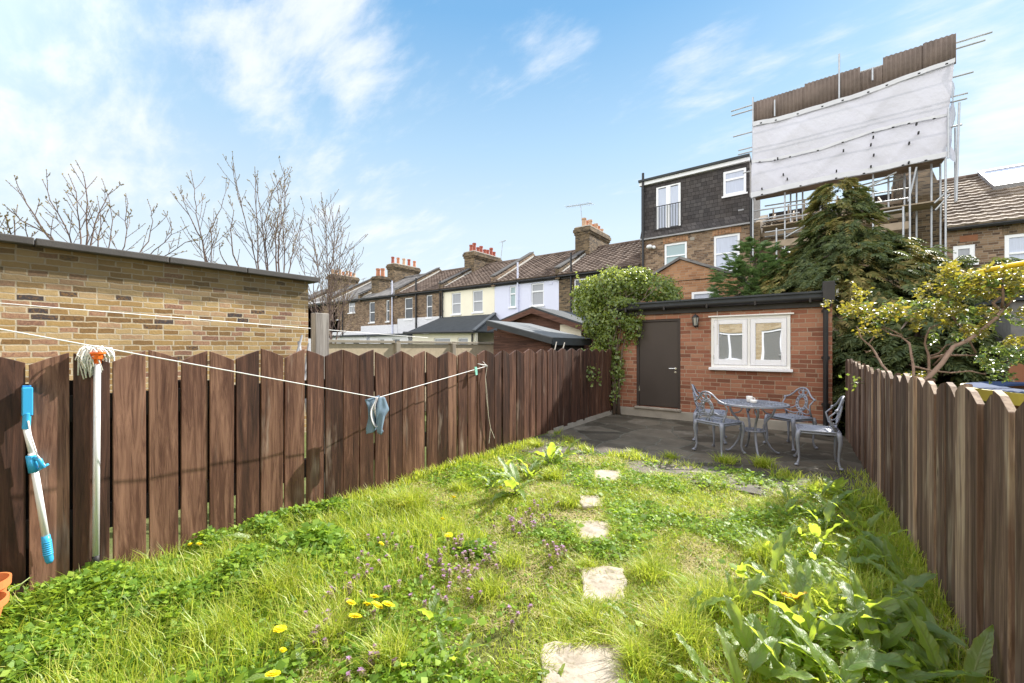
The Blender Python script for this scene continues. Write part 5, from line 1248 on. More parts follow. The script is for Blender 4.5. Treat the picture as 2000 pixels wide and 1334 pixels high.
pb = MB(); a_ = on_y(1968, 720, 8.1); pb.box((a_.x, 8.05, -.1), (a_.x+1.0, 8.09, a_.z+.16)); o = pb.build('rusty_panel', M['rust'], None, (a_.x+.5, 8.05, -.1)); tag(o, 'rust-brown board leaning behind the trampoline', 'board')
# ------------------------------------------------------------------ grass: hundreds of thousands of bent blades, one piece of stuff
def in_view(x, y):
    w = -SN*x + CS*y; l = CS*x + SN*y
    return (w > .9) & (np.abs(l) < w*1.32 + .25)
STONE_R = []
for (x0, y0, x1, y1) in STONE_PX:
    a, b, c, d = on_z(x0, y1, .01), on_z(x1, y1, .01), on_z(x1, y0, .01), on_z(x0, y0, .01); STONE_R.append(np.array([[p.x, p.y] for p in (a, b, c, d)]))
def in_stone(x, y, grow=0.0):
    r = np.zeros(len(x), bool)
    for q in STONE_R:
        c = q.mean(0); q2 = c + (q-c)*(1+grow); m = np.ones(len(x), bool)
        for i in range(4):
            a, b = q2[i], q2[(i+1) % 4]; m &= ((b[0]-a[0])*(y-a[1]) - (b[1]-a[1])*(x-a[0])) > 0
        r |= m
    return r
def vnoise(x, y, s, seed):
    r = np.random.default_rng(seed); t = r.random((64, 64)); u, v = x*s+50, y*s+50
    i, j = np.floor(u).astype(int), np.floor(v).astype(int); f, g = u-i, v-j; f, g = f*f*(3-2*f), g*g*(3-2*g)
    T = lambda a, b: t[a % 64, b % 64]
    return (T(i,j)*(1-f)+T(i+1,j)*f)*(1-g) + (T(i,j+1)*(1-f)+T(i+1,j+1)*f)*g
def right_x(y): return .66 + (np.asarray(y)-.75)*(-.26/7.5)
def scatter(n, rng, dens=None):
    x = rng.uniform(-3.4, .66, n); y = rng.uniform(.15, 5.95, n)
    t = -SN*x + CS*y
    keep = in_view(x, y) & (y < lawn_edge(x) + rng.normal(0, .035, n)) & (x < right_x(y)) & (rng.random(n) < np.clip((2.6/np.maximum(t, .5))**1.15, .12, 1)) & ~in_stone(x, y)
    if dens is not None: keep &= rng.random(n) < dens(x, y)
    return x[keep], y[keep]
def blades(x, y, rng, hmin, hmax, w, lean=.5, hscale=None):
    n = len(x); z = lawn_h(x, y); h = rng.uniform(hmin, hmax, n)*(1 if hscale is None else hscale)
    a = rng.uniform(0, 2*np.pi, n); b = a + rng.uniform(-.6, .6, n); le = np.abs(rng.normal(lean, .3, n))
    ww = w*rng.uniform(.6, 1.3, n)*np.clip((-SN*x+CS*y)/2.6, 1, 2.0)
    dx, dy = np.cos(b), np.sin(b); sx, sy = -np.sin(a)*ww*.5, np.cos(a)*ww*.5
    P = np.stack([x, y, z-.01], 1)
    def at(f, k): return P + np.stack([dx*h*le*k, dy*h*le*k, h*f], 1)
    m = at(.55, .32); t2 = at(.92 - .25*np.clip(le-.5, 0, 1), 1.0); S = np.stack([sx, sy, 0*sx], 1)
    v = np.stack([P-S, P+S, m+S*.85, m-S*.85, t2], 1).reshape(-1, 3); i = np.arange(n)[:, None]*5
    return v, i + np.array([[0,1,2,3]]), i + np.array([[3,2,4]])
def join_blades(L):
    vs, q, t, o = [], [], [], 0
    for v, a, b in L: vs.append(v); q.append(a+o); t.append(b+o); o += len(v)
    return np.concatenate(vs), [np.concatenate(q), np.concatenate(t)]
rng = np.random.default_rng(5)
def dens(x, y): return np.clip(.08 + 1.25*vnoise(x, y, 3.2, 1)*(.5+.8*vnoise(x, y, 9, 6)), 0, 1)
x, y = scatter(640000, rng, dens); hs = .55 + .9*vnoise(x, y, 2.1, 4)**1.5
hs *= 1 - .45*np.exp(-((x+1.5)/.7)**2)*(y > 2)
L = [blades(x, y, rng, .022, .075, .0037, .85, hs)]
# tussocks: long arching blades round a centre
TUS = [(800,1000,.2,700),(1110,985,.1,350),(950,1150,.13,420),(1050,870,.12,300),(1310,893,.12,260),(1420,902,.15,330),(1490,910,.15,300),(1235,884,.1,180),(540,1170,.17,500),(640,1260,.15,500),(1150,1110,.1,260),(1000,1100,.12,260),(760,1290,.15,420),(1270,1130,.14,420),(1330,1260,.16,520),(1240,1300,.13,400),(430,1250,.16,500),(1080,930,.14,350),(1400,1190,.17,500),(1560,1180,.18,600),(1500,1090,.16,450),(1150,1215,.09,220),(1690,1180,.2,450),(700,1060,.12,320),(640,1040,.16,300),(1600,960,.16,300),(900,960,.12,280),(1330,1010,.1,260)]
for (px, py, r, n) in TUS:
    c = on_z(px, py, 0); xx = rng.normal(c.x, r*.33, n); yy = rng.normal(c.y, r*.33, n); k = (~in_stone(xx, yy)) & (xx < right_x(yy)) & (xx > -3.4)
    L.append(blades(xx[k], yy[k], rng, r*.6, r*1.25, .0042, .75))
xx = rng.uniform(-3.4, .1, 2600); yy = lawn_edge(xx) + rng.normal(-.01, .06, 2600); k = vnoise(xx, yy, 4, 8) > .35; L.append(blades(xx[k], yy[k], rng, .05, .15, .005, .6))
yy = rng.uniform(1.2, 5.2, 2600); xx = -3.38 + np.abs(rng.normal(0, .06, 2600)); L.append(blades(xx, yy, rng, .06, .16, .0045, .5))
yy = rng.uniform(1.2, 6.0, 3000); xx = right_x(yy) - np.abs(rng.normal(0, .14, 3000)); L.append(blades(xx, yy, rng, .06, .17, .0045, .5))
for q in STONE_R:      # blades hanging over the slab edges
    for i in range(4):
        a, b = q[i], q[(i+1) % 4]; n = int(260*np.linalg.norm(b-a)/.3); s = rng.random((n, 1)); p = a + (b-a)*s + rng.normal(0, .012, (n, 2)) + (p0_ := (a+b)/2 - q.mean(0))*.06
        L.append(blades(p[:, 0], p[:, 1], rng, .03, .08, .004, 1.0))

def trefoils(x, y, z, rng, size, tilt=.6, petals=3):
    n = len(x); P = np.stack([x, y, z], 1); N = unit(np.stack([rng.normal(0, tilt, n), rng.normal(0, tilt, n), np.ones(n)], 1)); A = rng.uniform(0, 2*np.pi, n); s = size*rng.uniform(.45, 1.6, n)**1.15
    U = unit(np.cross(N, np.tile([1., .3, 0], (n, 1)))); W = np.cross(N, U); out = []
    for k in range(petals):
        a = A + 2*np.pi*k/petals; D = U*np.cos(a)[:, None] + W*np.sin(a)[:, None]; out.append(leaf_arrays(P + D*s[:, None]*.1, D, N, s, s*.85, -.12, .12))
    return merge(out)
# leafy bank (clover and creeping weeds) along the left fence
def bank(x, y): return np.clip(1.25 - np.hypot((x+3.05)/.72, (y-.6)/1.15)**2, 0, 1) + .95*np.exp(-((x+3.2)/.22)**2)*np.clip((2.15-y)/.3, 0, 1)
xx = rng.uniform(-3.36, -1.9, 26000); yy = rng.uniform(.15, 2.3, 26000); k = in_view(xx, yy) & (rng.random(26000) < vnoise(xx, yy, 3.5, 41)*.8); L.append(blades(xx[k], yy[k], rng, .07, .2, .004, .6))
n = 52000; x = rng.uniform(-3.38, -1.7, n); y = rng.uniform(.12, 2.4, n); k = in_view(x, y) & (rng.random(n) < bank(x, y)); x, y = x[k], y[k]
hh = lawn_h(x, y) + rng.uniform(.02, 1, len(x))**.55*(.025 + .1*np.clip(bank(x, y), 0, 1)*np.clip(1.7*vnoise(x, y, 6, 3)-.2, .1, 1.3))
v, f = trefoils(x, y, hh, rng, .024, .75); o = np_mesh('clover_bank', v, [f], M['clover'], None, (0,0,0)); tag(o, 'thick low bank of clover-like leaves along the fence foot', 'ground cover', kind='stuff')
x, y = scatter(170000, rng, lambda x, y: np.clip((vnoise(x, y, 1.9, 31)*.6+vnoise(x, y, 6, 32)*.4-.4)*3.2, .03, 1)); Lt = [blades(x, y, rng, .02, .05, .0042, 1.9)]
v, f = join_blades(Lt); v[:, 2] = np.maximum(v[:, 2], lawn_h(v[:, 0], v[:, 1])+.002); o = np_mesh('dead_grass', v, f, M['thatch'], None, (0,0,0)); tag(o, 'flattened straw-coloured dead grass in the lawn', 'grass', kind='stuff')
v, f = join_blades(L); o = np_mesh('lawn_grass', v, f, M['grass'], None, (0,0,0)); tag(o, 'long uncut spring grass covering the lawn', 'grass', kind='stuff')
n = 150000; x, y = scatter(n, rng, lambda x, y: np.clip((vnoise(x, y, 2.6, 9)-.38)*3.4, 0.08, 1)*.95); z = lawn_h(x, y) + rng.uniform(.0, .05, len(x))
big = rng.random(len(x)) < .12; v, f = merge([trefoils(x[~big], y[~big], z[~big], rng, .016, .6, 2), trefoils(x[big], y[big], z[big]+.012, rng, .034, .45, 2)]); o = np_mesh('lawn_weeds', v, [f], M['clover'], None, (0,0,0)); tag(o, 'small leafy weeds mixed into the lawn', 'ground cover', kind='stuff')

# ------------------------------------------------------------------ broad-leaved plants
ATT = []
def dock_leaf(base, az, elev, L, W, curl, rng, wave=.1, fold=.25):
    """one long leaf: stalk then wavy blade, 9 x 5 grid -> verts, quads"""
    n, m = 14, 6; vs = []; d = np.array([math.cos(az), math.sin(az), 0]); side = np.array([-math.sin(az), math.cos(az), 0]); p = np.array(base, float); e = elev; ph = rng.uniform(0, 6); roll = rng.normal(0, .25)
    for i in range(n+1):
        t = i/n; wdt = W*.5*(math.sin(math.pi*min(1, (t*.96+.03))**.72)**.8 if t < 1 else .02)*(1.0)
        up = np.array([-math.cos(az)*math.sin(e), -math.sin(az)*math.sin(e), math.cos(e)]); s2 = side*math.cos(roll) + up*math.sin(roll); u2 = up*math.cos(roll) - side*math.sin(roll)
        for j in range(m+1):
            s = (j-m/2)/(m/2); wv = wave*W*math.sin(t*19+ph+(3 if s > 0 else 0))*abs(s)**1.5
            vs.append(p + s2*(s*wdt*(1+.1*math.sin(t*31+ph+s*2)*abs(s))) + u2*(fold*abs(s)*wdt + wv)); ATT.append((s, t))
        p = p + (d*math.cos(e) + np.array([0,0,1])*math.sin(e))*(L/n); e -= curl/n
    q = [[i*(m+1)+j, i*(m+1)+j+1, (i+1)*(m+1)+j+1, (i+1)*(m+1)+j] for i in range(n) for j in range(m)]
    return np.array(vs), np.array(q)
def dock(name, label, cat, c, nl, Lm, rng, matn='dock', group=None, rat=.27, emin=.35, emax=1.35, azs=None, stalk=.35, curl=(.25, 1.3)):
    z = float(lawn_h(c[0], c[1])); root = thing(name, label, cat, (c[0], c[1], z-.01), group); parts = []; st = MB(); ATT.clear()
    for k in range(nl):
        az = rng.uniform(0, 2*np.pi) if azs is None else rng.normal(azs, .7); el = rng.uniform(emin, emax); L = Lm*rng.uniform(.4, 1.3); sl = L*stalk*rng.uniform(.5, 1.3)
        b = np.array([c[0]+rng.normal(0, .02), c[1]+rng.normal(0, .02), z]); dv = np.array([math.cos(az)*math.cos(el), math.sin(az)*math.cos(el), math.sin(el)]); e = b + dv*sl
        if e[0] > right_x(e[1])-.02: e[0] = right_x(e[1])-.02
        st.tube([b, (b+e)/2+np.array([0,0,.01]), e], [.005, .004, .0032], 5)
        v, q = dock_leaf(e, az, el*.85, L, L*rat*rng.uniform(.7, 1.25), rng.uniform(*curl), rng)
        lim = right_x(v[:, 1]) - .012; v[:, 0] = np.where(v[:, 0] > lim, lim - (v[:, 0]-lim)*.15, v[:, 0]); v[:, 0] = np.maximum(v[:, 0], -3.385); v[:, 2] = np.maximum(v[:, 2], z+.004); parts.append((v, q))
    v, f = merge(parts); at_ = np.array(ATT); np_mesh('leaves', v, [f], M[matn], root, smooth=True, attrs={'rib': at_[:, 0], 'along': at_[:, 1]}); st.build('stalk', M['stalk'], root, smooth=True)
    return root
rg = np.random.default_rng(77); G = 'dock plants along the weathered fence'
DOCKS = [(1380,1165,9,.21),(1450,1110,8,.2),(1500,1190,11,.24),(1560,1110,9,.2),(1570,1230,11,.24),(1630,1170,12,.25),(1660,1260,10,.25),(1480,1290,11,.23),(1560,1320,11,.23),(1680,1325,10,.24),(1750,1240,11,.28),(1790,1320,9,.26),(1840,1315,7,.22),(1390,1320,7,.2),(1600,1040,10,.2),(1530,1040,8,.19),(1640,1010,9,.18),(1590,985,9,.18),(1660,960,8,.18),(1620,945,10,.2),(1540,985,7,.17),(1690,1080,9,.2),(1720,1150,9,.22),(1800,1200,7,.22),(1640,1095,9,.21),(1690,1010,7,.17),(1750,1100,6,.19),(1850,1260,5,.2),(1450,1225,8,.2),(1720,1290,9,.23),(1410,1250,9,.22),(1500,1250,10,.24),(1600,1280,12,.26),(1520,1150,10,.22),(1600,1150,11,.24),(1670,1210,11,.26),(1440,1170,8,.2),(1630,1330,11,.24),(1700,1240,10,.28),(1590,1080,9,.2),(1480,1050,6,.16),(1560,1020,8,.18),(1650,1060,8,.2),(1350,1200,6,.18),(1760,1300,9,.26),(1440,1340,8,.22),(1590,950,10,.22),(1630,975,10,.22),(1655,1010,9,.22),(1600,1010,9,.21),(1540,960,8,.17),(1640,930,9,.2),(1705,1045,8,.2),(1735,1090,8,.22),(1770,1140,8,.23),(1800,1190,8,.24),(1830,1240,8,.24),(1860,1290,8,.24),(1680,1010,7,.18),(1665,980,7,.17),(1890,1330,7,.24),(1570,1200,8,.3),(1660,1180,8,.32),(1500,1130,8,.28),(1620,1240,8,.32),(1720,1200,7,.32),(1420,1130,7,.26)]
for i, (px, py, nl, Lm) in enumerate(DOCKS):
    if i % 4 == 2 and px < 1700 and py > 1120: continue
    nl = max(4, int(nl*.8)); Lm *= .86
    c = on_z(px, py+25, 0.0); cx = min(c.x, float(right_x(c.y))-.06)
    near = c.y
    lab = 'broad-leaved dock plant in the sunlit dock patch before the weathered short fence' if cx < float(right_x(c.y))-.3 else 'broad-leaved dock plant pressed against the foot of the weathered short fence'
    dock('dock_plant', lab, 'dock plant', (cx, c.y), nl, Lm, rg, group=G, emin=.6, emax=1.42, curl=(.2, 1.1), azs=2.6 if cx > float(right_x(c.y))-.22 else None)
c = on_z(1790, 1235, 0); dock('dock_plant', 'dock plant with the longest glowing yellow-green leaf arching by the weathered fence', 'dock plant', (.22, 1.45), 5, .3, rg, group=G, emin=.6, emax=1.1, azs=.2, rat=.3)
c = on_z(1540, 1190, 0); dock('dock_plant', 'small dock with an orange-yellow leaf among the green docks', 'dock plant', (c.x, c.y), 3, .1, rg, 'dock_yellow', G, emin=1.0, emax=1.35, rat=.75, stalk=1.4)
for (px, py, nl, Lm, lab) in [(1010,965,18,.27,'leafy dock clump by the left fence, between dandelions and the last path slabs'),(1075,905,16,.27,'upright dock clump at the patio corner against the dark fence'),(1035,930,12,.25,'dock in the leafy row along the left fence, between the two tallest dock clumps'),(1095,895,11,.25,'last dock of the leafy row, touching the shaded patio edge by the fence'),(965,950,9,.22,'first dock of the leafy row, nearest the dandelions by the fence'),(985,935,10,.22,'low dock beside the fence gap, left of the leafy clump'),
        (848,1215,6,.17,'dock rosette in the middle of the lawn below the purple flowers'),(880,1290,7,.18,'ragged dock plant in the lawn left of the largest slab'),(800,1330,4,.16,'broad dock leaves at the bottom edge of the lawn, right of the dandelions'),(575,1340,4,.15,'dock leaves at the bottom edge, left of the lone dandelions'),
        (1235,1215,5,.11,'low dock sprig just right of the second path slab'),(1335,1020,6,.09,'small pale dock rosette alone on the far lawn'),(510,1075,5,.19,'dock with one tall grey-green leaf against the fence above the leafy bank'),(1085,1325,3,.14,'dock leaf lying over the corner of the largest slab')]:
    c = on_z(px, py, 0); dock('dock_plant', lab, 'dock plant', (max(c.x, -3.3), c.y), nl, Lm, rg, emin=.35, emax=1.35)
c = on_x(215, 1110, -3.3); v = dock('dock_plant', 'single lit dock leaf jutting from the fence foot by the white-poled mop', 'dock plant', (-3.33, float(on_x(190, 1110, -3.33).y)+.03), 2, .17, rg, emin=.25, emax=.5, azs=.9, rat=.3)

def leafy_clump(label, px, py, r, n, size, hgt):
    c = on_z(px, py, 0); rr = np.random.default_rng(int(px)); x = rr.normal(c.x, r*.5, n); y = rr.normal(c.y, r*.5, n); x = np.maximum(x, -3.37); z = lawn_h(x, y) + hgt*rr.random(n)**.6*np.clip(1.2-np.hypot(x-c.x, y-c.y)/r*.8, .2, 1)
    root = thing('leafy_weed', label, 'weed', (c.x, c.y, 0)); v, f = trefoils(x, y, z, rr, size, .5, 3); np_mesh('leaves', v, [f], M['clover'], root)
leafy_clump('rounded clump of bright cranesbill-like leaves at the fence foot, right of the tall dock leaf', 610, 1085, .26, 900, .04, .17)
leafy_clump('low leafy weed clump at the fence foot between the tussock and the cranesbill', 500, 1105, .2, 420, .035, .12)
leafy_clump('small weed patch below the dandelions by the tussock', 930, 1075, .14, 260, .028, .08)

# dandelions
def dandelion(px, py, label, grp, s=1.0):
    s *= 1.2
    c = on_z(px, py, .1); z0 = float(lawn_h(c.x, c.y)); root = thing('dandelion', label, 'dandelion', (c.x, c.y, z0), grp); rr = random.Random(int(px*7+py))
    st = MB(); st.tube([(c.x+.01, c.y+.01, z0), (c.x+.004, c.y, z0+.06), (c.x, c.y, .095)], .0022, 5); st.build('stem', M['stalk'], root, smooth=True)
    f = MB(); tx, ty = rr.uniform(-.35, .35), rr.uniform(-.7, .1)
    for ring, (n, r, up) in enumerate(((20, .021, .003), (16, .017, .008), (10, .011, .012))):
        for k in range(n):
            a = 2*math.pi*k/n + ring*.2; r_ = r*s*rr.uniform(.88, 1.1); w = .0028*s; ca, sa = math.cos(a), math.sin(a)
            q = [(-sa*w, ca*w, .002), (ca*r_-sa*w, sa*r_+ca*w, up), (ca*r_+sa*w, sa*r_-ca*w, up+.001), (sa*w, -ca*w, .003)]
            f.add([(c.x+x_, c.y+y_, .097+z_ + x_*tx + y_*ty) for (x_, y_, z_) in q], [(0,1,2,3)])
    f.ball((c.x, c.y, .1), .008*s, 8, 5, (1,1,.8)); f.build('flower_head', M['dandelion'], root, fixn=False)
    lf = []
    for k in range(5): a = rr.uniform(0, 6.28); v, q = dock_leaf((c.x+.01, c.y+.01, z0), a, .5, rr.uniform(.06, .11), .022, 1.0, np.random.default_rng(int(px)+k), .35); lf.append((v, q))
    v, q = merge(lf); np_mesh('leaves', v, [q], M['clover'], root, smooth=True)
for (px, py, s) in [(694,1203,1.25),(732,1165,1.0),(718,1180,.95),(738,1182,1.1),(759,1180,1.2),(686,1177,.9)]: dandelion(px, py, 'yellow dandelion head in the cluster beside the purple flowers mid-lawn', 'dandelions clustered mid-lawn', s)
dandelion(547, 1228, 'large lone dandelion on the lawn left of the dandelion cluster', None, 1.15); dandelion(534, 1316, 'dandelion nearest the bottom edge of the lawn', None, 1.1); dandelion(553, 1270, 'half-hidden dandelion between the two lone dandelions', None, .6)
dandelion(877, 1045, 'dandelion on open lawn right of the big tussock', None, 1.05); dandelion(886, 971, 'bright dandelion near the fence right of the tussock', None, 1.1); dandelion(864, 1014, 'small dandelion half sunk in leaves below the tussock tip', None, .8); dandelion(978, 952, 'dandelion in front of the leafy dock clump', None, 1.0)
for (px, py) in [(778,977),(790,980),(783,987),(797,983)]: dandelion(px, py, 'yellow dandelion in the bunch on top of the big grass tussock', 'dandelions above the tussock', 1.0)
for (px, py) in [(372,1063),(390,1063)]: dandelion(px, py, 'small dandelion on the clover bank against the fence', 'dandelions on the bank', .75)
dandelion(745, 1062, 'faint dandelion among the upper purple flowers', None, .7)

# red dead-nettle clumps
def nettle(px, py, r, n, label):
    n = max(3, int(n*.7)); r *= 1.25
    c = on_z(px, py, .05); rr = np.random.default_rng(int(px*3+py)); root = thing('dead_nettle', label, 'dead-nettle', (c.x, c.y, 0), 'purple dead-nettle clumps in the lawn')
    x, y = rr.normal(c.x, r*.55, n), rr.normal(c.y, r*.55, n); k = ~in_stone(x, y, .1); x, y = x[k], y[k]; n = len(x); z0 = lawn_h(x, y); h = rr.uniform(.045, .105, n); lx, ly = rr.normal(0, .02, n), rr.normal(0, .02, n)
    st, lv, fl = MB(), [], []
    for i in range(n):
        st.tube([(x[i], y[i], z0[i]), (x[i]+lx[i], y[i]+ly[i], z0[i]+h[i])], .0018, 4)
        for (lev, cnt, sz, dst) in ((1.0, 6, .015, lv), (.86, 5, .018, lv), (.68, 4, .02, lv), (1.02, 6, .013, fl), (.94, 6, .013, fl), (.8, 5, .012, fl)):
            a = rr.uniform(0, 6.28) + np.arange(cnt)*2*np.pi/cnt; P = np.tile([x[i]+lx[i]*lev, y[i]+ly[i]*lev, z0[i]+h[i]*lev], (cnt, 1)); up = .35 if dst is fl else -.35
            D = np.stack([np.cos(a), np.sin(a), np.full(cnt, up)+rr.normal(0, .2, cnt)], 1); N = np.stack([0*a, 0*a, 1+0*a], 1) + rr.normal(0, .3, (cnt, 3)); dst.append(leaf_arrays(P, D, N, sz*rr.uniform(.7, 1.3, cnt), sz*.6, .2, .1))
    sv = np.array(st.v); sq = [q for q in st.f if len(q) == 4]; sq = np.array([[q[0], q[1], q[2]] for q in sq] + [[q[0], q[2], q[3]] for q in sq]); lv.append((sv, sq))
    v, f = merge(lv); np_mesh('leaves', v, [f], M['nettle_leaf'], root); v, f = merge(fl); np_mesh('blossoms', v, [f], M['nettle_flower'], root)
for (px, py, r, n) in [(700,1145,.1,16),(690,1160,.13,16),(730,1090,.1,8),(770,1065,.09,10),(640,1225,.12,16),(610,1245,.08,8),(715,1300,.1,9),(740,1290,.05,5),(870,1080,.14,14),(920,1085,.13,20),(950,1075,.14,18),(900,1060,.1,12),(1010,1020,.13,22),(1040,1010,.11,18),(1075,1070,.12,14),(1100,1080,.06,6),(880,1130,.14,18),(850,1120,.12,12),(900,1150,.1,10),(780,1150,.1,6),(830,1080,.08,8),(755,1110,.08,5),(1010,1210,.06,6),(1060,980,.1,10)]:
    nettle(px, py, r, n, 'clump of purple dead-nettle flowers in the long grass mid-lawn')
def pot_plant():
    root = thing('trailing_plant', 'thin yellow-green trailing plant rising from the pots by the fence', 'plant', (-3.2, .07, .2)); s = MB(); lf = []; rr = np.random.default_rng(3)
    for (pts) in ([on_x(8,1170,-3.2), on_x(20,1150,-3.25), on_x(42,1140,-3.3), on_x(58,1128,-3.33)], [on_x(4,1180,-3.2), on_x(3,1155,-3.22), on_x(20,1148,-3.28)], [on_x(45,1145,-3.3), on_x(55,1170,-3.32), on_x(66,1200,-3.32)]):
        s.tube(pts, .003, 5)
        for k in range(14): a = pts[0].lerp(pts[-1], rr.random()) if len(pts) < 3 else pts[int(rr.integers(0, len(pts)-1))].lerp(pts[int(rr.integers(1, len(pts)))], rr.random()); lf.append(leaf_arrays(np.array([a]), rand_dirs(1, rr), rand_dirs(1, rr), np.array([.022]), np.array([.016])))
    s.build('stem', M['stalk'], root); v, f = merge(lf); np_mesh('leaves', v, [f], M['clover'], root)
pot_plant()

# ------------------------------------------------------------------ ivy-clad shrub on the shed corner
def ivy():
    rr = np.random.default_rng(21); root = thing('ivy', 'large sunlit ivy bush spilling over the shed corner and down the fence', 'ivy', (-3.5, 8.3, 0))
    blobs = []  # centre, radii, weight
    def bp(px, py, Y, rx, ry, rz, w): c = on_y(px, py, Y); blobs.append((np.array(c), np.array([rx, ry, rz]), w))
    bp(1185,570,8.6,.45,.5,.42,1.3); bp(1150,595,8.5,.35,.4,.35,.9); bp(1225,555,8.8,.5,.5,.36,1.3); bp(1280,565,9.0,.45,.5,.3,1.0); bp(1312,580,9.0,.2,.3,.22,.4); bp(1195,535,8.8,.22,.3,.16,.4); bp(1245,540,8.9,.3,.3,.2,.5); bp(1150,560,8.6,.2,.25,.2,.35); bp(1130,572,8.6,.14,.2,.16,.2)
    bp(1170,630,8.4,.38,.35,.38,1.0); bp(1190,670,8.3,.32,.25,.35,.8); bp(1200,625,8.25,.3,.22,.28,.6); bp(1200,720,8.2,.2,.14,.35,.5); bp(1198,765,8.2,.12,.1,.22,.25); bp(1215,590,8.25,.3,.2,.1,.35); bp(1235,640,8.22,.2,.08,.3,.28); bp(1160,690,7.6,.1,.5,.12,.25); bp(1145,710,7.2,.08,.3,.14,.18)
    tot = sum(b[2] for b in blobs); P, D = [], []
    for c, r, w in blobs:
        n = int(17000*w/tot); d = rand_dirs(n, rr); s = 1 - np.abs(rr.normal(0, .22, n)); lump = .56 + .72*vnoise(d[:, 0]*3+d[:, 2]*2, d[:, 1]*3+d[:, 2], 1.4, int(c[2]*99) % 50)
        s = s*np.where(rr.random(n) < .06, rr.uniform(1.05, 1.3, n), 1); P.append(c + d*r*(s*lump)[:, None]*1.08); D.append(d)
    for k_ in range(46):      # loose shoots: some stand proud of the top, most trail down
        c, r, w = blobs[int(rr.integers(0, len(blobs)))]; d = rand_dirs(1, rr)[0]; d[1] = -abs(d[1]); p = c + d*r*.9; up = rr.random() < .35 and d[2] > 0; Ls = rr.uniform(.15, .5); m = int(Ls*75)
        u = np.linspace(0, 1, m)[:, None]; q = p + d*Ls*u*.5 + np.array([0, 0, 1])*(Ls*.7*u if up else -Ls*u**1.6) + rr.normal(0, .022, (m, 3)); P.append(q); D.append(unit(np.tile(d, (m, 1)) + rr.normal(0, .5, (m, 3))))
    P, D = np.concatenate(P), np.concatenate(D); k = (P[:, 1] < 8.9) | (P[:, 2] > 2.3); k &= ~((P[:, 1] > 8.28) & (P[:, 2] < 2.1) & (P[:, 0] > -3.4)); k &= P[:, 2] > .12; P, D = P[k], D[k]; n = len(P)
    N = unit(D*.7 + rand_dirs(n, rr)*.6 + np.array([0, 0, .5])); T = unit(np.cross(N, rand_dirs(n, rr)) + np.array([0, 0, -.35])); s = rr.uniform(.035, .08, n)
    v, f = leaf_arrays(P, T, N, s, s*.8, .16, .15); np_mesh('foliage', v, [f], M['ivy'], root)
    st = MB(); base = Vector((-3.33, 8.16, 0))
    for k in range(9): q = random.Random(k); a = base + Vector((q.uniform(-.05, .08), q.uniform(-.06, .05), 0)); st.tube([a, a+Vector((q.uniform(-.06,.06), 0, .6)), a+Vector((q.uniform(-.12,.1), .02, 1.3)), a+Vector((q.uniform(-.3,.5), .1, 2.2)), a+Vector((q.uniform(-.6,.9), .4, 2.7))], [.02,.018,.014,.01,.006], 6)
    st.build('stem', M['bark'], root, smooth=True)
ivy()

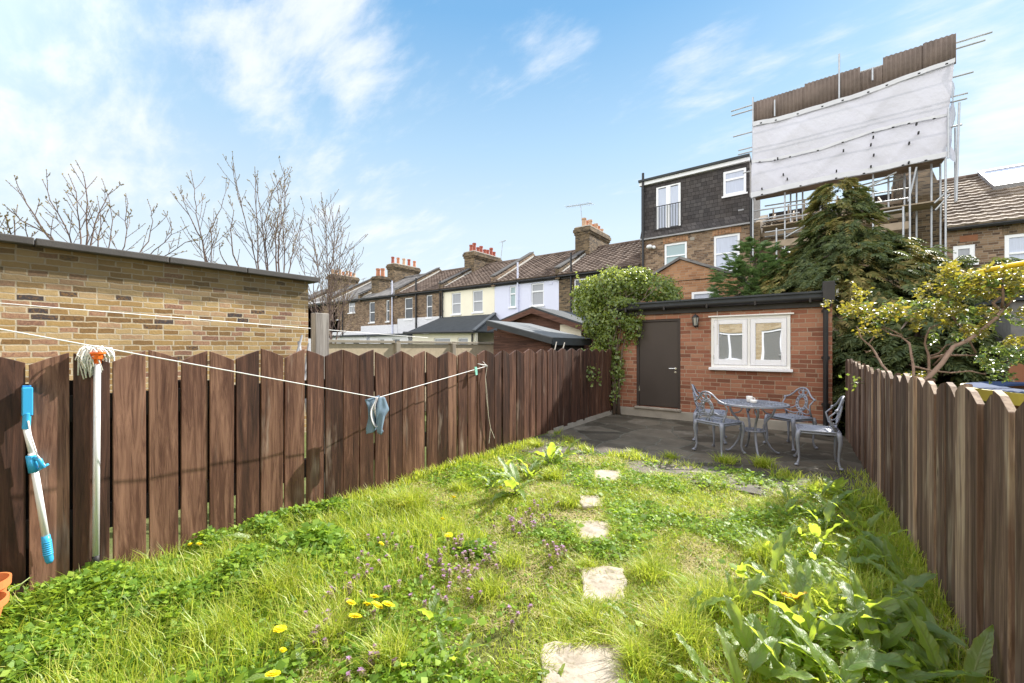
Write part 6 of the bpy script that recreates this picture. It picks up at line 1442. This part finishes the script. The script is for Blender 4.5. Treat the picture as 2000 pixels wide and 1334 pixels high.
# ------------------------------------------------------------------ conifers: drooping feathery sprays
def sprays(P, D, N, size, rr, pairs=7, droop=.35, wid=.16):
    """flat fans: a midrib with side branchlets that get shorter to the tip"""
    n = len(P); S = unit(np.cross(D, N)); N = np.cross(S, D); size = size.reshape(-1, 1); out = []
    for k in range(pairs):
        t = (k+.6)/pairs; base = P + D*size*t - np.array([0, 0, 1])*size*droop*t*t; L = size*.55*(1-t*.75)
        for sg in (-1, 1):
            d = unit(D*.75 + S*sg*.8 - np.array([0, 0, 1])*.25*t + rr.normal(0, .1, (n, 3))); out.append(leaf_arrays(base, d, N + rr.normal(0, .25, (n, 3)), L[:, 0], L[:, 0]*wid*2.0, .06, .2))
    out.append(leaf_arrays(P, unit(D - np.array([0, 0, droop*.5])), N, size[:, 0]*1.1, size[:, 0]*.12, .1, .2)); return merge(out)
def conifer(label, axis, profile, n, size, seed, matn='conifer', lean=(0, 0), name='conifer_tree', drop=.25, tipn=0, cat='conifer', squash=1.0, stem=True):
    rr = np.random.default_rng(seed); x0, y0 = axis; zs = np.array([p[0] for p in profile]); rs = np.array([p[1] for p in profile]); root = thing(name, label, cat, (x0, y0, -.16))
    # boughs: each an arching limb that carries a fan of sprays, so the crown reads as layered clumps with dark gaps
    nb = int(n/34); zb = np.interp((np.arange(nb)+rr.random(nb))/nb, np.cumsum((rs+.12)/(rs+.12).sum()), zs); ab = (np.arange(nb)*2.39996 + rr.normal(0, .3, nb)) % (2*np.pi)
    Ps, Ds, Ns, bt = [], [], [], []
    for z_, a_ in zip(zb, ab):
        if math.sin(a_) > .6: continue
        Lb = float(np.interp(z_, zs, rs))*rr.uniform(.7, 1.18) + .08; tl = (z_-zs[0])/(zs[-1]-zs[0]); m = int(34*(.55+.6*Lb)); u = rr.random(m)**.55; lat = rr.normal(0, .2*min(1, Lb+.3), m)*(.4+u*.8)*(1.15-u*.5)
        ca, sa = math.cos(a_), math.sin(a_); arch = .18*Lb*np.sin(u*2.2) - drop*1.3*Lb*u**2.2
        Ps.append(np.stack([x0+lean[0]*tl+ca*Lb*u-sa*lat, y0+lean[1]*tl+(sa*Lb*u)*squash+ca*lat, z_+arch-np.abs(lat)*.35+rr.normal(0, .05, m)], 1))
        sl = -drop*(.3+1.3*u); Ds.append(unit(np.stack([ca-sa*lat*2.2, sa+ca*lat*2.2, sl], 1)+rr.normal(0, .22, (m, 3)))); Ns.append(unit(np.stack([ca*.35+0*u, sa*.35+0*u, np.ones(m)], 1)+rr.normal(0, .25, (m, 3)))); bt.append(np.full(m, rr.random()) + (u-.5)*.5)
    P, D, N, bt = np.concatenate(Ps), np.concatenate(Ds), np.concatenate(Ns), np.concatenate(bt); n = len(P); tilt = np.clip((P[:, 2]-zs[0])/(zs[-1]-zs[0]), 0, 1)
    s = size*rr.uniform(.6, 1.3, n)
    tipm = rr.random(n) < tipn*np.clip((bt-.45)*2 + (tilt-.55)*1.2, 0, 1) if tipn else np.zeros(n, bool)
    v, f = sprays(P[~tipm], D[~tipm], N[~tipm], s[~tipm], rr); np_mesh('crown', v, [f], M[matn], root)
    if tipm.any(): v, f = sprays(P[tipm], D[tipm], N[tipm], s[tipm]*1.05, rr); np_mesh('golden_tips', v, [f], M['conifer_tip'], root)
    t = MB(); H_ = zs[-1]; 
    if stem:
        t.tube([(x0, y0, -.16), (x0+lean[0]*.4, y0+lean[1]*.4, H_*.45), (x0+lean[0]*.95, y0+lean[1]*.95, H_*.93)], [.13, .09, .02], 8)
        for k in range(26): q = random.Random(k+seed); zz = zs[0]+.2+(H_-zs[0]-.5)*q.random(); an = q.uniform(0, 6.28); rd = float(np.interp(zz, zs, rs))*.8; tt = (zz-zs[0])/(H_-zs[0]); t.tube([(x0+lean[0]*tt, y0+lean[1]*tt, zz), (x0+lean[0]*tt+math.cos(an)*rd*.6, y0+lean[1]*tt+math.sin(an)*rd*.6, zz+.15), (x0+lean[0]*tt+math.cos(an)*rd, y0+lean[1]*tt+math.sin(an)*rd, zz+.02)], [.03, .02, .008], 5)
        t.build('trunk', M['bark'], root)
    return root
conifer('big dark conifer with drooping golden-tipped sprays behind the brick shed', (.72, 11.6), [(.1,1.3),(.8,1.7),(1.6,1.85),(2.4,1.9),(2.95,1.8),(3.35,1.45),(3.7,.95),(4.05,.6),(4.4,.46),(4.8,.38),(5.05,.2)], 6000, .28, 3, tipn=.75, lean=(-.3, 0))
conifer('smaller feathery bright green conifer left of the big conifer', (-1.15, 11.4), [(1.4,1.05),(2.2,.9),(2.8,.65),(3.3,.4),(3.7,.16),(3.95,.04)], 3000, .19, 8, 'bamboo', drop=-.45, name='feathery_conifer')
conifer('broad dark evergreen standing right of the big conifer, behind the rose bush', (2.5, 11.4), [(.1,1.2),(.8,1.45),(1.6,1.45),(2.2,1.2),(2.7,.8),(3.1,.35)], 2600, .3, 15, name='evergreen_tree', cat='conifer')
conifer('low dark conifer hedge growing over the fence line right of the shed', (1.35, 9.3), [(.1,.9),(.7,1.0),(1.3,1.0),(1.75,.8),(2.1,.35)], 2200, .3, 12, name='conifer_hedge', cat='hedge')

# ------------------------------------------------------------------ rose bush over the weathered fence
def rose():
    rr = np.random.default_rng(31); root = thing('rose_bush', 'old rose bush with crooked bare branches and yellow lit leaves above the weathered fence', 'rose bush', (1.0, 5.6, 0))
    b = MB(); Yp = 6.3
    def P(px, py, Y=Yp): return on_y(px, py, Y)
    tw = []
    def br(pts, r0, r1, Y0=Yp, Y1=None):
        n = len(pts); q = [P(x, y, Y0+((Y1 or Y0)-Y0)*i/(n-1)) for i, (x, y) in enumerate(pts)]; q = [p + Vector((rr.normal(0, .012), rr.normal(0, .03), rr.normal(0, .012))) for p in q]; b.tube(q, list(np.linspace(r0, r1, n)), 7); tw.append(q)
    br([(1790,790),(1812,745),(1838,712),(1868,680),(1890,668),(1920,648),(1945,620),(1960,600)], .024, .013, 5.6, 6.2)
    br([(1945,622),(1952,605),(1940,590),(1955,580)], .015, .012, 6.2); br([(1955,605),(1962,580),(1955,560),(1960,545)], .013, .006, 6.2); br([(1962,600),(1975,585),(1990,570)], .012, .005, 6.2)
    br([(1745,800),(1738,730),(1725,712),(1712,695),(1700,680),(1685,660),(1670,640)], .015, .006, 5.8, 6.4); br([(1712,695),(1700,672),(1708,655)], .01, .005, 6.3); br([(1700,682),(1694,690)], .008, .004, 6.3)
    br([(1785,800),(1783,715),(1785,690),(1776,668),(1765,660),(1740,655),(1722,640)], .014, .006, 5.8, 6.4); br([(1765,660),(1745,645),(1720,635)], .009, .004, 6.3)
    br([(1815,740),(1812,712),(1815,695),(1808,672),(1808,655),(1815,640),(1830,632)], .014, .006, 6.2, 6.5); br([(1815,695),(1830,690),(1850,676),(1870,668)], .01, .004, 6.5); br([(1815,700),(1840,695),(1870,697),(1900,693),(1920,700)], .014, .006, 6.4)
    br([(1780,718),(1820,722),(1860,728),(1890,725),(1930,730)], .011, .006, 6.2); br([(1830,712),(1850,690),(1872,670)], .008, .004, 6.3); br([(1900,690),(1885,640),(1865,625),(1850,610)], .009, .004, 6.5); br([(1958,570),(1930,560),(1900,548),(1870,530)], .009, .004, 6.4); br([(1865,626),(1850,600),(1862,570)], .008, .004, 6.4)
    th = MB()
    for q in tw:
        for i in range(len(q)-1):
            for k in range(3): a = q[i].lerp(q[i+1], rr.random()); th.tube([a, a+Vector((rr.normal(0,.02), rr.normal(0,.02), .02))], [.005, .001], 4)
    b.build('branches', M['bark_rose'], root, smooth=True); th.build('thorns', M['bark_rose'], root)
    for nm, mt, cl in (('leaves', 'rose_leaf', [(1660,590,40,22,230),(1685,612,30,16,170),(1660,605,20,10,90),(1730,608,28,10,100),(1755,612,20,12,110),(1745,600,14,8,40),(1790,620,14,20,120),(1830,600,36,14,190),(1855,615,30,10,110),(1880,535,45,18,260),(1860,525,30,10,130),(1920,548,35,14,170),(1950,535,36,14,190),(1985,545,30,18,190),(1985,530,24,10,110),(1900,565,34,10,110),(1940,575,28,10,90),(1905,650,30,10,170),(1920,640,14,8,60),(1790,735,24,8,70),(1715,650,10,6,26),(1995,660,16,10,60),(1960,668,20,8,50),(1850,575,20,10,60),(1790,640,10,8,40),(2010,560,20,20,120),(1700,630,40,24,120),(1770,615,40,20,120),(1810,575,30,24,90),(1850,545,30,20,90),(1930,605,34,20,110),(1880,590,30,18,90),(1975,600,26,20,90)]),
                       ('shade_tinted_leaves', 'rose_dark', [(1960,690,40,18,230),(1990,700,30,18,180),(1950,730,24,14,90),(1915,700,24,10,80),(1930,715,20,8,60),(1690,605,30,14,90),(1890,550,40,16,120),(1960,560,36,16,120),(2010,700,20,20,100),(1720,625,50,26,130),(1800,600,50,30,140),(1880,600,44,34,150),(1950,620,40,30,130),(1850,650,36,20,70)])):
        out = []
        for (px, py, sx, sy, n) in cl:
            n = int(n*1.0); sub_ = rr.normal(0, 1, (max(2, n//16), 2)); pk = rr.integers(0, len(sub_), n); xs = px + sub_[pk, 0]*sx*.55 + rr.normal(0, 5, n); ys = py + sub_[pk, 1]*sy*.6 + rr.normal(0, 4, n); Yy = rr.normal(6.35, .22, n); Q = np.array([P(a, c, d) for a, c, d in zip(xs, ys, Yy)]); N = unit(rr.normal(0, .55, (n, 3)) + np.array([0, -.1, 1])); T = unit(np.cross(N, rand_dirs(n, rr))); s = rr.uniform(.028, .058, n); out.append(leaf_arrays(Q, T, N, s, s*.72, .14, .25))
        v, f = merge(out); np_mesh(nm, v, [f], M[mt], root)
rose()
tw_ = MB(); lf_ = []; a = Vector((.46, 6.2, .98)); tw_.tube([a, a+Vector((-.06,-.1,.02)), a+Vector((-.12,-.12,0))], .004, 5); rr = np.random.default_rng(2)
root = thing('rose_sprig', 'small rose sprig with a red leaf poking through the weathered fence', 'sprig', a); tw_.build('stem', M['stalk'], root); Q = np.array(a) + rr.normal(0, .05, (16, 3)) + np.array([-.07,-.08,0]); v, f = leaf_arrays(Q, rand_dirs(16, rr), rand_dirs(16, rr), np.full(16, .05), np.full(16, .035)); np_mesh('leaves', v, [f], M['rose_dark'], root)

# ------------------------------------------------------------------ bare budding trees beyond the brick wall
def bare_tree(label, X, stems, seed, r0=.03, density=1.0, back=0.0, budsize=.021, base=None):
    """stems: pixel paths of the main shoots; side shoots in opposite pairs, buds at the nodes"""
    rr = np.random.default_rng(seed); tb, bd = MB(), MB()
    ends = [on_x(*s[0], X) for s in stems]; bx = sum((e for e in ends), Vector())/len(ends) if base is None else base; root = thing('bare_tree', label, 'tree', (bx.x, bx.y, -.16))
    def bud(p, d, s): 
        d = Vector(d).normalized(); q = d.orthogonal().normalized()*s*.28; r = d.cross(q); bd.add([p, p+d*s*.5+q, p+d*s*.5+r, p+d*s*.5-q, p+d*s*.5-r, p+d*s], [(0,1,2),(0,2,3),(0,3,4),(0,4,1),(5,2,1),(5,3,2),(5,4,3),(5,1,4)])
    def shoot(p, d, L, r, lev):
        n = max(3, int(L/.14)); pts = [p]; up = Vector((0, 0, 1)); dd = d.normalized()
        for i in range(n):
            dd = (dd + up*(.1 if lev else .03) + Vector(rr.normal(0, .05, 3))).normalized(); pts.append(pts[-1] + dd*(L/n))
        nodes(pts, r, L, lev)
    def nodes(pts, r, L, lev):
        n = len(pts)-1; tb.tube(pts, list(np.linspace(r, max(r*.28, .004), n+1)), 5 if lev else 6)
        az = rr.uniform(0, 6.28)
        for i in range(1, n+1):
            d = (pts[i]-pts[i-1]).normalized(); q = d.orthogonal().normalized(); w = d.cross(q); az += math.pi/2
            for sg in (0, math.pi):
                s = q*math.cos(az+sg) + w*math.sin(az+sg); t = i/n
                if lev < 2 and t > .15 and rr.random() < (.62 if lev == 0 else .3)*density*(1-t*.4): shoot(pts[i], d*.8 + s*.6, L*rr.uniform(.2, .46)*(1.15-t*.75), max(r*.42*(1-t*.4), .0045), lev+1)
                elif t > .3: bud(pts[i], d*.8+s*.7, budsize*rr.uniform(.7, 1.4))
            if t > .5: bud(pts[i].lerp(pts[i-1], .5), d*.7+q, budsize)
        bud(pts[-1], pts[-1]-pts[-2], budsize*1.5)
    for st in stems:
        dX = rr.normal(0, .35); q = [on_x(x, y, X) for x, y in st]; q = [p*(1) for p in q]
        fine = []
        for i in range(len(q)-1):
            m = max(2, int((q[i+1]-q[i]).length/.16)); fine += [q[i].lerp(q[i+1], k/m) for k in range(m)]
        fine.append(q[-1]); L = sum((fine[i+1]-fine[i]).length for i in range(len(fine)-1)); sh = [Vector((dX*i/len(fine), rr.normal(0,.01), 0)) for i in range(len(fine))]
        nodes([p+s for p, s in zip(fine, sh)], r0*rr.uniform(.7, 1.1), L, 0)
    t = MB()
    for e in ends[:6]: t.tube([(bx.x, bx.y, -.16), (bx.x+(e.x-bx.x)*.3, bx.y+(e.y-bx.y)*.3, e.z*.5), e], [.09, .06, r0], 7)
    t.build('trunk', M['bark'], root, smooth=True); tb.build('branches', M['twig'], root); bd.build('leaves', M['bud'], root, fixn=False)  # the mesh called leaves holds the opening buds
bare_tree('bare budding tree rising over the near end of the yellow brick wall', -10.5, [[(158,520),(158,430),(150,370),(141,335)],[(150,520),(130,440),(100,390),(88,350)],[(165,520),(185,440),(205,395),(218,372)],[(140,520),(80,445),(50,400),(35,370)],[(170,520),(168,420),(168,372),(160,340)],[(200,525),(215,470),(218,430),(212,380)],[(220,530),(245,480),(252,430),(254,375)],[(250,530),(290,470),(305,430),(300,410)],[(240,530),(300,490),(330,460),(328,430)],[(130,520),(100,460),(40,430),(20,410)],[(180,520),(195,460),(200,420),(195,380)],[(265,535),(320,500),(345,480),(368,478)]], 5, .017, 1.0)
bare_tree('second bare budding tree at the left edge behind the brick wall', -10.8, [[(30,500),(20,460),(5,430)],[(40,500),(55,470),(45,440)],[(10,500),(-5,450),(-10,410)],[(25,500),(30,450),(28,425)]], 6, .014, 1.0)
bare_tree('tall bare tree with straight upright shoots behind the far end of the brick wall', -10.5, [[(415,560),(400,480),(388,400),(381,328)],[(410,560),(395,470),(370,420),(350,394)],[(412,560),(408,450),(425,410),(432,378)],[(510,560),(490,470),(465,380),(452,318)],[(505,560),(495,440),(488,390),(484,336)],[(525,560),(515,440),(530,380),(546,350)],[(525,560),(505,420),(500,380),(498,358)],[(545,560),(550,460),(566,400),(569,322)],[(540,560),(540,470),(548,410),(545,352)],[(560,560),(575,480),(590,440),(598,404)],[(480,560),(450,500),(440,470),(442,420)],[(470,560),(440,520),(425,500),(420,480)],[(555,560),(550,480),(540,420),(538,380)]], 9, .019, .9)
bare_tree('thin many-stemmed bare tree in front of the distant terrace', -8.6, [[(640,690),(640,600),(630,500),(625,395)],[(645,690),(655,600),(660,520),(650,430)],[(640,690),(620,600),(600,520),(590,450)],[(650,690),(668,600),(680,540),(690,480)],[(650,690),(670,620),(690,570),(700,515)],[(640,690),(630,580),(615,480),(608,440)],[(648,690),(650,580),(672,500),(678,440)],[(642,690),(610,620),(602,560),(612,500)],[(650,690),(660,630),(685,600),(700,590)],[(645,690),(640,560),(645,480),(640,420)]], 14, .013, 1.1, budsize=.016)
# ------------------------------------------------------------------ sky with wispy cloud, sun, camera
w = bpy.data.worlds.new('World'); scene.world = w; w.use_nodes = True; nt = w.node_tree; nt.nodes.clear()
def N(t, **kw):
    n = nt.nodes.new(t)
    for k, v in kw.items(): setattr(n, k, v)
    return n
def lk(a, b): nt.links.new(a, b)
def MA(op, a, b=0.0, clamp=False):
    n = N('ShaderNodeMath', operation=op, use_clamp=clamp)
    for i, x in enumerate((a, b)):
        if isinstance(x, bpy.types.NodeSocket): lk(x, n.inputs[i])
        else: n.inputs[i].default_value = x
    return n.outputs[0]
el = math.asin(SUN_DIR.z); az = math.atan2(SUN_DIR.x, SUN_DIR.y)
sky = N('ShaderNodeTexSky', sky_type='NISHITA', sun_disc=False, sun_elevation=el, sun_rotation=az, altitude=20, air_density=1.0, dust_density=.6, ozone_density=2.0)
tc = N('ShaderNodeTexCoord'); sep = N('ShaderNodeSeparateXYZ'); lk(tc.outputs['Generated'], sep.inputs[0])
zc = MA('MAXIMUM', sep.outputs[2], 0.0); den = MA('ADD', zc, .22)
cx = MA('DIVIDE', sep.outputs[0], den); cy = MA('DIVIDE', sep.outputs[1], den); comb = N('ShaderNodeCombineXYZ'); lk(cx, comb.inputs[0]); lk(cy, comb.inputs[1])
mp = N('ShaderNodeMapping'); mp.inputs['Rotation'].default_value = (0, 0, R(28)); mp.inputs['Scale'].default_value = (1.0, 2.3, 1); mp.inputs['Location'].default_value = (4.4, 8.8, 0); lk(comb.outputs[0], mp.inputs[0])
n1 = N('ShaderNodeTexNoise'); n1.inputs['Scale'].default_value = 2.7; n1.inputs['Detail'].default_value = 9; n1.inputs['Roughness'].default_value = .56; n1.inputs['Distortion'].default_value = .5; lk(mp.outputs[0], n1.inputs['Vector'])
n2 = N('ShaderNodeTexNoise'); n2.inputs['Scale'].default_value = 9; n2.inputs['Detail'].default_value = 6; n2.inputs['Roughness'].default_value = .65; lk(mp.outputs[0], n2.inputs['Vector'])
cov = None
for (px, py, rad, amt) in [(580, 80, 0.16, 0.19), (470, 110, 0.09, 0.1), (690, 60, 0.12, 0.14), (240, 70, 0.11, 0.13), (150, 260, 0.13, 0.14), (50, 330, 0.1, 0.08), (310, 330, 0.1, 0.08), (520, 340, 0.16, 0.1), (690, 400, 0.1, 0.13), (1095, 100, 0.08, 0.13), (1390, 150, 0.1, 0.12), (1560, 130, 0.08, 0.11), (1960, 50, 0.12, 0.13), (1980, 310, 0.1, 0.17), (1960, 220, 0.08, 0.1), (1720, 50, 0.08, 0.08), (820, 490, 0.12, 0.1)]:
    d = ray(px, py).normalized(); dp = N('ShaderNodeVectorMath', operation='DOT_PRODUCT'); lk(tc.outputs['Generated'], dp.inputs[0]); dp.inputs[1].default_value = d
    mr = N('ShaderNodeMapRange', interpolation_type='SMOOTHSTEP'); lk(dp.outputs['Value'], mr.inputs[0]); mr.inputs[1].default_value = math.cos(rad*1.25); mr.inputs[2].default_value = 1.0; mr.inputs[3].default_value = 0; mr.inputs[4].default_value = amt
    cov = mr.outputs[0] if cov is None else MA('ADD', cov, mr.outputs[0])
f = MA('ADD', MA('ADD', MA('MULTIPLY', n1.outputs[0], .68), MA('MULTIPLY', n2.outputs[0], .32)), cov)
rm = N('ShaderNodeMapRange', interpolation_type='SMOOTHSTEP'); lk(f, rm.inputs[0]); rm.inputs[1].default_value = .53; rm.inputs[2].default_value = .92; rm.inputs[3].default_value = 0; rm.inputs[4].default_value = .85
hz = N('ShaderNodeMapRange', interpolation_type='SMOOTHSTEP'); lk(sep.outputs[2], hz.inputs[0]); hz.inputs[1].default_value = .25; hz.inputs[2].default_value = -.02; hz.inputs[3].default_value = 0; hz.inputs[4].default_value = .5
m1_ = N('ShaderNodeMix', data_type='RGBA'); lk(hz.outputs[0], m1_.inputs[0]); tn = N('ShaderNodeMix', data_type='RGBA', blend_type='MULTIPLY'); tn.inputs[0].default_value = 1; lk(sky.outputs[0], tn.inputs[6]); tn.inputs[7].default_value = (.7, .95, 1.0, 1)
gr = N('ShaderNodeValToRGB'); lk(sep.outputs[2], gr.inputs[0])
for k_, (p_, c_) in enumerate(((0, (.78,.84,.88,1)), (.27, (.64,.76,.86,1)), (.43, (.43,.63,.82,1)), (.63, (.19,.42,.71,1)), (1, (.09,.26,.54,1)))):
    e_ = gr.color_ramp.elements[k_] if k_ < 2 else gr.color_ramp.elements.new(p_)
    e_.position = p_; e_.color = c_
gs = N('ShaderNodeVectorMath', operation='SCALE'); lk(gr.outputs[0], gs.inputs[0]); gs.inputs[3].default_value = 5.0
bl = N('ShaderNodeMix', data_type='RGBA'); bl.inputs[0].default_value = .9; lk(tn.outputs[2], bl.inputs[6]); lk(gs.outputs[0], bl.inputs[7]); lk(bl.outputs[2], m1_.inputs[6]); m1_.inputs[7].default_value = (4.0, 4.3, 4.5, 1)
m2_ = N('ShaderNodeMix', data_type='RGBA'); lk(rm.outputs[0], m2_.inputs[0]); lk(m1_.outputs[2], m2_.inputs[6]); m2_.inputs[7].default_value = (4.4, 4.55, 4.75, 1)
# unseen bright cloud bank added behind the camera to fill shaded fronts
bd = N('ShaderNodeVectorMath', operation='DOT_PRODUCT'); lk(tc.outputs['Generated'], bd.inputs[0]); bd.inputs[1].default_value = Vector((-.05, -.8, .6)).normalized()
br = N('ShaderNodeMapRange', interpolation_type='SMOOTHSTEP'); lk(bd.outputs['Value'], br.inputs[0]); br.inputs[1].default_value = .1; br.inputs[2].default_value = .8; br.inputs[3].default_value = 0; br.inputs[4].default_value = 1
bf = MA('MULTIPLY', br.outputs[0], MA('ADD', MA('MULTIPLY', n1.outputs[0], .9), .4), clamp=True)
m3_ = N('ShaderNodeMix', data_type='RGBA'); lk(bf, m3_.inputs[0]); lk(m2_.outputs[2], m3_.inputs[6]); m3_.inputs[7].default_value = (11, 10.9, 10.8, 1)
bg = N('ShaderNodeBackground'); bg.inputs[1].default_value = SKY_STRENGTH; lk(m3_.outputs[2], bg.inputs[0]); wo = N('ShaderNodeOutputWorld'); lk(bg.outputs[0], wo.inputs[0])

sl = bpy.data.lights.new('sun', 'SUN'); sl.energy = SUN_ENERGY; sl.angle = R(.53); sl.color = (1.0, .95, .87)
so = bpy.data.objects.new('sun', sl); COL.objects.link(so); so.rotation_euler = SUN_DIR.to_track_quat('Z', 'Y').to_euler(); so.location = SUN_DIR*60
cam = bpy.data.cameras.new('camera'); cam.lens = 36*F/2000; cam.sensor_width = 36; cam.clip_end = 2000; cam.clip_start = .02; cam.shift_y = (HZ-667)/2000
co = bpy.data.objects.new('camera', cam); COL.objects.link(co); co.location = (0, 0, H); co.rotation_euler = (R(90), 0, TH); scene.camera = co
vs = scene.view_settings; vs.view_transform = 'Standard'; vs.look = 'None'; vs.gamma = 1; vs.exposure = EXPOSURE; vs.use_curve_mapping = False
scene.display_settings.display_device = 'sRGB'
scene.cycles.max_bounces = 8; scene.cycles.diffuse_bounces = 4; scene.cycles.transmission_bounces = 4; scene.cycles.sample_clamp_indirect = 6
